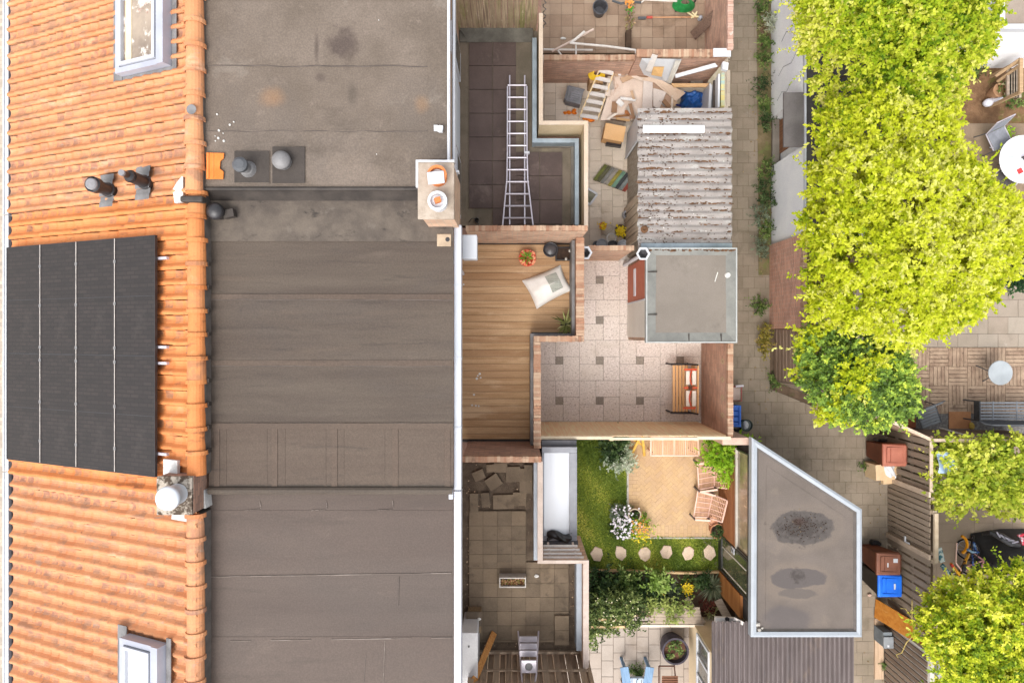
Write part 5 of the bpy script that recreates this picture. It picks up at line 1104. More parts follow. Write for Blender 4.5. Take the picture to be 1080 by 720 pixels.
# cardboard box with junk
cb = thing('cardboard_box', 'open cardboard box tilted on the courtyard slabs', 'box', W(648,139,0)); x,y,_ = W(648.5,139.5,.5)
KRAFT = M('cardboard', P(226,178,126), P(210,162,110), scale=1.5, rough=.85)
m = MB(); m.obox((x-.02,y+.01,.26), (.5,.38,.46), (0,0,-.18)); m.build('carton', KRAFT, cb)
m = MB(); m.obox((x-.01,y-.01,.5), (.53,.4,.012), (.04,.03,-.18)); m.build('flap', M('cardboard_lid', P(236,190,138), P(224,176,122), scale=1.5), cb)
m = MB(); m.obox((x+.03,y-.16,.1), (.4,.2,.16), (0,0,-.14)); tag(m.build('dark_tray', BLACKP), 'dark tray poking out under the cardboard box', 'tray')
for i, (a,b_,w,h,r_,mt,nm,lb) in enumerate(((655,122,.42,.05,.1,'brown_strip','wood_offcut','brown wood offcut on top of the junk by the cardboard box'),(657,126,.36,.06,-.1,'tan_strip','wood_offcut','tan wood offcut just above the cardboard box flap'),(646,122.5,.3,.06,.6,'pale_strip','wood_offcut','pale curved offcut at the left of the junk by the cardboard box'),(663,119,.2,.09,-.2,'rust_strip','wood_offcut','rusty brown offcut near the white shed door'),(652,127.5,.4,.03,-.16,'dark_strip','wood_offcut','thin dark offcut lying along the cardboard box edge'))):
    x,y,_ = W(a,b_,.6); m = MB(); m.obox((x,y,.57+.01*i),(w,h,.03),(.05,.05,r_))
    cc = {'brown_strip':(150,104,66),'tan_strip':(196,156,110),'pale_strip':(232,218,204),'rust_strip':(170,110,66),'dark_strip':(90,70,56)}[mt]; o = m.build(nm, M(mt, P(*cc)))
    tag(o, lb, 'offcut', 'offcuts around the cardboard box')
# striped mat
sm = thing('striped_mat', 'folded sun-lounger mat of many coloured stripes on the courtyard slabs', 'mat', W(648,187,0)); cols = [(128,132,72),(112,110,84),(150,148,142),(176,168,158),(172,160,80),(136,174,150),(84,88,88),(150,158,156),(178,92,76)]
p00 = W(637.5,173,.1); p10 = W(672,186,.1); p01 = W(625.5,189,.1)
for i, cc in enumerate(cols):
    u0, u1 = i/9+.004, (i+1)/9-.004; ex = (p10-p00); ey = (p01-p00)
    z = .1 if i%2 else .085
    q = [p00+ex*u0, p00+ex*u1, p00+ex*u1+ey, p00+ex*u0+ey]; q = [Vector((v.x,v.y,z)) for v in q]
    m = MB(); m.add([v-Vector((0,0,.06)) for v in q]+q, [(4,7,6,5),(0,1,5,4),(1,2,6,5),(2,3,7,6),(3,0,4,7)]); m.build('stripe', M('mat_%d%d%d' % cc, P(*cc), P(*[int(v*.78) for v in cc]), scale=5, rough=.9, bump=.3), sm)
pf = thing('picture_frame', 'white picture frame lying against the cream parapet in the courtyard', 'frame', W(623,206,0)); m = MB()
q = [W(617,197,.08),W(630,205,.08),W(622,216,.08),W(612,208,.08)]
for a,b_ in zip(q, q[1:]+q[:1]): m.bar(a,b_,.05,.03)
m.build('frame', WHITE, pf); m = MB(); m.add([v-Vector((0,0,.01)) for v in q],[(0,1,2,3)]); m.build('picture', M('dull_picture', P(150,146,130), P(110,110,90), scale=4), pf)
jg = thing('watering_can', 'grey watering can by the grey boards of the corrugated shed', 'watering can', W(661,225,0)); x,y,_ = W(661,226,.2)
m = MB().lathe([(.09,0),(.11,.05),(.1,.26),(.07,.3),(.06,.3),(.05,.2)], x, y, 18, cap=False); m.build('body', M('grey_can', P(195,197,203), P(144,146,155), scale=5, rough=.4), jg, smooth=True)
m = MB(); m.tube([(x,y+.08,.12),(x+.04,y+.22,.3)],[.03,.018],8); m.build('spout', M('grey_can', P(176,178,184)), jg); m = MB(); m.tube([(x-.05,y+.02,.28),(x-.08,y-.06,.36),(x+.02,y-.13,.3),(x+.04,y-.1,.1)], .014, 6); m.build('handle', BLACKP, jg)
# flower pots huddled by the salmon wall
def pot(name, label, px, py, r_, h, mat, fill=None, grp=None, rim=.0, cat='plant pot'):
    t = thing(name, label, cat, W(px,py,0), grp); x,y,_ = W(px,py,h)
    MB().lathe([(r_*.75,0),(r_,h*.95),(r_*1.06,h*.95),(r_*1.06,h),(r_*.9,h),(r_*.85,h*.85),(0,h*.85)], x, y, 22, cap=False).build('pot', mat, t)
    return t, x, y, h
GP = 'pots huddled against the salmon brick wall'
YEL = leafmat('yellow_petals', [P(232,206,30), P(250,226,60), P(236,190,30)], .2)
def petals(par, x, y, z, n, r_, mat, ls=.05, seed=3, nm='flowers'):
    g_ = np.random.default_rng(seed); q = np.stack([x+g_.normal(0,r_,n), y+g_.normal(0,r_,n), z+g_.uniform(0,.08,n)],1)
    d = np.stack([g_.normal(size=n), g_.normal(size=n), g_.uniform(.1,.6,n)],1)
    return leafmesh(nm, q, d, ls*g_.uniform(.7,1.2,n), g_.uniform(0,1,n), mat, par, .7, kind='stuff')
GRN = leafmat('green_leaves', [P(46,66,36), P(78,104,50), P(120,146,76)], .35)
t,x,y,h = pot('flower_pot', 'small pot of yellow flowers nearest the cream parapet', 636,238,.09,.2, TERRA, grp=GP); petals(t,x,y,h,40,.05,YEL,.06)
t,x,y,h = pot('flower_pot', 'pot with the large yellow bloom beside the grey boards', 655,243,.15,.28, M('brown_pot', P(110,90,76), P(84,68,58), scale=4), grp=GP); petals(t,x-.0,y-.04,h,90,.06,YEL,.08,5)
t,x,y,h = pot('bowl', 'white bowl in the middle of the huddled pots', 645,251,.13,.18, M('white_glaze', P(240,238,234), P(222,218,212), scale=4, rough=.3), grp=GP, cat='bowl'); MB().lathe([(.1,.155),(0,.16)],x,y,16,cap=False).build('soil', M('pale_soil', P(222,212,196), P(196,184,168), scale=8), t)
t,x,y,h = pot('bowl', 'cream bowl beside the white bowl of the huddled pots', 654,252,.09,.2, M('cream_glaze', P(226,208,180), P(206,186,160), scale=4, rough=.4), grp=GP, cat='bowl')
t,x,y,h = pot('zinc_bucket', 'left grey bucket against the salmon brick wall', 635,257.5,.14,.3, M('grey_can', P(176,178,184)), grp=GP, cat='bucket'); MB().lathe([(.12,.27),(0,.27)],x,y,16,cap=False).build('water', M('grey_lid', P(170,174,180), P(150,154,160), scale=3, rough=.3), t)
t,x,y,h = pot('zinc_bucket', 'right grey bucket against the salmon brick wall', 657,258.5,.14,.3, M('grey_can', P(176,178,184)), grp=GP, cat='bucket'); MB().lathe([(.12,.27),(0,.27)],x,y,16,cap=False).build('water', M('grey_lid', P(170,174,180)), t)
t,x,y,h = pot('flower_pot', 'dark pot between the two grey buckets', 646,259,.13,.22, BLACKP, grp=GP)
t,x,y,h = pot('flower_pot', 'black pot tucked left of the grey buckets', 629,258,.09,.24, BLACKP, grp=GP)
m = MB(); x,y,_ = W(643,243,.2); m.tube([(x+.17*math.cos(t*.5),y+.15*math.sin(t*.5),.1+.02*math.sin(t)) for t in range(13)], .012, 6, closed=True); m.bar((x-.1,y-.06,.1),(x+.05,y+.07,.14),.025,.02); m.bar((x-.06,y-.08,.11),(x+.1,y+.03,.15),.025,.02)
tag(m.build('wire_basket', M('pale_wire', P(206,196,180), P(176,166,150), scale=5)), 'pale wire basket with sticks among the huddled pots', 'basket')

# ------------------------------------------------------------------ paved yard at the top
bk = thing('bucket', 'dark grey plastic bucket on the brown paved yard', 'bucket', W(632.5,9,0)); x,y,_ = W(633,8,.3)
MB().lathe([(.14,0),(.185,.3),(.2,.31),(.2,.34),(.175,.34),(.14,.05),(0,.05)], x, y, 26, cap=False).build('body', M('dark_bucket', P(96,96,100), P(72,72,76), scale=4, rough=.45), bk)
ba = MB(); ba.tube([(x-.19,y,.33),(x-.12,y-.14,.36),(x+.05,y-.19,.36),(x+.19,y,.33)], .008, 6); ba.build('handle', DGREY, bk)
WP = M('white_pole', P(238,232,224), P(214,206,198), scale=4, rough=.5)
GP2 = 'broken white poles along the low brick wall'
def pole(pts, r_, label, z=.1, mat=WP):
    m = MB(); m.tube([W(p[0],p[1],p[2] if len(p)>2 else z) for p in pts], r_, 8); return tag(m.build('pole', mat), label, 'pole', GP2)
pole([(573,52.5),(625,53)], .028, 'white pole lying parallel to the low brick wall')
pole([(582,54.5,.2),(602,44,.3),(626,31,.35)], .03, 'long white pole slanting up across the yard slabs', mat=M('pinkish_pole', P(226,204,190), P(206,184,170), scale=4))
pole([(603,45,.4),(616.5,33.5,.4)], .035, 'short thick white pole lying on the slanting pole')
pole([(601,45.5,.5),(640,49,.7),(670,53,.9),(671,58,1.0)], .03, 'long white pole with a bent end reaching over the brick wall')
pole([(607.5,46,.4),(607.5,60,1.2)], .02, 'thin white pole standing across to the brick wall')
pole([(588,53,.15),(592,58,.5)], .02, 'stub of white pole between the slanting pole and the wall')
x,y,_ = W(594,40.5,.04); tag(MB().blob((x,y,.03),(.07,.035,.03),8,6,.2).build('rag', DROP), 'small white scrap lying on the yard slabs', 'scrap')
tr = thing('planter_box', 'narrow dark planter box with a spindly plant and orange bloom', 'planter', W(663,30,0)); x0,x1,y0,y1 = rectw(660.5,50,666,32,.2)
MB().box(x0,x1,y0,y1,0,.2).build('box', M('brown_box', P(92,72,56), P(66,52,42), scale=5), tr)
n=120; q = np.stack([rng.uniform(PX(659),PX(667),n), rng.uniform(PY(36),PY(4),n), rng.uniform(.1,.5,n)],1); leafmesh('plant', q, rng.normal(size=(n,3))+np.array([0,0,.3]), rng.uniform(.05,.1,n), rng.uniform(0,1,n), leafmat('dry_leaves', [P(96,74,56), P(150,120,88), P(110,130,66), P(206,170,130)], .2), tr, .5, kind='stuff')
x,y,_ = W(664,5,.5); petals(tr,x,y,.5,26,.05,leafmat('orange_petals',[P(250,150,60),P(250,190,110)],.2),.08,4); x,y,_ = W(664,9,.5); petals(tr,x,y,.4,16,.04,leafmat('bright_green',[P(60,140,50),P(110,180,70)],.2),.08,6,'leaves')
hr_ = thing('hose_reel', 'coiled green garden hose on a reel at the top of the paved yard', 'hose', W(722,4,0)); x,y,_ = W(722,4,.3)
m = MB()
for k in range(7): m.tube([(x+(.28-.025*k)*math.cos(t*.3), y+(.17-.016*k)*math.sin(t*.3), .2+.03*k) for t in range(21)], .02, 6, closed=True)
m.build('hose', M('green_hose', P(46,140,72), P(30,104,52), scale=5, rough=.4), hr_); MB().tube([(x-.2,y-.1,.1),(x+.28,y+.06,.1),(x+.3,y+.14,.4)], .025, 6).build('reel_frame', BLACKP, hr_)
m = MB(); m.tube([W(646,1,.4),W(655,4,.5),W(664,2,.5),W(676,3,.45)], .03, 8); tag(m.build('handlebar', DGREY), 'grey curved metal bar above the spindly planter', 'bar')
m = MB(); m.tube([W(676,3,.3),W(680,0,.3),W(714,1.5,.35)], .022, 6); tag(m.build('pole', WP), 'white pole leading from the grey bar to the green hose', 'pole', GP2)
rk = thing('garden_rake', 'long-handled rake with a red socket lying across the yard', 'rake', W(712,18.5,0)); MB().tube([W(686,18.5,.08),W(736,18.2,.1)], .017, 8).build('handle', M('rake_handle', P(222,170,130), P(200,146,106), scale=4), rk)
MB().tube([W(682,18.5,.08),W(688,18.5,.08)], .035, 8).build('socket', M('red_plastic', P(206,96,84), P(180,74,64)), rk); MB().box(*rectw(673,20.5,681,18,.05), .02, .07).build('head', DGREY, rk)
m = MB()
for k in range(5): a = random.uniform(0,3); x,y,_ = W(730+random.uniform(-3,3),17+random.uniform(-4,4),.1); m.obox((x,y,.12),(.2,.035,.02),(0,.1,a))
tag(m.build('kindling', M('kindling', P(236,222,180), P(216,200,150))), 'small heap of pale sticks at the end of the rake', 'sticks')
x,y,_ = W(739,18.5,.1); tag(MB().lathe([(.06,0),(.05,.12),(.03,.14),(0,.14)],x,y,14,cap=False).build('jar', M('grey_can', P(176,178,184))), 'small grey jar beside the heap of pale sticks', 'jar')
m = MB(); m.bar(W(731,38,.1),W(755,15,.75),.24,.04); tag(m.build('brown_plank', wood('dark_plank', P(122,98,84), P(94,74,62), axis=0)), 'dark brown plank leaning toward the red brick yard wall', 'plank')
m = MB(); x0 = PX(744); m.box(PX(744.5),PX(756),PY(40),PY(-40),-.02,.35); tag(m.build('raised_bed', M('bed_timber', P(206,186,156), P(176,156,128), scale=3, stretch=(6,1,1))), 'pale timber raised bed along the foot of the red brick yard wall', 'raised bed')
m = MB(); m.tube([W(574+2*math.sin(k*1.9), 1+k*2.2, .3+.3*(k%3)) for k in range(14)], .012, 6); tag(m.build('barbed_coil', DGREY), 'dark wire coil hanging at the end of the greenish board fence', 'wire')

# ------------------------------------------------------------------ pebble patio: bench, sled, fence
WB = wood('bench_slat', P(240,190,134), P(216,160,104), axis=1, rnd=(P(230,176,118), .6), rough=.5)
be = thing('garden_bench', 'timber-slatted garden bench with black iron ends against the brown brick wall', 'bench', W(722,413,0)); y0_, y1_ = PY(434,.45), PY(384.5,.45)
for i in range(5):
    x = PX(709.5,.44) + i*.082; m = MB(); m.box(x, x+.058, y0_+.012*i*0, y1_, .42, .45); m.build('seat_slat', WB, be)
xb = PX(709.5,.44)+.43
for i, (dx,z) in enumerate(((.03,.55),(.06,.66),(.1,.8))):
    m = MB(); m.box(xb+dx, xb+dx+.03, y0_, y1_, z-.05, z+.045); m.build('back_slat', WB, be)
for s in (0,1):
    y = y1_+.015 if s else y0_-.015; m = MB(); m.tube([(xb-.5,y,.0),(xb-.47,y,.4),(xb-.02,y,.42),(xb+.1,y,.88)], .022, 6); m.tube([(xb+.06,y,0),(xb-.02,y,.42)], .022, 6); m.tube([(xb-.52,y,.62),(xb-.2,y,.66),(xb+.06,y,.64)], .02, 6); m.tube([(xb-.48,y,.4),(xb-.52,y,.62)], .018, 6); m.build('iron_end', M('black_iron', P(58,56,58), P(40,38,40), scale=4, rough=.5), be)
sg = thing('toboggan', 'old white wooden sledge with red runners hung on the bench back', 'sledge', W(728,408,.7)); RDP = M('red_paint', P(222,96,60), P(200,76,46), scale=4, rough=.5); CRM = M('cream_panel', P(244,232,218), P(228,214,198), scale=3, rough=.7)
ZS = .86
for (a,b_) in ((391,405.5),(412,428)):
    for (p,q) in ((723.5,727.2),(730,734)):
        MB().box(*rectw(p,b_,q,a,ZS), ZS-.02, ZS+.015).build('panel', CRM, sg)
m = MB(); m.tube([W(729.5-1.6*math.sin((k/12)*math.pi),391+14.5*k/12,ZS+.03) for k in range(13)], .018, 6); m.tube([W(729-1.8*math.sin((k/12)*math.pi),412+16*k/12,ZS+.03) for k in range(13)], .018, 6); m.build('runner', RDP, sg)
for (a,b_,c_) in ((722,735.5,389.5),(721.5,737,408.7),(721,734,430)): MB().box(*rectw(a,c_+1.2,b_,c_-.8,ZS), ZS-.05, ZS-.02).build('crossbar', RDP, sg)
MB().box(*rectw(726.5,410.7,730,406.7,ZS), ZS-.03, ZS+.04).build('buckle', M('dark_buckle', P(96,60,44)), sg)
PINE = wood('cream_fence', P(255,240,200), P(249,210,168), axis=2, rnd=(P(255,219,173), .5))
cf = thing('panel_fence', 'cream timber panel fence between the pebble patio and the lawn garden', 'fence', W(665,448,0)); zz = 2.5; yf = PY(461.2,zz)
m = MB(); x = PX(569,zz)
while x < PX(771,zz)-.1: m.box(x, x+.143, yf+.02, yf+.04, .02, zz-.04-.02*random.random()); x += .147
m.build('boards', PINE, cf)
m = MB(); m.box(PX(569,zz), PX(646,zz), yf-.045, yf+.025, zz-.04, zz); m.box(PX(646,zz)+.003, PX(735,zz), yf-.06, yf+.0, zz-.045, zz-.005); m.box(PX(735,zz)+.003, PX(771,zz), yf-.05, yf+.02, zz-.05, zz-.01); m.build('top_rail', M('cream_top', P(229,214,188), P(216,197,169), scale=4, rough=.8), cf)
for px in (569.5,645.5,735): MB().box(PX(px,zz)-.045, PX(px,zz)+.045, yf-.08, yf+.018, 0, zz-.06).build('post', PINE, cf)
cw = MB(); cw.box(PX(762,2.3), PX(790,2.3), PY(469,2.3), PY(461.5,2.3), 0, 2.3); tag(cw.build('gate_pier', M('pink_render', P(214,184,166), P(192,162,146), scale=3, rough=.9, stains=[(P(240,226,214), 3, .56, .68, (1,1,1), .7)])), 'pinkish plastered wall end between the bench wall and the trapezoid roof', 'wall')
# ------------------------------------------------------------------ alley clutter by the bench wall
tf = thing('sack_truck', 'red and silver sack truck behind the bench wall', 'trolley', W(778,413,0)); m = MB(); q = [(772,407.5),(782,407.5),(782,422.5),(772,422.5)]
m.tube([W(a,b,.75) for a,b in q]+[W(772,407.5,.75)], .018, 6); m.tube([W(782,407.5,.75),W(779,407.5,0)], .016, 6); m.tube([W(782,422.5,.75),W(779,422.5,0)], .016, 6); m.build('frame', M('maroon_metal', P(166,96,90), P(140,76,72)), tf)
m = MB(); m.box(*rectw(773,421.5,780.5,409,.5), .48, .5); m.build('plate', M('pinkish_plate', P(206,186,176), P(186,166,156)), tf); m = MB(); m.tube([W(776,407,.8),W(784,406.5,.8)], .03, 8); m.build('handle', ALU, tf)
bc = thing('recycling_crate', 'bright blue plastic crate behind the bench wall', 'crate', W(777,438,0)); x0,x1,y0,y1 = rectw(771.5,449.5,781,428,.4); BLU = M('blue_plastic', P(40,120,232), P(28,96,206), scale=4, rough=.4, spec=.5, fine=.03)
m = MB(); m.box(x0,x1,y0,y1,0,.36); m.box(x0-.015,x1+.015,y0-.015,y0+.03,.33,.4); m.box(x0-.015,x1+.015,y1-.03,y1+.015,.33,.4); m.box(x1-.03,x1+.015,y0+.03,y1-.03,.33,.4); m.build('body', BLU, bc)
m = MB()
for k in range(3): m.box(x0+.04,x1-.05,y0+.1+.14*k,y0+.13+.14*k,.36,.385)
m.build('lid_ribs', M('blue_dark', P(26,84,184), P(20,66,150)), bc)
t,x,y,h = pot('bucket', 'dark round bucket with white rag at the end of the bench wall', 787.5,448.5,.15,.3, M('dark_green', P(70,82,78), P(50,60,58), scale=4), cat='bucket'); MB().blob((x-.02,y+.02,.3),(.07,.11,.05),10,6,.15).build('rag', WHITE, t); MB().lathe([(.13,.262),(0,.262)],x,y,18,cap=False).build('water', M('murky', P(110,120,116), P(90,96,94), rough=.3), t)
m = MB(); m.tube([W(772,453,.1),W(778,454,.15),W(784,451,.2)], .04, 8); tag(m.build('black_bag', BLACKP), 'black bin bag tail between the blue crate and the bucket', 'bag')

lt = MB()
for k in range(420):
    px = random.choice([random.gauss(806,7), random.uniform(776,940), random.gauss(930,6)]); py = random.uniform(0,720)
    if px > 815 and not (430 < py < 720): continue
    if px < 900 and py > 455: continue
    x,y,_ = W(px,py,.02); s_ = random.uniform(.01,.028); lt.obox((x,y,.018),(s_*1.5,s_,.004),(random.uniform(-.4,.4),random.uniform(-.4,.4),random.uniform(0,3)))
tag(lt.build('leaf_litter', M('alley_litter', P(186,160,112), P(116,96,70), scale=6, rough=.95)), 'dry leaf litter scattered along the alley paving', 'litter', kind='stuff')
# ------------------------------------------------------------------ lawn garden furniture
PK = M('pinkish_frame', P(252,214,196), P(240,196,176), scale=3, rough=.5); RAT = wood('rattan_slat', P(230,176,146), P(196,140,112), axis=0, rnd=(P(224,176,144), .6), rough=.6)
RATY = wood('rattan_slat_cross', P(236,192,158), P(206,156,126), axis=1, rnd=(P(224,176,144), .6), rough=.6)
def slat_panel(corners, n, w, mat, par, nm):          # slats along edge 0-1, spread toward edge 3-2
    m = MB(); a,b,c_,d = [Vector(v) for v in corners]
    for i in range(n):
        t_ = (i+.5)/n; m.bar(a.lerp(d,t_), b.lerp(c_,t_), w, .012)
    return m.build(nm, mat, par)
def frame_loop(corners, w, h, mat, par, nm):
    m = MB()
    for a,b in zip(corners, corners[1:]+corners[:1]): m.bar(a,b,w,h)
    return m.build(nm, mat, par)
tb = thing('slatted_table', 'pale pinkish slatted garden table by the cream fence', 'table', W(711,471,0)); q = [W(686.5,461,.72),W(736,461.5,.72),W(737,480.2,.72),W(686,480.2,.72)]
frame_loop(q, .035, .035, PK, tb, 'frame'); slat_panel([v-Vector((0,0,.005)) for v in (q[0],q[3],q[2],q[1])], 24, .03, RATY, tb, 'slats')
m = MB(); 
for px in (699,711,723): m.bar(W(px,462,.728),W(px,480,.728),.018,.01)
m.build('slat_tie', PK, tb)
for (px,py) in ((689,464),(733,464),(733,478),(689,478)): m = MB(); v = W(px,py,.7); m.bar(v,(v.x,v.y,0),.04,.04,(1,0,0)); m.build('leg', PK, tb)
def lounger(label, q, rot):                            # low slatted chair facing left: seat, then raised back on the right
    ctr = (q[0]+q[1]+q[2]+q[3])/4; t = thing('garden_chair', label, 'garden chair', (ctr.x,ctr.y,0), 'slatted garden chairs by the herringbone patio')
    z0 = lambda v, z: Vector((v.x, v.y, z))
    a,b,c_,d = q; e = a.lerp(b,.62); f_ = d.lerp(c_,.62)
    def dn(v, z): # same ground spot measured at the frame height
        return Vector((v.x, v.y, z))
    frame_loop([dn(a,.38),dn(e,.34),dn(f_,.34),dn(d,.38)], .03, .035, PK, t, 'seat_frame'); slat_panel([dn(a,.375),dn(d,.375),dn(f_,.335),dn(e,.335)], 13, .02, RATY, t, 'seat')
    bb_, cc_ = dn(b,.78), dn(c_,.78); frame_loop([dn(e,.35),bb_,cc_,dn(f_,.35)], .03, .035, PK, t, 'back_frame'); slat_panel([dn(e,.35),dn(f_,.35),cc_,bb_], 9, .02, RATY, t, 'backrest')
    m = MB()
    for k in (.2,.4,.6,.8): m.bar(dn(a.lerp(d,k),.39),dn(e.lerp(f_,k),.352),.018,.01); m.bar(dn(e.lerp(f_,k),.365),bb_.lerp(cc_,k)+Vector((0,0,.012)),.018,.01)
    m.build('slat_tie', PK, t)
    for s, u in ((a,d),(d,a)):
        o = s + (s-u).normalized()*.02; m = MB(); m.bar(dn(o,.56),dn(e+(o-s) if s is a else f_+(o-s),.6),.045,.03); m.build('armrest', PK, t)
        m = MB(); m.bar(dn(o,.0),dn(o,.56),.035,.035,(1,0,0)); m.build('leg', DGREY, t); r_ = (e if s is a else f_)+(o-s); m = MB(); m.bar(dn(r_,.0),dn(r_,.6),.035,.035,(1,0,0)); m.build('leg', DGREY, t)
lounger('upper slatted garden chair beside the lime-green shrub', [W(735.5,488.5,.38),W(768,487,.7),W(768.5,514.5,.7),W(737,516,.38)], 0)
lounger('lower turned slatted garden chair next to the terracotta pots', [W(736,517.5,.38),W(766,527,.7),W(760.5,549.5,.7),W(731.5,545,.38)], 0)
ya = thing('wooden_trestle', 'yellow pine trestle leaning by the cream fence on the lawn edge', 'trestle', W(676,468,0)); YP = M('yellow_pine', P(240,196,100), P(222,172,76), scale=4, stretch=(4,1,1))
for (p,q_) in (((677.5,461,1.1),(679.5,480,.05)),((674,462,1.1),(667,477,.05))): m = MB(); m.bar(W(*p),W(*q_),.06,.04); m.build('leg', YP, ya)
m = MB(); m.bar(W(668,463,.6),W(680,471,.4),.05,.03); m.build('brace', YP, ya)
# stepping stones
for i, (px,py,lb) in enumerate(((630,584,'leftmost of the six, nearest the pinkish parapet'),(654.5,582.5,'below the white daisies'),(680,583.5,'below the orange flowers'),(702.5,582.5,'third from the glazed shed wall'),(726.5,582.5,'next to last toward the glazed shed'),(748.5,582.5,'rightmost of the six, beside the glazed shed'))):
    x,y,_ = W(px,py,.03); n = (6,7,7,6,7,6)[i]; g_ = random.Random(i*7+2); m = MB(); ph = g_.uniform(0,1)
    m.prism([(x+(.17+g_.uniform(-.035,.04))*math.cos(6.283*k/n+ph), y+(.2+g_.uniform(-.04,.04))*math.sin(6.283*k/n+ph)) for k in range(n)], -.02, .045)
    tag(m.build('stepping_stone', M('sand_stone', P(232,208,184), P(214,188,164), scale=3, rough=.9, bump=.3, stains=[(P(190,164,140), 5, .6, .72, (1,1,1), .4)]), bevel=.012), 'sand-coloured stepping stone in the lawn, ' + lb, 'stepping stone', 'stepping stones in the lawn')

# ------------------------------------------------------------------ plants
def shrub(name, label, px, py, z, r_, h, mat, n=70, per=10, leaf=.07, seed=0, width=.45, low=-.2, cat='plant', grp=None, tone=0.0, ry=None):
    x,y,_ = W(px,py,z+h*.6); t = thing(name, label, cat, (x,y,z), grp); ry = ry or r_
    g_ = random.Random(seed); bl = [(x,y,z+h*.5,r_*.75,ry*.75,h*.5)] + [(x+r_*.5*math.cos(k*1.9+seed),y+ry*.5*math.sin(k*1.9+seed),z+h*(.45+.12*g_.random()),r_*.5,ry*.5,h*.42,g_.uniform(-.15,.15)) for k in range(4)]
    p,d,s,r2 = crown(bl, n, per, leaf, leaf*1.1, seed, low, tone); leafmesh('foliage', p, d, s, r2, mat, t, width)
    m = MB(); stems(m, (x,y,z), [(x+r_*.5*math.cos(k*1.3),y+ry*.5*math.sin(k*1.3),z+h*.6) for k in range(5)], .02, .006, 5); m.build('stem', M('bark', P(120,100,80), P(86,70,56), scale=8, rough=.9), t)
    return t
LIME = leafmat('lime_leaves', [P(84,120,28), P(140,184,40), P(176,216,56), P(206,234,90)], .4)
DGRN = leafmat('dark_green_leaves', [P(34,50,30), P(54,78,42), P(80,106,58), P(130,150,96)], .35)
MGRN = leafmat('mid_green_leaves', [P(52,74,34), P(84,112,52), P(124,148,74), P(170,184,112)], .35)
SILV = leafmat('silver_leaves', [P(120,140,110), P(168,182,150), P(206,214,190), P(230,232,214)], .3)
GRAY = leafmat('greygreen_leaves', [P(84,98,78), P(120,134,108), P(150,160,132)], .3)
lime_pot, x, y, h = pot('shrub_pot', 'lime-green bushy shrub in a stone pot in the corner by the trapezoid roof', 777,503,.2,.5, M('stone_pot', P(222,196,166), P(196,170,140), scale=4, rough=.8), cat='shrub')
lx, ly, _ = W(768,483,1.2); 
bl = [(PX(771,1.2),PY(480,1.2),.95,.42,.36,.4),(PX(757,1.2),PY(478,1.2),.9,.34,.34,.36,-.22),(PX(782,1.2),PY(486,1.2),1.0,.33,.36,.36,.05),(PX(772,1.2),PY(494,1.2),.9,.3,.26,.34,.05),(PX(783,1.2),PY(472,1.2),.9,.28,.24,.3)]
p,d,s,r2 = crown(bl, 300, 10, .11, .1, 21, -.3, .08); leafmesh('foliage', p, d, s, r2, LIME, lime_pot, .32)
m = MB(); stems(m, (x,y,.45), [(x-.3,y+.2,.9),(x,y+.3,1.0),(x+.1,y,.9),(x-.1,y+.1,1.1)], .03, .01); m.build('stem', M('bark', P(120,100,80)), lime_pot)
shrub('dark_shrub', 'dark green shrub at the top of the lawn against the cream fence', 647,471,0,.36,.5,DGRN,150,12,.08,5,cat='shrub')
shrub('silver_shrub', 'silver-leaved shrub at the corner of the herringbone patio', 655,484,0,.32,.45,SILV,110,12,.075,6,.5,cat='shrub')
shrub('dark_shrub', 'small blue-green shrub behind the white daisies', 652,541,0,.26,.3,GRAY,70,10,.06,7,cat='shrub')
ds = thing('daisy_bush', 'mound of white daisies on the lawn by the patio corner', 'flowers', W(656,556,0)); x,y,_ = W(657,556,.3)
p,d,s,r2 = crown([(x,y,.12,.36,.3,.22),(x+.12,y+.22,.12,.26,.26,.24)], 90, 9, .06, .06, 8, -.1); leafmesh('foliage', p,d,s,r2, DGRN, ds, .35)
fl_ = MB(); yc = MB()
for k in range(150):
    a = random.uniform(0,6.28); r_ = math.sqrt(random.random())*.36; X_ = x+r_*math.cos(a)*1.0+(.0 if random.random()<.68 else .14); Y_ = y+r_*math.sin(a)*.85+(.0 if random.random()<.68 else .3); Z_ = .36+random.uniform(-.05,.05)-.25*r_
    s = random.uniform(.024,.036); tx,ty = random.uniform(-.3,.3),random.uniform(-.3,.3); vs = []
    for i in range(16):
        rr = s if i%2==0 else s*.62; t_ = i*math.pi/8+a; vs.append((X_+rr*math.cos(t_),Y_+rr*math.sin(t_),Z_+tx*rr*math.cos(t_)+ty*rr*math.sin(t_)))
    fl_.add(vs, [tuple(range(16))]); yc.blob((X_,Y_,Z_+.003),(s*.2,s*.2,.006),6,4)
ft_ = fl_.build('petals', M('daisy_white', P(250,246,250), P(236,228,238), scale=9, fine=0), ds); ft_['kind'] = 'stuff'; fc_ = yc.build('flower_centres', M('daisy_eye', P(214,170,80)), ds); fc_['kind'] = 'stuff'
t,x,y,h = pot('flower_pot', 'round cream pot with a sparse plant beside the daisies', 669.5,543,.16,.28, M('cream_glaze2', P(222,204,180), P(196,176,150), scale=4, rough=.6), cat='plant pot'); MB().lathe([(.14,.245),(0,.25)],x,y,18,cap=False).build('soil', M('pot_soil', P(84,66,54)), t); spiky('leaves', t, x, y, h-.02, 22, .13, GRN, .4, (.2,1.3), 12)
of = thing('flower_clump', 'clump of orange and yellow flowers at the lower patio corner', 'flowers', W(674,558,0)); x,y,_ = W(674,557,.25)
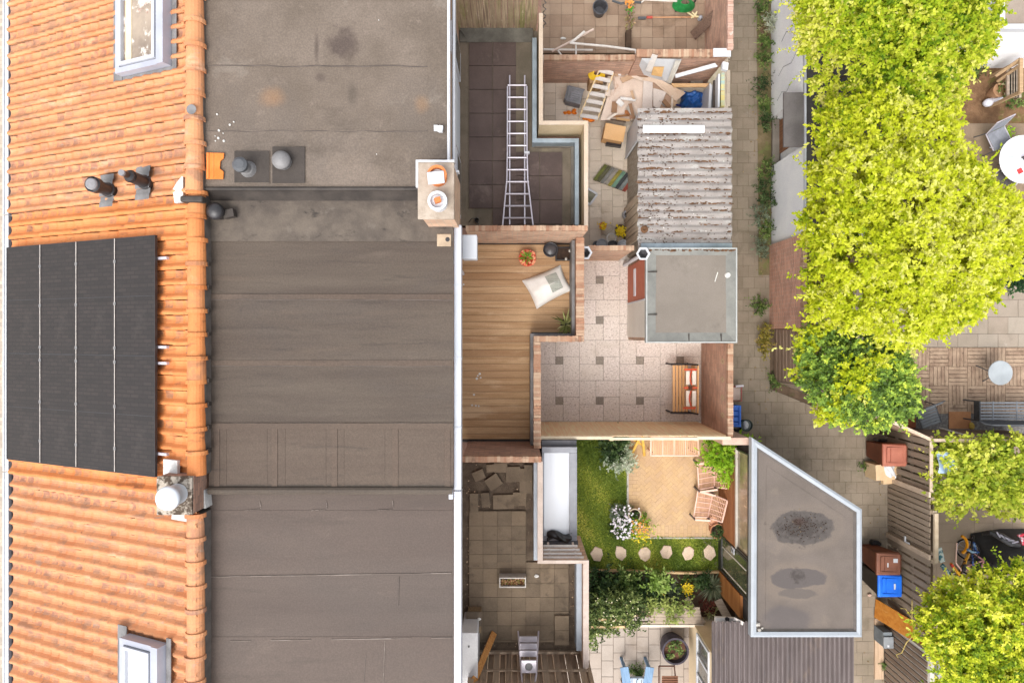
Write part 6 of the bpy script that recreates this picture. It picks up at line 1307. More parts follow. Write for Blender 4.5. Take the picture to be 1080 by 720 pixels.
p,d,s,r2 = crown([(x,y,.12,.3,.28,.22)], 60, 9, .08, .08, 9, -.1); leafmesh('foliage', p,d,s,r2, LIME, of, .3); petals(of, x+.03,y+.0,.3,70,.13,leafmat('orange_petals',[P(250,150,60)],.2),.055,11,'orange_flowers'); petals(of, x+.05,y-.12,.28,60,.14,YEL,.06,13,'yellow_flowers')
t,x,y,h = pot('flower_pot', 'large terracotta pot with a green plant at the patio corner by the brown cladding', 757,560,.19,.34, M('terra2', P(196,140,104), P(170,114,82), scale=4, rough=.8)); MB().lathe([(.165,.29),(0,.3)],x,y,18,cap=False).build('soil', M('pot_soil', P(84,66,54)), t); shr = crown([(x,y,.34,.13,.13,.12)],30,8,.06,.06,14); leafmesh('foliage', *shr, GRN, t, .4)
t,x,y,h = pot('flower_pot', 'small peach-pink pot against the turned garden chair', 752,549.5,.12,.3, M('peach_pot', P(240,186,150), P(226,166,130), scale=4, rough=.8)); 
m = MB(); x,y,_ = W(764,555,.2); m.tube([(x+.12*math.cos(t_*.5),y+.16*math.sin(t_*.5),.2+.1*math.sin(t_)) for t_ in range(13)], .012, 6, closed=True); tag(m.build('hose', M('olive_hose', P(110,116,60), P(84,90,44))), 'olive hose loop beside the large terracotta pot', 'hose')

# bed between the lawn and the pale slabs
eb = MB(); pts = [(621,601.3),(650,601.0),(690,602.5),(725,603.5),(762,602.3)]
for a,b in zip(pts, pts[1:]): eb.bar(W(a[0],a[1],.06), W(b[0],b[1],.06), .05, .12)
tag(eb.build('lawn_edging', M('pale_log', P(236,204,160), P(214,178,132), scale=4, stretch=(1,6,6))), 'pale timber edging between the lawn and the flower bed', 'edging')
GB = 'plants in the flower bed'
for i, a in enumerate((('leafy_shrub','dark green shrub nearest the pinkish parapet in the flower bed',635,622,0,.5,.8,DGRN,260,12,.09,30),('leafy_shrub','fresh green shrub second from the parapet in the flower bed',661,617,0,.34,.65,MGRN,150,12,.09,31),('leafy_shrub','dark spreading shrub between the fresh green shrub and the leafy stalk',676,624,0,.38,.6,DGRN,170,12,.09,32),('leafy_stalk','tall pale green leafy stalk rising through the lawn edging',693.5,612,0,.22,.8,leafmat('stalk_leaves',[P(96,124,50),P(146,176,80),P(186,206,120)],.4),80,10,.1,33),
     ('rosette_plant','low grey-green plant beside the leafy stalk',705,622,0,.24,.25,GRAY,60,10,.08,34),('rosette_plant','low mixed green plant at the foot of the leafy stalk',695,627,0,.2,.3,MGRN,50,10,.07,35),('rosette_plant','blue-grey low plant in the middle of the flower bed',713,628,0,.16,.2,GRAY,40,9,.07,36),('rosette_plant','dark low plant left of the grassy tuft',741,611,0,.22,.35,DGRN,60,10,.07,37))):
    shrub(*a, grp=GB)
yf_ = thing('yellow_flowers', 'round clump of bright yellow flowers in the flower bed', 'flowers', W(725,619.5,0), GB); x,y,_ = W(725,619.5,.3); shr = crown([(x,y,.15,.2,.2,.18)],50,9,.06,.06,40); leafmesh('foliage', *shr, MGRN, yf_, .4); petals(yf_, x,y,.32,150,.07,YEL,.05,41)
of2 = thing('yellow_flowers', 'few orange-yellow blooms by the leafy stalk in the flower bed', 'flowers', W(697,623,0), GB); x,y,_ = W(697,623,.3); petals(of2, x,y,.3,26,.06,leafmat('amber_petals',[P(246,176,50),P(250,206,80)],.2),.05,42); MB().tube([(x,y,0),(x,y,.3)],.008,5).build('stem', M('bark', P(120,100,80)), of2)
gt_ = thing('grass_tuft', 'silvery ornamental grass tuft beside the brown timber end', 'grass tuft', W(752,620,0), GB); x,y,_ = W(752,619,.2); spiky('blades', gt_, x, y, .05, 240, .5, leafmat('silver_grass',[P(96,110,84),P(140,150,118),P(176,180,150)],.3), .05, (.15,1.4), 44)
rs = thing('red_rosette', 'cream and dark red rosette plant in the corner by the corrugated grey roof', 'plant', W(750,645,0), GB); x,y,_ = W(750,644,.2); spiky('leaves', rs, x, y, .15, 40, .22, leafmat('cream_rosette',[P(96,50,44),P(206,206,140),P(230,232,176)],.3), .3, (.2,1.2), 45); shr = crown([(x-.05,y+.15,.2,.14,.14,.14)],30,8,.06,.06,46); leafmesh('dark_leaves', *shr, leafmat('maroon_leaves',[P(70,36,34),P(120,60,50),P(150,90,70)],.3), rs, .5)
# planked raised deck with trailing vine
GD = wood('grey_deck', P(190,172,152), P(162,146,128), axis=0, rnd=(P(176,158,140), .6))
gd_ = thing('plank_platform', 'grey timber platform with pale front board beside the climbing plant', 'platform', W(705,650,0)); zz = .55
m = MB()
for k in range(5):
    y = PY(640+3.6*k,zz); m.box(PX(690-1.5*k,zz), PX(738+.6*k,zz), y-.083, y, zz-.03, zz)
m.build('planks', GD, gd_)
m = MB(); m.box(PX(622,zz), PX(742,zz), PY(660.8,zz), PY(658.4,zz), zz-.12, zz+.012); m.build('front_board', M('white_board2', P(240,226,208), P(222,206,186), scale=3, rough=.7), gd_)
m = MB(); m.box(PX(622,zz), PX(740,zz), PY(657.9,zz)-.0, PY(656,zz), zz-.1, zz-.01); m.build('frame_board', GD, gd_)
m = MB(); a0 = W(726,628,.3); m.bar(W(724,630,.35),W(742,657,.5),.13,.03); m.bar(W(757,632,.35),W(768,652,.5),.2,.03); m.build('side_plank', GD, gd_)
pg = thing('trellis', 'pale slatted trellis under the climbing plant', 'trellis', W(640,655,0)); m = MB()
for (a,b,py) in ((631,660,653),(623,660,660.5)): m.bar(W(a,py,1.0),W(b,py,1.0),.055,.04)
m.build('rails', M('pale_log', P(236,204,160)), pg)
for px in (624,659): m = MB(); m.bar(W(px,656,1.0), W(px,656,1.0)*1.0-Vector((0,0,1.0)), .05, .05, (1,0,0)); m.build('post', M('pale_log', P(236,204,160)), pg)
cl = thing('climbing_plant', 'dark climbing shrub with small yellow-white buds over the trellis', 'climber', W(645,645,0)); bl = [(PX(640,1.1),PY(640,1.1),.8,.5,.3,.45),(PX(660,1.1),PY(641,1.1),.8,.42,.32,.42),(PX(668,1.1),PY(655,1.1),.85,.3,.25,.3),(PX(648,1.1),PY(654,1.1),.75,.4,.2,.3),(PX(628,1.1),PY(655,1.1),.8,.2,.42,.4,.05),(PX(625,1.1),PY(675,1.1),.75,.17,.4,.3,.12),(PX(640,1.1),PY(665,1.1),.85,.3,.16,.2,.15)]
shr = crown(bl, 620, 10, .07, .09, 50, -.2); leafmesh('foliage', *shr, leafmat('climber_leaves', [P(44,56,30), P(74,92,46), P(116,134,68), P(166,178,108)], .35), cl, .5)
xs, ys_ = PX(648,1.2), PY(648,1.2); n=90; q = np.stack([rng.normal(xs,.42,n), rng.normal(ys_,.2,n), rng.uniform(1.0,1.3,n)],1); bd_ = leafmesh('buds', q, rng.normal(size=(n,3)), np.full(n,.045), rng.uniform(0,1,n), leafmat('cream_buds',[P(236,226,170),P(250,244,214)],.2), cl, .8, kind='stuff')
m = MB(); stems(m, (PX(640),PY(642),0), [(b[0],b[1],b[2]+.1) for b in bl], .035, .01); m.build('stem', M('bark', P(120,100,80)), cl)
vn = thing('trailing_vine', 'light green vine trailing across the grey timber platform', 'vine', W(706,643,.5)); bl = [(PX(700,.75),PY(640,.75),.62,.3,.1,.12),(PX(722,.75),PY(641,.75),.62,.26,.11,.12),(PX(712,.75),PY(651,.75),.6,.1,.18,.1,.1),(PX(684,.75),PY(637,.75),.62,.2,.1,.14)]
shr = crown(bl, 130, 7, .07, .08, 52, -.1, .1); leafmesh('foliage', *shr, leafmat('vine_leaves', [P(90,110,50), P(140,156,80), P(186,196,110)], .4), vn, .6)
m = MB(); m.tube([W(680,636,.58),W(700,640,.6),W(730,641,.6)], .01, 5); m.tube([W(708,641,.6),W(712,654,.6)], .008, 5); m.build('stem', M('bark', P(120,100,80)), vn)
# pale slab garden
brl = thing('barrel_planter', 'half barrel planter painted dark blue-black with small green plants', 'planter', W(707,682,0)); x,y,_ = W(712.5,686.5,.55)
MB().lathe([(.26,0),(.33,.25),(.335,.5),(.345,.52),(.345,.56),(.3,.56),(.285,.4),(0,.4)], x, y, 30, cap=False).build('barrel', M('barrel_dark', P(78,70,82), P(52,48,58), scale=4, rough=.5, stains=[(P(150,144,160), 4, .62, .74, (1,1,1), .4)]), brl)
MB().lathe([(.29,.41),(0,.43)], x, y, 20, cap=False).build('soil', M('barrel_soil', P(130,92,72), P(86,62,50), scale=9, rough=.95, bump=.8), brl)
for i, (dx,dy,r_) in enumerate(((-.1,.12,.1),(-.12,-.08,.09),(.14,-.02,.08),(.0,.2,.07))): shr = crown([(x+dx,y+dy,.48,r_*.8,r_*.8,.08)],13,8,.05,.05,60+i); leafmesh('plant', *shr, MGRN, brl, .5)
blc = thing('garden_armchair', 'blue painted timber armchair at the bottom of the pale slab garden', 'garden chair', W(673,712,0)); BLP = wood('blue_paint_wood', P(136,166,196), P(112,142,174), axis=1, rough=.6)
for (a,b,c_,d) in ((657,703,664.5,719),(680,702,686,719)): m = MB(); m.bar(W((a+c_)/2-2.5*(1 if a<670 else -1),703,.62),W((a+c_)/2+1.5*(1 if a<670 else -1),728,.66),.21,.03); m.build('armrest', BLP, blc)
m = MB()
for k in range(4): m.bar(W(664+5*k,714,.4),W(664+5*k,738,.32),.1,.025)
m.build('seat', M('pale_blue', P(206,220,236), P(186,204,224), scale=3), blc)
m = MB(); m.bar(W(662,714.5,.42),W(682,714.5,.42),.03,.1); m.build('front_rail', M('pale_blue', P(206,220,236)), blc)
for (px,py) in ((659,705),(685,705)): m = MB(); v = W(px,py,.6); m.bar(v,(v.x,v.y,0),.05,.07,(1,0,0)); m.build('leg', BLP, blc)
MB().lathe([(.012,.47),(.02,.48),(0,.485)], *W(672.5,716,.48)[:2], 8, cap=False).build('bolt', BLACKP, blc)
shrub('potted_weed', 'small green weed between the arms of the blue armchair', 671,708,0,.16,.18,MGRN,40,9,.06,63)
brc = thing('folding_chair', 'brown slatted folding chair at the bottom of the pale slab garden', 'garden chair', W(706,712,0)); BRW = wood('brown_slat', P(176,128,100), P(146,100,76), axis=0, rnd=(P(196,146,116),.5), rough=.6)
m = MB()
for (p,q_) in (((695,702,.5),(695,730,.5)),((695,702,.5),(711,702,.5)),((711,700,.5),(712.5,715,.5))): m.bar(W(*p),W(*q_),.03,.03)
m.build('frame', M('dark_frame_wood', P(104,74,60), P(80,56,46)), brc)
for k in range(4): m = MB(); py = 713.5+2.6*k; m.bar(W(698,py,.62+.04*k),W(715,py,.62+.04*k),.055,.02); m.build('slat', BRW, brc)
x,y,_ = W(657,718,.1); tag(MB().lathe([(.05,0),(.05,.2),(.03,.22),(0,.22)],x,y,14,cap=False).build('black_bottle', BLACKP), 'small black canister beside the blue armchair', 'canister')

# ------------------------------------------------------------------ veranda with glass roof between the slab terrace and the lawn
vr = thing('veranda', 'grey-framed veranda with white glass roof between the slab terrace and the lawn', 'veranda', W(590,520,0)); zz = 2.7
x0,x1,y0,y1 = rectw(571.5,570,608.5,471,zz); GF = M('grey_frame', P(154,156,162), P(136,137,143), scale=3, rough=.45, spec=.4, fine=.03)
MB().box(x0+.03,x1-.06,y0+.05,y1-.03,-.02,zz-.12).build('wall', M('grey_panel', P(150,150,152), P(130,130,132), scale=2), vr)
m = MB(); w = .17; m.box(x0,x1,y1-w*.8,y1,zz-.12,zz+.02); m.box(x0,x1,y0,y0+w*.6,zz-.12,zz+.02); m.box(x1-w,x1,y0+w*.6,y1-w*.8,zz-.12,zz+.02); m.box(x0,x0+.05,y0+w*.6,y1-w*.8,zz-.12,zz+.02); m.build('frame', GF, vr, bevel=.01)
gz = MB(); gz.box(x0+.05,x1-w,y0+w*.6,y1-w*.8,zz-.08,zz-.02); gz.build('glass_roof', M('opal_glass', P(216,219,225), P(207,211,217), scale=.6, rough=.15, spec=.6, fine=0, stains=[(P(194,199,207), 2, .56, .72, (3,.2,1), .6)]), vr)
m = MB(); m.box(x0,x1,y1+.005,y1+.13,zz-.2,zz-.1); m.build('wall_gutter', M('slate_grey', P(104,104,108), P(86,86,90), scale=3), vr)
m = MB(); m.box(x0+.02,x1+.02,y0-.1,y0-.005,zz-.1,zz+.04); m.tube([(x1-.06,y0-.04,zz-.1),(x1-.06,y0-.04,.1)], .04, 8); m.build('gutter', M('slate_grey', P(104,104,108)), vr)
bl_ = MB(); cx, cy, _ = W(590,566,2.75)
bl_.sheet(lambda u,v: Vector((cx-.28+.56*u, cy-.1+.2*v+.05*math.sin(u*6), 2.72+.12*(1-abs(2*u-1)**2)*(1-abs(2*v-1)**2)+.02*math.sin(u*17+v*9))), 20, 10); tag(bl_.build('black_cloth', BLACKP, smooth=True), 'black cloth bunched on the garden end of the white glass roof', 'cloth')
pl_ = thing('lattice_rack', 'white slatted rack at the step of the pinkish parapet', 'rack', W(592,580,2.5)); m = MB()
for k in range(4): m.bar(W(573,575.5+4*k,3.25+.12*k),W(609+2.2*k,575.5+4*k,3.25+.12*k),.05,.03)
m.build('slats', CW, pl_)
for a,b in (((578,572),(580,588)),((604,572),(608,588))): m = MB(); m.bar(W(a[0],a[1],3.12),W(b[0],b[1],3.6),.045,.03); m.build('rail', PINK, pl_)

# ------------------------------------------------------------------ trapezoid-roofed garden house
gh = thing('garden_house', 'garden house with trapezoid felt roof, pale trim and glazed timber-clad side', 'garden house', W(850,580,0)); zz = 2.6
q = [W(792.5,461,zz),W(908.5,536.5,zz),W(908.5,671,zz),W(791.5,671,zz)]; pts = [(v.x,v.y) for v in q]
def inset(pts, d):
    p = ccw(list(pts)); n = len(p); out = []
    for i in range(n):
        a, b, c2 = Vector(p[i-1]), Vector(p[i]), Vector(p[(i+1)%n]); e1 = (b-a).normalized(); e2 = (c2-b).normalized(); n1 = Vector((-e1.y,e1.x)); n2 = Vector((-e2.y,e2.x)); k = (n1+n2); k = k/(1+n1.dot(n2)); out.append(tuple(b+k*d))
    return out
o_ = ccw(pts); i1 = inset(pts, .05); i2 = inset(pts, .12); i3 = inset(pts, .17)
wpts = inset(pts, .1); MB().prism(wpts, -.02, zz-.14).build('wall', M('dark_wall', P(72,68,66), P(54,50,50), scale=3), gh)
m = MB(); n = 4
for i in range(n):
    j = (i+1)%n; vs = [(*o_[i],zz-.16),(*o_[j],zz-.16),(*o_[i],zz+.02),(*o_[j],zz+.02),(*i1[i],zz+.045),(*i1[j],zz+.045),(*i2[i],zz+.03),(*i2[j],zz+.03),(*i2[i],zz-.03),(*i2[j],zz-.03)]
    m.add(vs, [(0,1,3,2),(2,3,5,4),(4,5,7,6),(6,7,9,8)])
m.build('roof_trim', M('pale_alu_trim', P(166,172,179), P(155,161,168), scale=2, rough=.4, spec=.4, fine=.06, wpos=True, stains=[(P(150,152,152), 2.2, .55, .7, (1,1,1), .5), (P(126,122,114), 9, .64, .74, (1,1,1), .45)]), gh)
PUD = M('puddle_roof', P(114,104,97), P(102,93,86), scale=1.1, rough=.75, bump=.15, bscale=70, wpos=True, stains=[(P(124,112,101), 1.6, .56, .72, (1,1,1), .5), (P(93,86,83), 1.0, .6, .74, (1,1,1), .5)],
        rings=[(PX(845,zz),PY(557,zz),1.0,.55,.6,1.15,P(126,113,102),.65,.8,2),(PX(845,zz),PY(556,zz),.92,.48,.9,1.0,P(112,102,94),.8,.8,2),(PX(847,zz),PY(556,zz),.76,.38,.9,1.0,P(80,75,73),.85,.8,2.4),(PX(845,zz),PY(557,zz),.66,.36,.3,1.1,P(62,56,53),.8,2.6,9),(PX(843,zz),PY(550,zz),.25,.12,.2,1.1,P(66,47,40),.7,1.6),
               (PX(840,zz),PY(614,zz),.9,.5,.7,1.12,P(124,111,100),.55,.8,2),(PX(841,zz),PY(610,zz),.7,.24,.88,1.02,P(84,79,79),.8,.95,2.0),(PX(843,zz),PY(626,zz),.5,.12,.8,1.05,P(86,81,79),.6,1.1,2.5),(PX(842,zz),PY(608,zz),.18,.18,.1,1.2,P(64,58,55),.8,3.0,9),(PX(830,zz),PY(655,zz),.65,.36,.7,1.1,P(86,81,82),.6,1.0,1.6)])
m = MB(); m.prism(i3, zz-.1, zz-.03); m.prism(inset(pts,.35), zz-.03, zz-.024); rf = m.build('roof', PUD, gh)
m = MB(); 
for i in range(n):
    j = (i+1)%n; m.add([(*i2[i],zz+.01),(*i2[j],zz+.01),(*i3[j],zz-.032),(*i3[i],zz-.032)], [(0,1,2,3)])
m.build('roof_kerb', M('kerb_brown', P(109,102,98), P(94,88,83), scale=3, wpos=True), gh)
db = MB()
for k in range(150):
    x,y,_ = W(random.gauss(845,11),random.gauss(555,6),zz); s = random.uniform(.004,.014); db.blob((x,y,zz-.02),(s*1.6,s,s*.7),6,4,.2)
dbo = db.build('leaf_debris', M('debris', P(214,190,150), P(66,52,44), scale=12, lo=.3, hi=.42), rf); dbo['kind'] = 'stuff'
m = MB()
for (a,b,s) in ((799,658,.06),(801,664,.05),(804,662,.03)): x,y,_ = W(a,b,zz); m.blob((x,y,zz),(s,s*.8,s*.5),8,5,.2)
m.build('stone', M('pale_stone', P(206,200,190)), rf)
# west face: cladding, glazed doors, plinth
xw = wpts and min(p[0] for p in wpts); GLS = glass('garden_glass', (.30,.27,.22,1), .08); CLAD = M('cedar_cladding', P(156,98,60), P(123,74,45), scale=2, stretch=(8,1,8), rough=.6, rnd=(P(175,119,78), .6), wpos=True)
def wy(py, z=0.0): return PY(py, z)
m = MB(); ya_, yb_ = -3.9+0, 0
ytop = max(p[1] for p in wpts)
c0, c1 = -5.2, ytop-.25                              # cladding strip below the long window
k = 0; z = .02
while z < 1.36: m.box(xw-.045, xw-.003, c0, c1, z, z+.07); z += .105
m.build('cladding', CLAD, gh)
m = MB(); m.box(xw-.06, xw-.003, c0, c1, 1.4, 1.47); m.build('window_sill', M('sill_pale', P(214,206,196), P(190,182,170), scale=3), gh)
m = MB(); m.box(xw-.012, xw-.003, c0+.04, c1-.04, 1.47, 2.25); wn = m.build('window_pane', M('painted_reflection_glass', P(170,152,126), P(112,100,84), scale=1.6, stretch=(1,1,.6), rough=.12, spec=.8, fine=0, wpos=True, stains=[(P(206,186,156), 2.6, .58, .66, (1,3,.5), .8), (P(70,64,56), 2.2, .6, .68, (1,2,.6), .8)]), gh)  # blotches paint the reflected clutter into the pane colour
m = MB(); m.box(xw-.05, xw-.003, c0, c0+.04, 1.47, 2.3); m.box(xw-.05, xw-.003, c1-.04, c1, 1.47, 2.3); m.box(xw-.05,xw-.003,c0+.04,c1-.04,2.25,2.3); m.build('window_frame', BLACKP, gh)
d0, d1 = -6.17, -5.22                                   # glazed door
m = MB(); m.box(xw-.05, xw-.003, d0, d0+.06, .0, 2.3); m.box(xw-.05, xw-.003, d1-.06, d1, 0, 2.3); m.box(xw-.05, xw-.003, d0+.06, d1-.06, 2.2, 2.3); m.box(xw-.05, xw-.003, d0+.06, d1-.06, 0, .28); dro = m.build('door', BLACKP, gh)
MB().box(xw-.025, xw-.004, d0+.06, d1-.06, .28, 2.2).build('door_pane', M('door_glass', P(96,98,72), P(66,68,52), scale=2, rough=.08, spec=.8, fine=0, stains=[(P(150,136,110), 3, .58, .66, (1,1,1), .7)]), dro)  # green-brown tone and blotches paint the reflected garden into the glass
MB().box(xw-.035, xw-.026, d0+.12, d0+.15, .4, 2.1).box(xw-.035, xw-.026, d1-.3, d1-.27, .3, 2.1).build('curtain_edge', M('sill_pale', P(214,206,196)), dro)
sgn = MB().box(xw-.065, xw-.052, PY(583.5,1.25), PY(577,1.25), 1.12, 1.34); so_ = sgn.build('sign_plate', WHITE, dro)
yl, yr_ = PY(582.6,1.25), PY(577.9,1.25); sx = xw-.067; s1 = MB(); s1.bar((sx,yl,1.16),(sx,yr_,1.16),.004,.03,(1,0,0)); s1.bar((sx,yl,1.3),(sx,yr_,1.3),.004,.03,(1,0,0)); s1.bar((sx,yr_,1.16),(sx,yl,1.3),.004,.02,(1,0,0)); s1.build('sign_letter', BLACKP, so_)
e0, e1 = -6.76, -6.2; m = MB(); z = .02
while z < 1.8: m.box(xw-.06, xw-.004, e0, e1, z, z+.105); z += .112
m.build('timber_panel', M('orange_cedar', P(172,114,63), P(143,88,47), scale=2, stretch=(8,1,8), rough=.55, rnd=(P(191,134,82), .6), wpos=True), gh)
fj = MB(); fj.bar(W(754,652.5,1.9), W(776,653.5,1.9), .12, .08); fj.bar(W(774,652,2.1),W(784,657,2.2),.08,.06); tag(fj.build('gutter_end', CW), 'short white gutter piece at the corner of the corrugated grey roof', 'gutter')
pb_ = MB().lathe([(.05,1.94),(.05,1.97),(0,1.975)], *W(767,652.5,1.96)[:2], 12, cap=False); tag(pb_.build('gutter_outlet', BLACKP), 'round black outlet in the short white gutter piece', 'outlet')

# ------------------------------------------------------------------ cream shed with dark corrugated roof
cs_ = thing('cream_shed', 'cream-walled shed with dark corrugated sheet roof at the bottom of the picture', 'shed', W(820,700,0)); zz = 2.25
y1 = PY(656,zz); y0 = -9.6; xa = PX(750.5,zz); xb = PX(900.5,zz)
DCOR = M('dark_corrugated', P(118,107,105), P(101,91,89), scale=1.6, stretch=(3,.5,1), rough=.6, spec=.4, bump=.2, wpos=True, stains=[(P(150,130,113), 1.0, .56, .72, (2,.5,1), .5), (P(92,91,100), 2, .62, .74, (3,.6,1), .4)])
nn = 30
m = MB(); m.sheet(lambda u,v: Vector((xa+(xb-xa)*u, y0+(y1-y0)*v, zz - .045*(1-math.cos(2*math.pi*nn*u)) - .0*(1-v))), nn*10, 6); m.build('roof', DCOR, cs_, smooth=True)
wx = xa+.06; m = MB(); m.box(wx, xb-.1, y0, -7.45, -.02, zz-.13); m.build('wall', M('cream_wall', P(240,218,184), P(228,204,168), scale=2, rough=.9, stains=[(P(206,180,140), 2, .6, .72, (1,1,1), .5)]), cs_)
wt = MB()
for (a,b) in ((-7.98,-7.55),(-8.46,-8.05),(-8.95,-8.53)): wt.box(wx-.012, wx-.002, a, b, .9, 1.85)
wt.build('window_pane', M('shed_glass', P(130,130,124), P(90,90,86), scale=3, rough=.1, spec=.8, fine=0), cs_)
wt = MB(); wt.box(wx-.04,wx-.003,-9.0,-7.5,.84,.9); wt.box(wx-.04,wx-.003,-9.0,-7.5,1.85,1.9)
for y in (-7.52,-8.015,-8.495,-8.97): wt.box(wx-.04,wx-.003,y-.03,y+.03,.9,1.85)
wt.build('window_frame', WHITE, cs_)
# ------------------------------------------------------------------ east side of the alley
WWALL = M('whitewashed_wall', P(255,255,255), P(242,242,246), scale=1.2, rough=.85, bump=.3, wpos=True, stains=[(P(192,192,194), 1.6, .64, .74, (1,1,2.2), .5), (P(164,164,166), 5, .7, .77, (.3,.3,1.5), .5)])
ga = thing('garage', 'whitewashed garage along the alley with dark felt roof under the golden tree', 'garage', (8.3, 6.5, 0)); zz = 2.05; xg = PX(813.5)
m = MB(); m.box(xg, 10.2, 5.67, 12.5, -.02, zz-.06); m.box(xg+.01, 10.2, 2.36, 4.42, -.02, zz-.06); m.box(xg+.25, 10.2, 4.41, 5.68, -.02, zz-.065); m.build('wall', WWALL, ga)
m = MB(); m.box(xg+.03, 10.25, 2.4, 12.5, zz-.06, zz); m.build('roof', M('garage_felt', P(88,83,81), P(68,64,63), scale=1.5, rough=.8, wpos=True), ga)
m = MB(); m.box(xg-.0, xg+.03, 2.38, 12.5, zz-.08, zz+.03); m.build('roof_edge', WHITE, ga)
m = MB(); m.box(xg-.47, xg-.002, 4.38, PY(97,zz), zz-.1, zz-.03); m.build('porch_roof', M('porch_felt', P(128,122,120), P(108,102,100), scale=2, rough=.8), ga)
m = MB(); m.box(xg+.2, xg+.24, 4.75, 5.6, 0, 1.95); dr_ = m.build('door', wood('brown_door', P(150,106,76), P(122,84,60), axis=2), ga); x=0
m = MB(); m.box(xg+.02, xg+.2, 4.42, 5.66, -.02, .03); m.build('door_step', M('step_grey', P(150,142,132), P(130,122,112), scale=3), ga)
m = MB()
for (a,b,z0,z1) in ((6.6,6.62,.5,1.6),(7.4,7.42,.7,1.5),(6.0,6.02,.4,1.3)): m.tube([(xg-.004,a,z0),(xg-.004,a+.12,z0+.3),(xg-.004,b,z1-.3),(xg-.004,b+.15,z1)], .008, 4)
m.build('crack', M('crack_grey', P(150,150,154)), ga)
PB = M('pink_brick', P(223,172,150), P(200,148,128), scale=1.6, rough=.9, bump=.3, brick=(.21,.065,.008,P(213,185,167),'wall'), stains=[(P(174,126,109), 2, .58, .72, (1,1,1), .4), (P(245,206,185), 1.4, .58, .72, (1,1,1), .4)])
zz = 2.1; x0 = PX(811)
brick_wall('garden_wall', 'pinkish brick wall along the alley below the whitewashed garage', x0, x0+.1, .12, 2.35, 0, zz, PB, 'y')
tfn = thing('board_fence', 'short brown horizontal-board fence end between the brick wall and the dark green tree', 'fence', (PX(816), -.5, 0)); FB = wood('brown_board', P(150,126,108), P(112,94,80), axis=1, rnd=(P(172,148,128), .6))
m = MB()
for k in range(8): z = .06+.215*k; m.box(PX(815.5), PX(815.5)+.03, PY(400), .11, z, z+.165)
m.build('boards', FB, tfn)
for y in (.06, -.6, -1.17): m = MB(); m.box(PX(815.5)+.031, PX(815.5)+.1, y-.04, y+.04, 0, 1.85); m.build('post', FB, tfn)
GBD = wood('grey_fence_board', P(164,145,126), P(126,109,94), axis=2, rnd=(P(182,165,147), .65), stains=[(P(96,83,72), 2.2, .58, .72, (3,3,.6), .5)])
TOPR = M('pale_top_rail', P(222,200,177), P(194,172,151), scale=4, stretch=(4,4,1), rough=.85)
def fence_line(name, label, p, q, h, bw=.14, gap=.02, face=1, mat=GBD, rails=True, horiz=False, top=True, post_every=1.8):
    p = Vector((p[0],p[1],0)); q = Vector((q[0],q[1],0)); L = (q-p).length; d = (q-p)/L; nrm_ = Vector((-d.y,d.x,0))*face
    t = thing(name, label, 'fence', ((p+q)/2)[:]); m = MB()
    if not horiz:
        s = 0
        while s < L-bw*.5: m.bar(p+d*(s+bw/2)+nrm_*random.uniform(0,.006)+Vector((0,0,.02)), p+d*(s+bw/2)+Vector((0,0,h-.03-.02*random.random())), bw, .02, nrm_); s += bw+gap
    else:
        z = .04
        while z < h-bw*.6: m.bar(p+Vector((0,0,z+bw/2)), q+Vector((0,0,z+bw/2)), .022, bw); z += bw+gap
    m.build('boards', mat, t)
    if rails:
        m = MB()
        for z in (.35, h*.55, h-.25): m.bar(p-nrm_*.045+Vector((0,0,z)), q-nrm_*.045+Vector((0,0,z)), .045, .07)
        m.build('rails', mat, t)
    if top: m = MB(); m.bar(p+Vector((0,0,h)), q+Vector((0,0,h)), .075, .04); m.build('top_rail', TOPR, t)
    n = max(1, round(L/post_every))
    for k in range(n+1): m = MB(); v = p+d*(L*k/n)-nrm_*.05; m.bar(v, v+Vector((0,0,h-.02)), .07, .07, d); m.build('post', mat, t)
    return t
hF = 1.87
def top(px, py, z=hF): v = W(px,py,z); return (v.x, v.y)
fence_line('board_fence', 'low fence under the dark green tree along the widening of the alley', top(849,407), top(936,443), hF, face=-1, gap=.01)
fence_line('board_fence', 'diagonal board fence from the dark green tree to the corner by the terracotta bin', top(937.5,443.2), top(982,463.5), hF, face=-1, gap=.01, mat=wood('brown_fence2', P(164,134,112), P(130,104,86), axis=2, rnd=(P(180,150,128),.6)))
fence_line('board_fence', 'dark board fence below the grey garden bench on the basket-weave deck', top(984,464), top(1120,465.5), hF, face=1, gap=.005, mat=wood('dark_fence_board', P(128,108,92), P(98,82,70), axis=2, rnd=(P(140,118,100),.6)))
xF = top(982,464)[0]
fence_line('slat_fence', 'weathered gapped fence behind the terracotta wheelie bin and cardboard', (xF,-2.52), (xF,-3.72), hF, bw=.135, gap=.05, face=-1, horiz=False, post_every=1.2)
gt = fence_line('slat_fence', 'weathered fence with short broken slots between the pale boards beside the brown wheelie bin', (xF-.0,-3.9), (xF-.0,-5.2), hF, bw=.11, gap=.03, face=-1, post_every=1.3, top=False)
fence_line('slat_fence', 'weathered gapped fence behind the blue-lidded wheelie bin', (xF+.0,-5.36), (xF+.0,-7.3), hF, bw=.14, gap=.06, face=-1, post_every=1.9, top=False)
m = MB(); m.bar((xF-.03,-3.8,.02),(xF-.03,-3.8,hF),.13,.05,(1,0,0)); tag(m.build('pale_board', TOPR), 'pale upright board between the upper and the slotted fence panels', 'board')
m = MB(); m.bar((xF-.03,-5.28,.02),(xF-.03,-5.28,hF),.12,.05,(1,0,0)); tag(m.build('pale_board', TOPR), 'pale upright board above the brown wheelie bin', 'board')
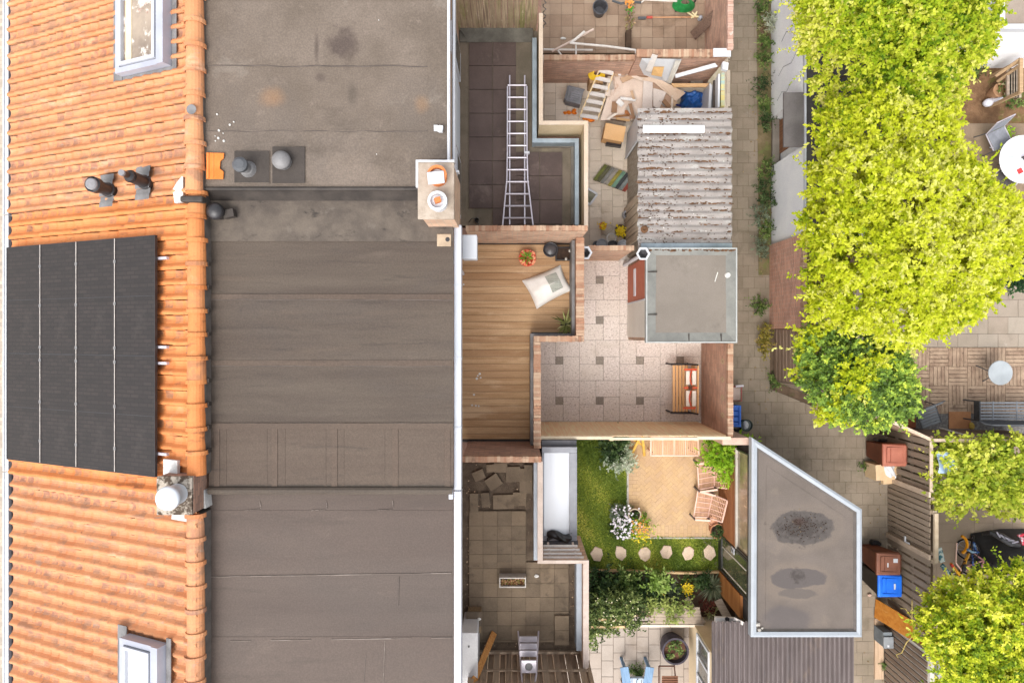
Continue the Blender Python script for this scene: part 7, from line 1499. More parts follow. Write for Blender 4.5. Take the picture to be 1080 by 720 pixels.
m = MB(); x,y,_ = W(957,570,.9); m.box(xF-.05,xF-.028,PY(573.5,.95),PY(571,.95),.84,1.06); m.box(xF-.05,xF-.029,PY(571,.95),PY(566,.95),.84,.9); tag(m.build('bracket', WHITE), 'small white L-shaped mark on the weathered fence', 'bracket')
gp_ = MB(); v = W(987,593,1.95); u_ = W(987,541,1.95); gp_.bar(v,u_,.09,.06); gp_.bar((v.x,v.y,0),(v.x,v.y,1.92),.09,.09,(1,0,0)); gp_.bar((u_.x,u_.y,0),(u_.x,u_.y,1.92),.09,.09,(1,0,0)); tag(gp_.build('garden_gate', M('pale_post', P(207,188,162), P(186,165,139), scale=4)), 'pale timber gate head rail at the end of the fence by the bicycles', 'gate')
fence_line('slat_fence', 'dark gapped slat fence below the leaning orange chipboard', (PX(979,1.9),-7.62), (PX(979,1.9),-9.6), 1.9, bw=.1, gap=.05, face=-1, mat=wood('dark_slat', P(140,120,104), P(106,90,78), axis=2, rnd=(P(160,140,122),.6)), post_every=2, top=False)
m = MB(); m.box(PX(981,1.95),PX(985.5,1.95),-9.6,PY(690,1.95),0,1.95); tag(m.build('gate_post', M('white_post_wood', P(232,226,218), P(206,200,192), scale=4)), 'whitish gate post at the lower end of the orange chipboard', 'post')
m = MB(); m.box(PX(989,1.95),PX(993.5,1.95),-9.6,PY(692,1.95),0,1.95); tag(m.build('gate_post', M('lilac_post', P(206,202,208), P(182,178,186), scale=4)), 'grey-lilac gate post right of the whitish one', 'post')
ob = MB(); vs = [W(923.5,631,.04),W(922,650.5,.04),W(992.5,694.5,1.95),W(994,673,1.95)]; nn_ = (vs[2]-vs[1]).cross(vs[0]-vs[1]).normalized()*.02
ob.add(vs+[v-nn_ for v in vs], [(0,1,2,3),(7,6,5,4),(0,4,5,1),(1,5,6,2),(2,6,7,3),(3,7,4,0)])
tag(ob.build('chipboard_sheet', M('osb', P(220,149,66), P(201,124,46), scale=9, rough=.7, bump=.2, stains=[(P(229,177,102), 12, .58, .68, (1,1,1), .6), (P(177,102,40), 10, .62, .7, (1,1,1), .5)])), 'long orange chipboard strip leaning across the fence below the blue-lidded bin', 'board')
ch_ = thing('timber_trestle', 'pale new timber frame with a diagonal brace in the bottom right corner', 'frame', W(1002,705,0)); PT = M('pale_timber', P(236,206,166), P(216,184,144), scale=4, stretch=(4,1,1))
m = MB(); m.bar(W(998.5,690,1.9),W(998.5,735,1.9),.09,.07); m.build('upright', PT, ch_); m = MB(); m.bar(W(999.5,712,1.85),W(1014,697,1.85),.08,.05); m.build('brace', PT, ch_); m = MB(); m.bar(W(999,715,1.88),W(1030,715,1.88),.05,.05); m.build('rail', PT, ch_); m = MB(); v = W(998.5,691,1.85); m.bar(v,(v.x,v.y,0),.07,.07,(1,0,0)); m.build('post', PT, ch_)
gbx = thing('meter_box', 'blue-grey box standing at the fence below the chipboard', 'box', W(938,674,0)); x0,x1,y0,y1 = rectw(932.5,683,942,667,.5); m = MB(); m.box(x0,x1,y0,y1,0,.46); m.build('body', M('bluegrey', P(136,144,150), P(110,118,124), scale=3, rough=.5), gbx, bevel=.01); m = MB(); m.box(x0-.01,x1+.01,y0-.01,y0+.28,.46,.5); m.build('lid', M('bluegrey2', P(160,164,168), P(140,144,148), scale=3, rough=.5), gbx); m = MB(); m.box(x0+.08,x0+.13,y0+.02,y0+.08,.5,.506); m.build('latch', WHITE, gbx)
ROPE = M('rope_yellow', P(206,186,120), P(176,154,90), scale=8)
m = MB(); m.tube([W(950,641,1.4),W(955,641.5,1.3),(xF-.06,-7.0,1.2),W(962,633,1.5)], .012, 6); tag(m.build('rope', ROPE), 'yellowish rope hanging on the fence beside the blue-lidded bin', 'rope')
m = MB(); m.tube([W(962,671,1.5),W(956,677,1.2),W(951,688,.9),W(945,690,.8),W(947,693,.8)], .012, 6); tag(m.build('rope', ROPE), 'yellowish rope dangling on the dark slat fence below the chipboard', 'rope')
plk = MB(); plk.box(*rectw(923,716,932,652,.05), .0, .05); tag(plk.build('kerb_plank', wood('pinkish_plank', P(216,186,156), P(190,160,132), axis=1)), 'pinkish plank lying on the ground along the foot of the dark slat fence', 'plank')

# wheelie bins
def wheelie(label, px, py, rot, body, lid, stickers):
    ctr = W(px,py,1.07); t = thing('wheelie_bin', label, 'wheelie bin', (ctr.x,ctr.y,0), 'wheelie bins by the weathered fence'); Mx = Matrix.Translation((ctr.x,ctr.y,0)) @ Matrix.Rotation(rot,4,'Z')
    m = MB(); m.M = Mx; z0, z1 = .06, .98
    lo_, hi_ = ((-.2,.2,-.21,.19),(-.265,.265,-.28,.27))
    vs = [(lo_[0],lo_[2],z0),(lo_[1],lo_[2],z0),(lo_[1],lo_[3],z0),(lo_[0],lo_[3],z0),(hi_[0],hi_[2],z1),(hi_[1],hi_[2],z1),(hi_[1],hi_[3],z1),(hi_[0],hi_[3],z1)]
    m.add(vs, [(0,3,2,1),(4,5,6,7),(0,1,5,4),(1,2,6,5),(2,3,7,6),(3,0,4,7)]); m.box(-.285,.285,-.3,.28,.95,.995); m.build('body', body, t, bevel=.02)
    m = MB(); m.M = Mx
    m.add([(-.29,-.31,1.0),(.29,-.31,1.0),(.29,.29,1.0),(-.29,.29,1.0),(-.27,-.29,1.05),(.27,-.29,1.05),(.25,.27,1.085),(-.25,.27,1.085)], [(0,3,2,1),(4,5,6,7),(0,1,5,4),(1,2,6,5),(2,3,7,6),(3,0,4,7)])
    lo2 = m.build('lid', lid, t, bevel=.02)
    m = MB(); m.M = Mx
    for (a,b,c2,d) in ((-.19,.19,-.22,-.2),(-.19,.19,.17,.19),(-.2,-.18,-.2,.17),(.18,.2,-.2,.17),(-.16,.16,-.12,-.1)): m.box(a,b,c2,d,1.05,1.084)
    m.build('lid_rib', lid, lo2)
    m = MB(); m.M = Mx; m.tube([(-.2,.33,.98),(.2,.33,.98)], .016, 8); m.box(-.21,-.18,.27,.34,.95,1.0); m.box(.18,.21,.27,.34,.95,1.0); m.build('handle', body, t)
    for s in (-1,1): m = MB(); m.M = Mx; m.tube([(s*.2,.22,.1),(s*.25,.22,.1)], .1, 16); m.build('wheel', BLACKP, t)
    for (a,b,c2,d) in stickers: m = MB(); m.M = Mx; m.box(a,b,c2,d,1.085,1.0885); m.build('sticker', WHITE, lo2)
    return t
BR1 = M('bin_terracotta', P(184,114,92), P(166,98,78), scale=3, rough=.55, spec=.35); BR2 = M('bin_brown', P(146,96,76), P(126,82,64), scale=3, rough=.55, spec=.35); BR3 = M('bin_body_brown', P(120,66,42), P(98,52,32), scale=3, rough=.55)
wheelie('terracotta wheelie bin by the cardboard at the fence corner', 944.5,480,R(-90), BR3, BR1, ())
wheelie('brown wheelie bin with white number stickers above the blue-lidded one', 938,595,R(-90), BR3, BR2, ((-.045,.06,.0-.06,-.03),(-.15,-.05,.09,.2)))
wheelie('wheelie bin with bright blue lid next to the brown one', 939.5,618,R(-90), M('bin_body_black', P(58,52,46), P(44,40,36), rough=.5), M('bin_blue', P(30,124,244), P(22,106,226), scale=3, rough=.45, spec=.45, fine=.02), ((-.07,.07,.07,.11),))
# cardboard beside the first bin
m = MB(); x,y,_ = W(929,496,.3); m.obox((x-.02,y,.28),(.5,.4,.5),(0,.05,.05)); m.obox((x+.26,y+.01,.4),(.36,.34,.06),(0,-.1,.1)); m.obox((x+.15,y-.27,.3),(.24,.14,.1),(0,.1,.05)); tag(m.build('cardboard_stack', M('pale_card', P(236,206,166), P(218,184,142), scale=2, rough=.85)), 'pale flattened cardboard beside the terracotta wheelie bin', 'cardboard')
m = MB(); x,y,_ = W(938,495,.5); m.sheet(lambda u,v: Vector((x-.17+.34*u*(1-.2*v), y-.22+.44*v, .5+.1*(1-abs(2*u-1)**2)*(1-abs(2*v-1)**2)+.02*math.sin(u*13+v*11))), 12, 12); tag(m.build('white_bag', M('white_bag', P(240,240,240), P(220,220,222), scale=5, rough=.5, bump=.6, bscale=20), smooth=True), 'white crumpled bag on the cardboard by the terracotta bin', 'bag')
x,y,_ = W(916,502,.05); tag(MB().blob((x,y,.03),(.06,.05,.04),8,6,.2).build('stone', LEAD), 'grey stone on the alley by the cardboard', 'stone')
x,y,_ = W(927,461,.1); m = MB(); m.tube([W(922,463,.3),W(926,464,.5),W(934,466,.4)], .04, 8); tag(m.build('black_sack', BLACKP), 'black sack behind the terracotta wheelie bin', 'bag')
t,x,y,h = pot('flower_pot', 'small black pot behind the brown wheelie bin', 924,574,.11,.2, BLACKP, cat='plant pot')
x,y,_ = W(917,627,.03); tag(MB().blob((x,y,.03),(.06,.035,.035),8,6,.2).build('stone', M('pink_stone', P(232,200,184), P(206,172,156), scale=8)), 'pale pinkish stone on the alley left of the blue-lidded bin', 'stone')

# bicycles and covered heap
def bicycle(label, ctr, az, lean, frame_c, tyre_c, rim=True, size=1.0):
    t = thing('bicycle', label, 'bicycle', ctr); Mx = Matrix.Translation(ctr) @ Matrix.Rotation(az,4,'Z') @ Matrix.Rotation(lean,4,'X'); s = size
    FM = M('bike_%d%d%d' % frame_c, P(*frame_c), rough=.35, spec=.5, scale=5); TM = M('tyre_%d%d%d' % tyre_c, P(*tyre_c), rough=.6, scale=5)
    for x in (-.5*s, .5*s):
        m = MB(); m.M = Mx; r_ = .3*s; m.tube([(x+r_*math.cos(k*.2618),0,r_+r_*math.sin(k*.2618)) for k in range(24)], .022, 8, closed=True); w_ = m.build('wheel', TM, t)
        m = MB(); m.M = Mx; m.tube([(x+r_*.9*math.cos(k*.2618),0,r_+r_*.9*math.sin(k*.2618)) for k in range(24)], .008, 5, closed=True)
        for k in range(10): m.tube([(x,0,r_),(x+r_*.9*math.cos(k*.628),0,r_+r_*.9*math.sin(k*.628))], .003, 4)
        m.build('rim', ALU, w_)
    m = MB(); m.M = Mx; A=(-.5*s,0,.3*s); B=(-.08*s,0,.28*s); C_=(-.2*s,0,.72*s); D=(.33*s,0,.75*s); F=(.5*s,0,.3*s)
    for a,b in ((A,B),(B,C_),(C_,D),(B,D),(A,C_),(D,F)): m.tube([a,b], .02*s+.004, 8)
    m.build('frame', FM, t); m = MB(); m.M = Mx; m.tube([(.31*s,0,.78*s),(.28*s,0,.95*s)], .014, 6); m.tube([(.2*s,-.26*s,.98*s),(.28*s,-.1*s,.97*s),(.28*s,.1*s,.97*s),(.2*s,.26*s,.98*s)], .015, 6); m.build('handlebar', BLACKP, t)
    m = MB(); m.M = Mx; m.blob((-.24*s,0,.8*s),(.13*s,.07*s,.035*s),10,6); m.build('saddle', BLACKP, t)
v = W(1005,592,.0); bicycle("child's bicycle with pink frame leaning in the yard beside the gate post", (v.x,v.y,.0), R(78), R(48), (226,160,160), (40,38,40), size=.85)
v = W(1017,588,.0); bicycle("child's bicycle with yellow-orange frame next to the pink one", (v.x,v.y,.0), R(70), R(-30), (246,176,30), (52,48,48), size=.8)
v = W(1028,590,.0); bicycle("child's bicycle with blue frame against the black cover", (v.x,v.y,.0), R(95), R(-38), (50,90,170), (40,38,40), size=.75)
m = MB(); m.tube([W(1013+7*math.cos(-1.4+k*.3),574+9*math.sin(-1.4+k*.3),.75) for k in range(10)], .035, 8); tag(m.build('yellow_ring', M('amber_plastic', P(250,170,20), P(236,150,10), scale=4, rough=.4)), 'amber-yellow curved tube over the bicycles', 'tube')
m = MB(); m.obox(W(992,585,.9),(.14,.36,.04),(0,.2,.25)); m.obox(W(997,600,.5),(.1,.3,.05),(0,.1,.7)); tag(m.build('teal_scooter', M('teal_white', P(214,222,214), P(70,120,130), scale=9, lo=.45, hi=.55)), 'teal and white patterned scooter board by the gate post', 'scooter')
m = MB(); m.bar(W(1004,596,.6),W(1012,606,.5),.06,.05); m.bar(W(1003,594,.7),W(1007,600,.55),.05,.05); tag(m.build('red_yellow_toy', M('toy_red', P(206,66,50), P(240,180,40), scale=5, lo=.45, hi=.55)), 'red and yellow toy part between the bicycles', 'toy')
m = MB(); m.tube([W(1009,572,.8),W(1008,593,.7),W(1014,601,.5)], .02, 6); tag(m.build('pole', PK), 'pinkish scooter handle over the bicycles', 'handle')
m = MB(); m.tube([W(1020,579,.8),W(1026,582,.8),W(1032,582,.75)], .025, 6); m.tube([W(1027,572,.8),W(1029,580,.7)], .03, 6); tag(m.build('light_blue_bar', M('lightblue_metal', P(160,190,214), P(40,76,140), scale=6, lo=.45, hi=.55)), 'light blue handlebar beside the black cover', 'handlebar')
cvx, cvy, _ = W(1073,587,.6)
def cover(u, v):
    x = (u-.5)*2; y = (v-.5)*2; h = 1.0*max(0,(1-abs(x)**1.7))*max(0,(1-abs(y)**2.0))**.6
    return Vector((cvx+x*.78+.03*math.sin(y*5), cvy+y*.55+.12*(x<0)*x, .03+h+.03*math.sin(x*9+y*5)*min(1,h*3)))
m = MB(); m.sheet(cover, 30, 20); tag(m.build('black_cover', M('black_cover', P(62,60,60), P(44,42,42), scale=3, rough=.55, bump=.5, bscale=9), smooth=True), 'black tarpaulin cover over a heap beside the bicycles', 'cover')
rl = thing('rolled_net', 'black padded tube with silvery stripes lying along the top of the black cover', 'tube', W(1060,568,0)); m = MB(); m.tube([W(1037,562,.6),W(1045,561,.85),W(1056,566,.95),W(1066,572,.95),W(1074,574,.85)], [.05,.06,.1,.1,.07], 10); m.build('tube', BLACKP, rl); m = MB()
for k in range(5): v = W(1053+4.4*k,563.5+2.0*k,1.05); m.obox(v,(.035,.16,.02),(0,0,.6+.3*k))
m.build('stripe', M('silver_grey', P(196,190,200), P(160,154,166), scale=5), rl)
m = MB(); v = W(1077,564,.9); m.obox(v,(.16,.05,.06),(0,0,.3)); m.obox(W(1078,570,.9),(.06,.2,.06),(0,0,.2)); tag(m.build('red_white_toy', M('redwhite', P(240,240,246), P(226,70,90), scale=9, lo=.45, hi=.55)), 'red and white toy at the right edge beside the black cover', 'toy')

# ------------------------------------------------------------------ right-hand gardens
wbd = thing('outbuilding', 'white outbuilding with brown flat roof in the top right corner', 'outbuilding', W(1100,20,0)); zz = 2.4; x0 = PX(1054,zz); y0 = PY(31,zz)
MB().box(x0+.06,16.5,y0+.05,13,-.02,zz-.1).build('wall', WWALL, wbd); MB().box(x0+.12,16.5,y0+.1,13,zz-.1,zz-.02).build('roof', M('brown_felt', P(166,152,138), P(150,136,124), scale=1.4, rough=.85, wpos=True), wbd)
m = MB(); m.box(x0,16.5,y0,y0+.11,zz-.15,zz+.03); m.box(x0,x0+.11,y0+.11,13,zz-.15,zz+.03); m.build('roof_trim', WHITE, wbd)
m = MB(); m.box(11.4,x0+.05,y0+.16,y0+.34,-.02,2.1); tag(m.build('white_garden_wall', WWALL), 'white garden wall under the golden tree left of the outbuilding', 'wall')
tg = thing('timber_steps', 'brown timber steps frame with handrails below the white outbuilding', 'steps', W(1068,85,0)); TB = wood('tan_timber', P(190,160,124), P(160,130,98), axis=0, rnd=(P(206,176,140),.5))
m = MB(); m.bar(W(1050.5,80,.5),W(1076,62.5,1.1),.07,.05); m.bar(W(1052,86,.3),W(1074,70,.9),.07,.05); m.build('handrail', TB, tg); m = MB(); m.bar(W(1076.5,62,1.1),W(1076.5,98,1.1),.09,.06); m.build('top_beam', TB, tg); m = MB()
for k in range(5): x,y,_ = W(1064.5+2.7*k,87,.6); m.box(x-.055,x+.05,PY(103,.6),PY(72+0*k,.6),.55,.6)
m.build('decking', GD, tg); m = MB(); v = W(1076.5,64,1.08); m.bar(v,(v.x,v.y,0),.07,.07,(1,0,0)); m.build('post', TB, tg); m = MB(); v = W(1076.5,97,1.08); m.bar(v,(v.x,v.y,0),.07,.07,(1,0,0)); m.build('post', TB, tg)
t,x,y,h = pot('flower_pot', 'tan pot of pale flowers beside the brown timber steps', 1055,95,.17,.34, M('tan_pot', P(190,150,116), P(166,126,94), scale=4, rough=.8)); petals(t,x+.2,y+.05,h,46,.16,leafmat('cream_petals',[P(236,230,190),P(206,206,140)],.2),.07,70); shr = crown([(x+.15,y+.02,h-.05,.16,.14,.08)],20,8,.06,.06,71); leafmesh('foliage', *shr, MGRN, t, .4)
m = MB(); v = W(1047,107,.1); m.M = Matrix.Translation((v.x,v.y,0)) @ Matrix.Rotation(.3,4,'Z'); m.blob((0,0,.09),(.27,.1,.09),16,8); m.blob((-.13,.0,.11),(.14,.11,.1),12,8); m.blob((.18,0,.12),(.1,.06,.05),10,6); tag(m.build('white_ornament', M('white_stoneware', P(232,232,240), P(206,206,218), scale=5, rough=.4), smooth=True), 'elongated white stone ornament on the bare earth', 'ornament')
wt_ = thing('round_table', 'round white garden table set with cutlery and a red napkin', 'table', W(1072,168,0)); x,y,_ = W(1079.5,168,.73)
MB().lathe([(.0,.7),(.6,.7),(.61,.715),(.61,.73),(.595,.738),(0,.738)], x, y, 40, cap=False).build('tabletop', M('table_white', P(246,246,250), P(236,236,242), scale=2, rough=.35, fine=.02), wt_)
for k in range(4): a = .6+k*1.57; m = MB(); m.tube([(x+.3*math.cos(a),y+.3*math.sin(a),.7),(x+.6*math.cos(a),y+.6*math.sin(a),0)], .018, 6); m.build('leg', WHITE, wt_)
m = MB(); m.obox((x-.28,y+.07,.742),(.3,.07,.008),(0,0,.2)); tag(m.build('knife', M('steel', P(206,210,210), P(180,184,184), rough=.3)), 'grey spatula lying on the round white table', 'cutlery')
tag(MB().lathe([(.1,.739),(.11,.746),(.09,.746),(0,.742)], x-.1, y-.08, 24, cap=False).build('plate', M('plate_white', P(238,238,242), P(222,222,228), rough=.3)), 'white plate on the round white table', 'plate')
m = MB(); m.obox((x-.1,y-.3,.745),(.13,.13,.012),(0,0,.5)); tag(m.build('napkin', M('red_napkin', P(226,80,80), P(206,60,60))), 'red napkin on the round white table', 'napkin')
def chair(label, px, py, rot, seatmat, slat, cat='chair'):
    v = W(px,py,.4); t = thing('garden_chair', label, cat, (v.x,v.y,0)); Mx = Matrix.Translation((v.x,v.y,0)) @ Matrix.Rotation(rot,4,'Z')
    if slat:
        for k in range(6): m = MB(); m.M = Mx; m.box(-.24,.24,-.23+.075*k,-.17+.075*k,.43,.445); m.build('seat_slat', seatmat, t)
        for k in range(4): m = MB(); m.M = Mx; m.box(-.24,.24,-.28-.03*k,-.265-.03*k,.52+.09*k,.58+.09*k); m.build('back_slat', seatmat, t)
    else:
        m = MB(); m.M = Mx; m.sheet(lambda u,w_: Vector((-.24+.48*u,-.24+.48*w_,.44-.02*math.sin(math.pi*u)*math.sin(math.pi*w_))), 8, 8); m.build('seat', seatmat, t)
        m = MB(); m.M = Mx; m.sheet(lambda u,w_: Vector((-.24+.48*u,-.25-.14*w_,.45+.45*w_)), 8, 8); m.build('backrest', seatmat, t)
    m = MB(); m.M = Mx
    m.tube([(-.26,.22,.43),(-.26,-.25,.43),(-.25,-.41,.92),(.25,-.41,.92),(.26,-.25,.43),(.26,.22,.43)], .015, 6); m.build('frame', DGREY if slat else ALU, t)
    for (a,b) in ((-.26,.22),(.26,.22),(-.25,-.27),(.25,-.27)): m = MB(); m.M = Mx; m.tube([(a,b,.43),(a*1.05,b*1.12,0)], .014, 6); m.build('leg', DGREY, t)
    return t
GCH = M('grey_mesh', P(152,155,163), P(128,130,138), scale=6, rough=.6); chair('grey mesh garden chair at the upper left of the round white table', 1053,147,R(205), GCH, False)
n=40; x,y,_ = W(1062,143,.5); cu = shrub('weed_tuft', 'yellow-green weed tuft between the grey mesh chair and the white table', 1061,141,0,.22,.3,LIME,26,9,.07,72)
chair('dark-framed garden chair mostly hidden under the lower left of the round white table', 1062,186,R(130), M('dark_mesh', P(96,92,92), P(76,72,72), scale=6, rough=.6), False)
m = MB(); m.bar(W(1066,243,.8),W(1110,243,.8),.08,.1); m.bar(W(1066,249,.75),W(1110,249,.75),.07,.05); m.bar((W(1068,243,.7)),(W(1068,243,.7).x,W(1068,243,.7).y,0),.06,.06,(1,0,0)); tag(m.build('timber_rail', PT), 'pale timber rail at the right edge beyond the golden tree', 'rail')
# basket-weave deck furniture
rt_ = thing('round_table', 'small round grey metal table on the basket-weave deck', 'table', W(1052,393,0)); x,y,_ = W(1055,393,.62)
MB().lathe([(0,.6),(.3,.6),(.31,.615),(.31,.63),(.295,.636),(0,.636)], x, y, 36, cap=False).build('tabletop', M('grey_table', P(176,182,186), P(158,164,168), scale=2, rough=.45, fine=.04, stains=[(P(196,192,180), 2, .6, .7, (1,1,1), .5)]), rt_)
for k in range(3): a = .4+k*2.09; m = MB(); m.tube([(x+.08*math.cos(a),y+.08*math.sin(a),.6),(x+.1*math.cos(a+.3),y+.1*math.sin(a+.3),.3),(x+.27*math.cos(a),y+.27*math.sin(a),0)], .013, 6); m.build('leg', DGREY, rt_)
chair('grey slatted garden chair at the left end of the grey gravel strip', 979,440,R(-160), M('grey_slat_metal', P(136,140,144), P(114,118,122), scale=5, rough=.5), True)
mb_ = thing('metal_bench', 'grey slatted metal bench with rounded frame on the basket-weave deck', 'bench', W(1055,440,0)); GM = M('bench_grey', P(150,154,160), P(128,132,138), scale=4, rough=.45, spec=.45)
x0, x1 = PX(1030,.42), PX(1100,.42); yf, yb_ = PY(423,.42), PY(443,.42)
for k in range(6): m = MB(); y = yf+(yb_-yf)*(k+.5)/6; m.box(x0,x1,y-.022,y+.022,.41,.43); m.build('seat_slat', GM, mb_)
for xx in (1047,1072,1095): m = MB(); m.box(PX(xx,.42)-.015,PX(xx,.42)+.015,yb_,yf,.431,.44); m.build('seat_strap', GM, mb_)
m = MB(); m.tube([(x0-.02,yf,.42),(x0-.02,yb_+.02,.42),(x0+.02,yb_-.06,.7),(x0+.12,yb_-.08,.82),(x1,yb_-.08,.82)], .022, 8); m.build('back_frame', GM, mb_)
m = MB(); m.add([(x0,yb_-.005,.44),(x1,yb_-.005,.44),(x1,yb_-.075,.8),(x0+.1,yb_-.075,.8),(x0+.03,yb_-.06,.7)], [(0,1,2,3,4)]); m.build('backrest', M('bench_dark', P(84,86,90), P(66,68,72), scale=12, rough=.6), mb_)
m = MB(); m.box(x0-.06,x0-.03,yb_,yf+.02,.4,.62); m.build('armrest', M('bench_dark', P(84,86,90)), mb_)
for y in (yf,yb_): m = MB(); m.tube([(x0-.02,y,.42),(x0-.08,y,0)], .02, 6); m.build('leg', DGREY, mb_)
m = MB(); m.box(*rectw(1001,452,1024,434,.03), .006, .03); tag(m.build('terracotta_slab', M('terra_slab', P(196,140,98), P(172,120,84), scale=3, rough=.9)), 'terracotta slab on the gravel left of the grey metal bench', 'slab')
m = MB(); m.box(*rectw(948,455,966,440,.03), .006, .03); tag(m.build('terracotta_slab', M('terra_slab_dark', P(166,98,66), P(140,80,54), scale=3, rough=.9)), 'dark reddish slab in the corner left of the grey slatted chair', 'slab')
x,y,_ = W(1025,449,.05); tag(MB().blob((x,y,.05),(.07,.1,.06),10,6,.15).build('yellow_squash', M('mustard', P(206,176,90), P(176,146,66), scale=6)), 'mustard-yellow lump beside the grey metal bench leg', 'lump')
m = MB(); m.tube([W(991,451,.3),W(1036,464,1.7)], .02, 6); tag(m.build('white_cane', WP), 'thin white cane leaning on the dark fence below the metal bench', 'cane')

# ------------------------------------------------------------------ trees and larger greenery
GOLD = leafmat('golden_leaves', [P(112,140,26), P(193,207,35), P(219,226,49), P(231,234,77), P(242,240,142)], .5)
YGRN = leafmat('yellowgreen_leaves', [P(84,120,26), P(163,190,38), P(204,216,53), P(226,230,84), P(246,240,146)], .5)
BARK = M('tree_bark', P(120,104,88), P(84,72,62), scale=6, rough=.95, bump=.6)
def tree(name, label, base, blobs, n, per, leaf, mat, seed, cat='tree', trunk=.12, extra=None, bias=0.0, width=.55):
    bx, by, _ = W(base[0], base[1], 0); t = thing(name, label, cat, (bx,by,0)); bl = []
    for b in blobs:
        x,y,z = W(b[0],b[1],b[2]); r_ = b[3]*hs(b[2]); bl.append((x,y,z,r_,r_*(b[5] if len(b)>5 else 1),r_*.8,b[4] if len(b)>4 else 0))
    p,d,s,r2 = crown(bl, n, per, leaf, leaf*1.25, seed, -.45, bias); leafmesh('crown', p,d,s,r2, mat, t, width)
    zt_ = min(b[2] for b in bl); fork = Vector((bx,by,zt_*.45)); m = MB(); m.tube([(bx,by,-.05),(bx+.03,by,zt_*.22),tuple(fork)], [trunk*1.3,trunk,trunk*.85], 10)
    for b in bl: 
        e = Vector((b[0],b[1],b[2]+b[5]*.2)); md = fork.lerp(e,.5)+Vector((0,0,.2)); m.tube([tuple(fork), tuple(md), tuple(e)], [trunk*.5,trunk*.3,.012], 6)
    m.build('trunk', BARK, t); return t
tree('golden_tree','large golden-yellow tree with a wide crown in the middle right', (950,240),
  [(890,140,4.3,28,.0),(925,138,4.6,38,.05),(972,150,4.6,36,.1),(880,192,4.2,26,.02),(910,195,4.9,40,.08),(958,205,5.1,42,.1),(1003,205,4.7,38,.1),(1042,232,4.3,34,.12),(873,243,4.1,27,-.05),(905,258,4.8,40,.02),(955,265,5.1,42,.1),(1003,262,4.8,40,.08),(1045,270,4.2,28,.08),(874,295,4.0,24,.0),(908,315,4.4,34,.06),(952,322,4.5,38,.12),(995,312,4.4,36,.12),(1022,305,4.0,26,.08),(960,350,3.9,16,.15),(874,325,3.6,18,.1),(985,118,4.2,20,.05)], 6400, 15, .08, GOLD, 101, trunk=.17, bias=.02)
tree('yellowgreen_tree','fresh yellow-green tree filling the top right behind the whitewashed garage', (950,50),
  [(872,20,4.4,30,.1),(870,50,4.0,22,.12),(905,10,4.8,40,-.02),(955,5,4.9,40,-.04),(1000,5,4.7,34,.0),(1032,10,4.2,22,.0),(918,48,4.6,30,.02),(958,52,4.8,40,-.02),(1000,45,4.5,34,.02),(1026,44,4.0,21,.02),(960,92,4.5,34,.02),(925,98,4.2,24,.06),(872,92,3.8,13,.12),(990,92,4.1,22,.06),(880,116,3.8,13,.15),(905,-30,4.6,40,0),(965,-30,4.6,40,0),(870,-10,4.3,34,.08),(1016,-25,4.4,30,0)], 5200, 15, .08, YGRN, 102, trunk=.16)
tree('dark_green_tree','dark green bushy tree below the golden one, with yellow shoots', (900,400),
  [(868,372,3.2,26,-.1),(900,375,3.4,32,-.12),(932,388,3.3,28,-.08),(873,400,3.2,24,-.05),(905,408,3.4,32,-.1),(938,410,3.1,26,.02),(918,430,3.0,22,.0),(890,428,2.9,16,.1),(945,425,2.8,16,.05)], 2200, 14, .075, leafmat('darktree_leaves',[P(71,93,42),P(116,148,61),P(169,199,80),P(247,255,102)],.35), 103, trunk=.1)
tree('golden_shoots','yellow suckers of the golden tree sprouting through the dark green tree', (905,395),
  [(846,375,3.0,9,.1),(848,392,3.0,8,.1),(852,358,3.3,10,.1),(888,412,3.5,11,.1),(905,402,3.8,12,.05),(900,390,3.9,9,.05),(880,428,3.1,10,.1),(897,432,3.1,8,.12),(925,375,3.9,10,.0),(868,440,2.8,6,.1)], 340, 14, .08, GOLD, 104, trunk=.03)
tree('yellowgreen_bush','large bright yellow-green bush in the bottom right corner', (1060,670),
  [(992,645,2.6,20,.0),(1012,636,2.8,24,.02),(1040,630,3.0,26,.0),(1070,622,3.0,28,.05),(1000,665,2.9,28,.0),(1035,655,3.3,36,.02),(1075,655,3.3,38,.05),(1015,690,3.0,28,.0),(1050,695,3.2,36,-.05),(1085,700,3.2,36,0),(1050,735,3.0,34,0),(1020,722,2.8,24,.05),(1105,626,2.8,28,0)], 3800, 15, .08, leafmat('bush_leaves',[P(94,123,30),P(156,182,40),P(216,226,58),P(252,249,88),P(255,255,143)],.42), 105, trunk=.1)
tree('sparse_bush','loose yellow-leaved shrub growing over the yard between the fences', (1040,495),
  [(1000,480,1.8,14,.1),(1022,485,1.9,18,.05),(1046,482,1.9,18,-.05),(1070,482,1.9,18,-.1),(1000,508,1.8,14,.1),(1022,510,1.9,16,.08),(1048,512,1.9,18,.05),(1072,508,1.9,18,.05),(1015,530,1.6,9,.15),(1055,535,1.6,9,.15),(996,530,1.7,7,.2),(1078,530,1.6,12,.1)], 1250, 9, .1, leafmat('sparse_leaves',[P(116,140,40),P(180,198,60),P(222,226,86),P(240,238,130)],.48), 106, cat='shrub', trunk=.04, width=.65)
tree('dark_evergreen','dark green shrub at the right edge behind the golden tree', (1078,285),
  [(1070,278,2.0,16,-.1),(1080,262,2.0,12,-.1),(1082,290,2.0,16,-.1),(1066,292,1.9,10,-.05)], 240, 11, .08, leafmat('evergreen_leaves',[P(30,56,36),P(54,88,50),P(84,120,70)],.3), 107, cat='shrub', trunk=.05)
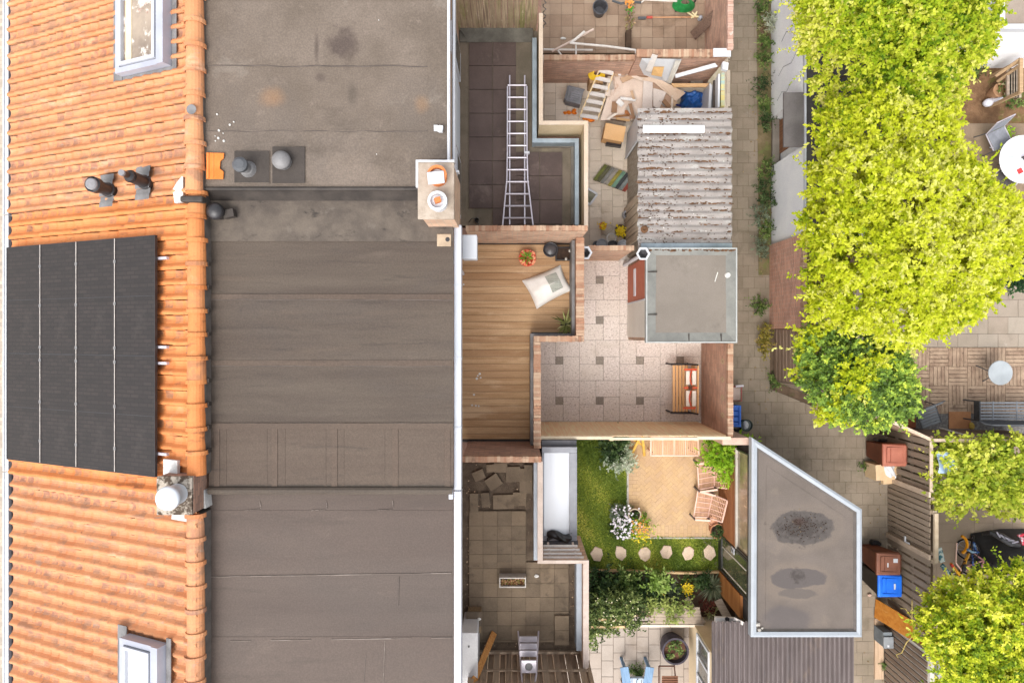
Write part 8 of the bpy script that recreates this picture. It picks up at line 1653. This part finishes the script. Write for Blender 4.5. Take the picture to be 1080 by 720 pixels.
m = MB(); x,y,_ = W(999,486,2.0); m.sheet(lambda u,v: Vector((x-.22+.42*u, y-.28+.5*v, 2.0+.05*math.sin(u*7+v*5))), 8, 8); tag(m.build('blue_sheet', M('pale_blue_sheet', P(176,196,226), P(150,172,206), scale=3, rough=.5)), 'pale blue plastic sheet glimpsed under the loose yellow shrub', 'sheet')
for i, (px,py,lb) in enumerate(((1006,64,'white blossom scrap'),)): pass
# weeds on the wall foot
ws = MB(); ws.prism(poly_px([(798,0),(813,0),(813,290),(800,290)]), -.02, .016); tag(ws.build('verge', M('verge_soil', P(142,124,96), P(104,96,64), scale=3, rough=.95, bump=.6, wpos=True, stains=[(P(112,124,66), 2.6, .5, .66, (1,1,1), .7), (P(166,140,112), 6, .6, .7, (1,1,1), .6)])), kind='structure')
GW = 'weeds along the foot of the alley walls'
WEED = [(803,8,.22,.4,MGRN,'tall green weed at the top of the alley'),(806,30,.16,.3,leafmat('reddish_weed',[P(110,84,66),P(150,124,96),P(150,160,96),P(196,180,150)],.3),'reddish-brown weed below the topmost alley weed'),(812,22,.2,.5,leafmat('pale_weed',[P(140,150,120),P(190,196,170),P(222,226,206)],.3),'pale feathery weed against the top of the white wall'),(806,46,.16,.3,MGRN,'green weed upper of the run by the white wall'),(806,62,.16,.3,MGRN,'second green weed by the cracked white wall'),(804,90,.26,.5,DGRN,'large dark green weed beside the cracked white wall'),(806,110,.16,.35,MGRN,'yellowish green weed below the large dark one'),(807,128,.2,.4,DGRN,'leafy dark weed near the brown garage door'),
  (808,178,.2,.35,MGRN,'first weed below the garage door'),(806,196,.24,.5,DGRN,'dark weed clump by the lower white wall'),(808,212,.22,.5,DGRN,'second dark weed clump by the lower white wall'),(803,228,.24,.5,GRAY,'grey-green weed clump by the lower white wall'),(808,243,.2,.45,MGRN,'weed at the end of the lower white wall'),(803,262,.2,.4,GRAY,'grey-green weed at the start of the pink brick wall'),(802,323,.18,.2,MGRN,'low green weed halfway along the pink brick wall'),(806,352,.2,.4,leafmat('olive_weed',[P(120,110,40),P(160,150,60),P(190,160,90)],.3),'olive-yellow bush at the end of the pink brick wall'),(806,366,.2,.35,leafmat('olive_weed',[P(120,110,40)],.3),'olive-yellow bush beside the horizontal-board fence'),(819,401,.16,.18,MGRN,'low weed at the corner of the horizontal-board fence')]
for i, (px,py,r_,h,mt,lb) in enumerate(WEED): shrub('weed', lb, px,py,0,r_*.95,h,mt,44,9,.06,200+i,.4,-.2,'weed',GW,0,r_*1.25)
for i,(px,py,lb) in enumerate(((910,492,'tiny green weed in the alley slabs left of the cardboard'),(922,493,'green sprig growing by the pale cardboard'),(933,700,'tiny weed beside the cream shed end of the alley'),(876,430,'small weed at the alley edge under the dark green tree'))): shrub('weed', lb, px,py,0,.1,.12,MGRN,12,7,.05,240+i,.4,-.2,'weed')
# creeper over the bare earth
for i,(px,py,r_,lb) in enumerate(((1010,74,.3,'green ground creeper at the foot of the white garden wall, left'),(1030,72,.26,'green ground creeper at the foot of the white garden wall, right'),(1072,104,.25,'green tuft in front of the brown timber steps'),(985,112,.25,'green tuft at the edge of the golden tree on bare earth'))): shrub('ground_creeper', lb, px,py,0,r_,.22,MGRN,40,9,.07,260+i,.4,-.2,'weed')
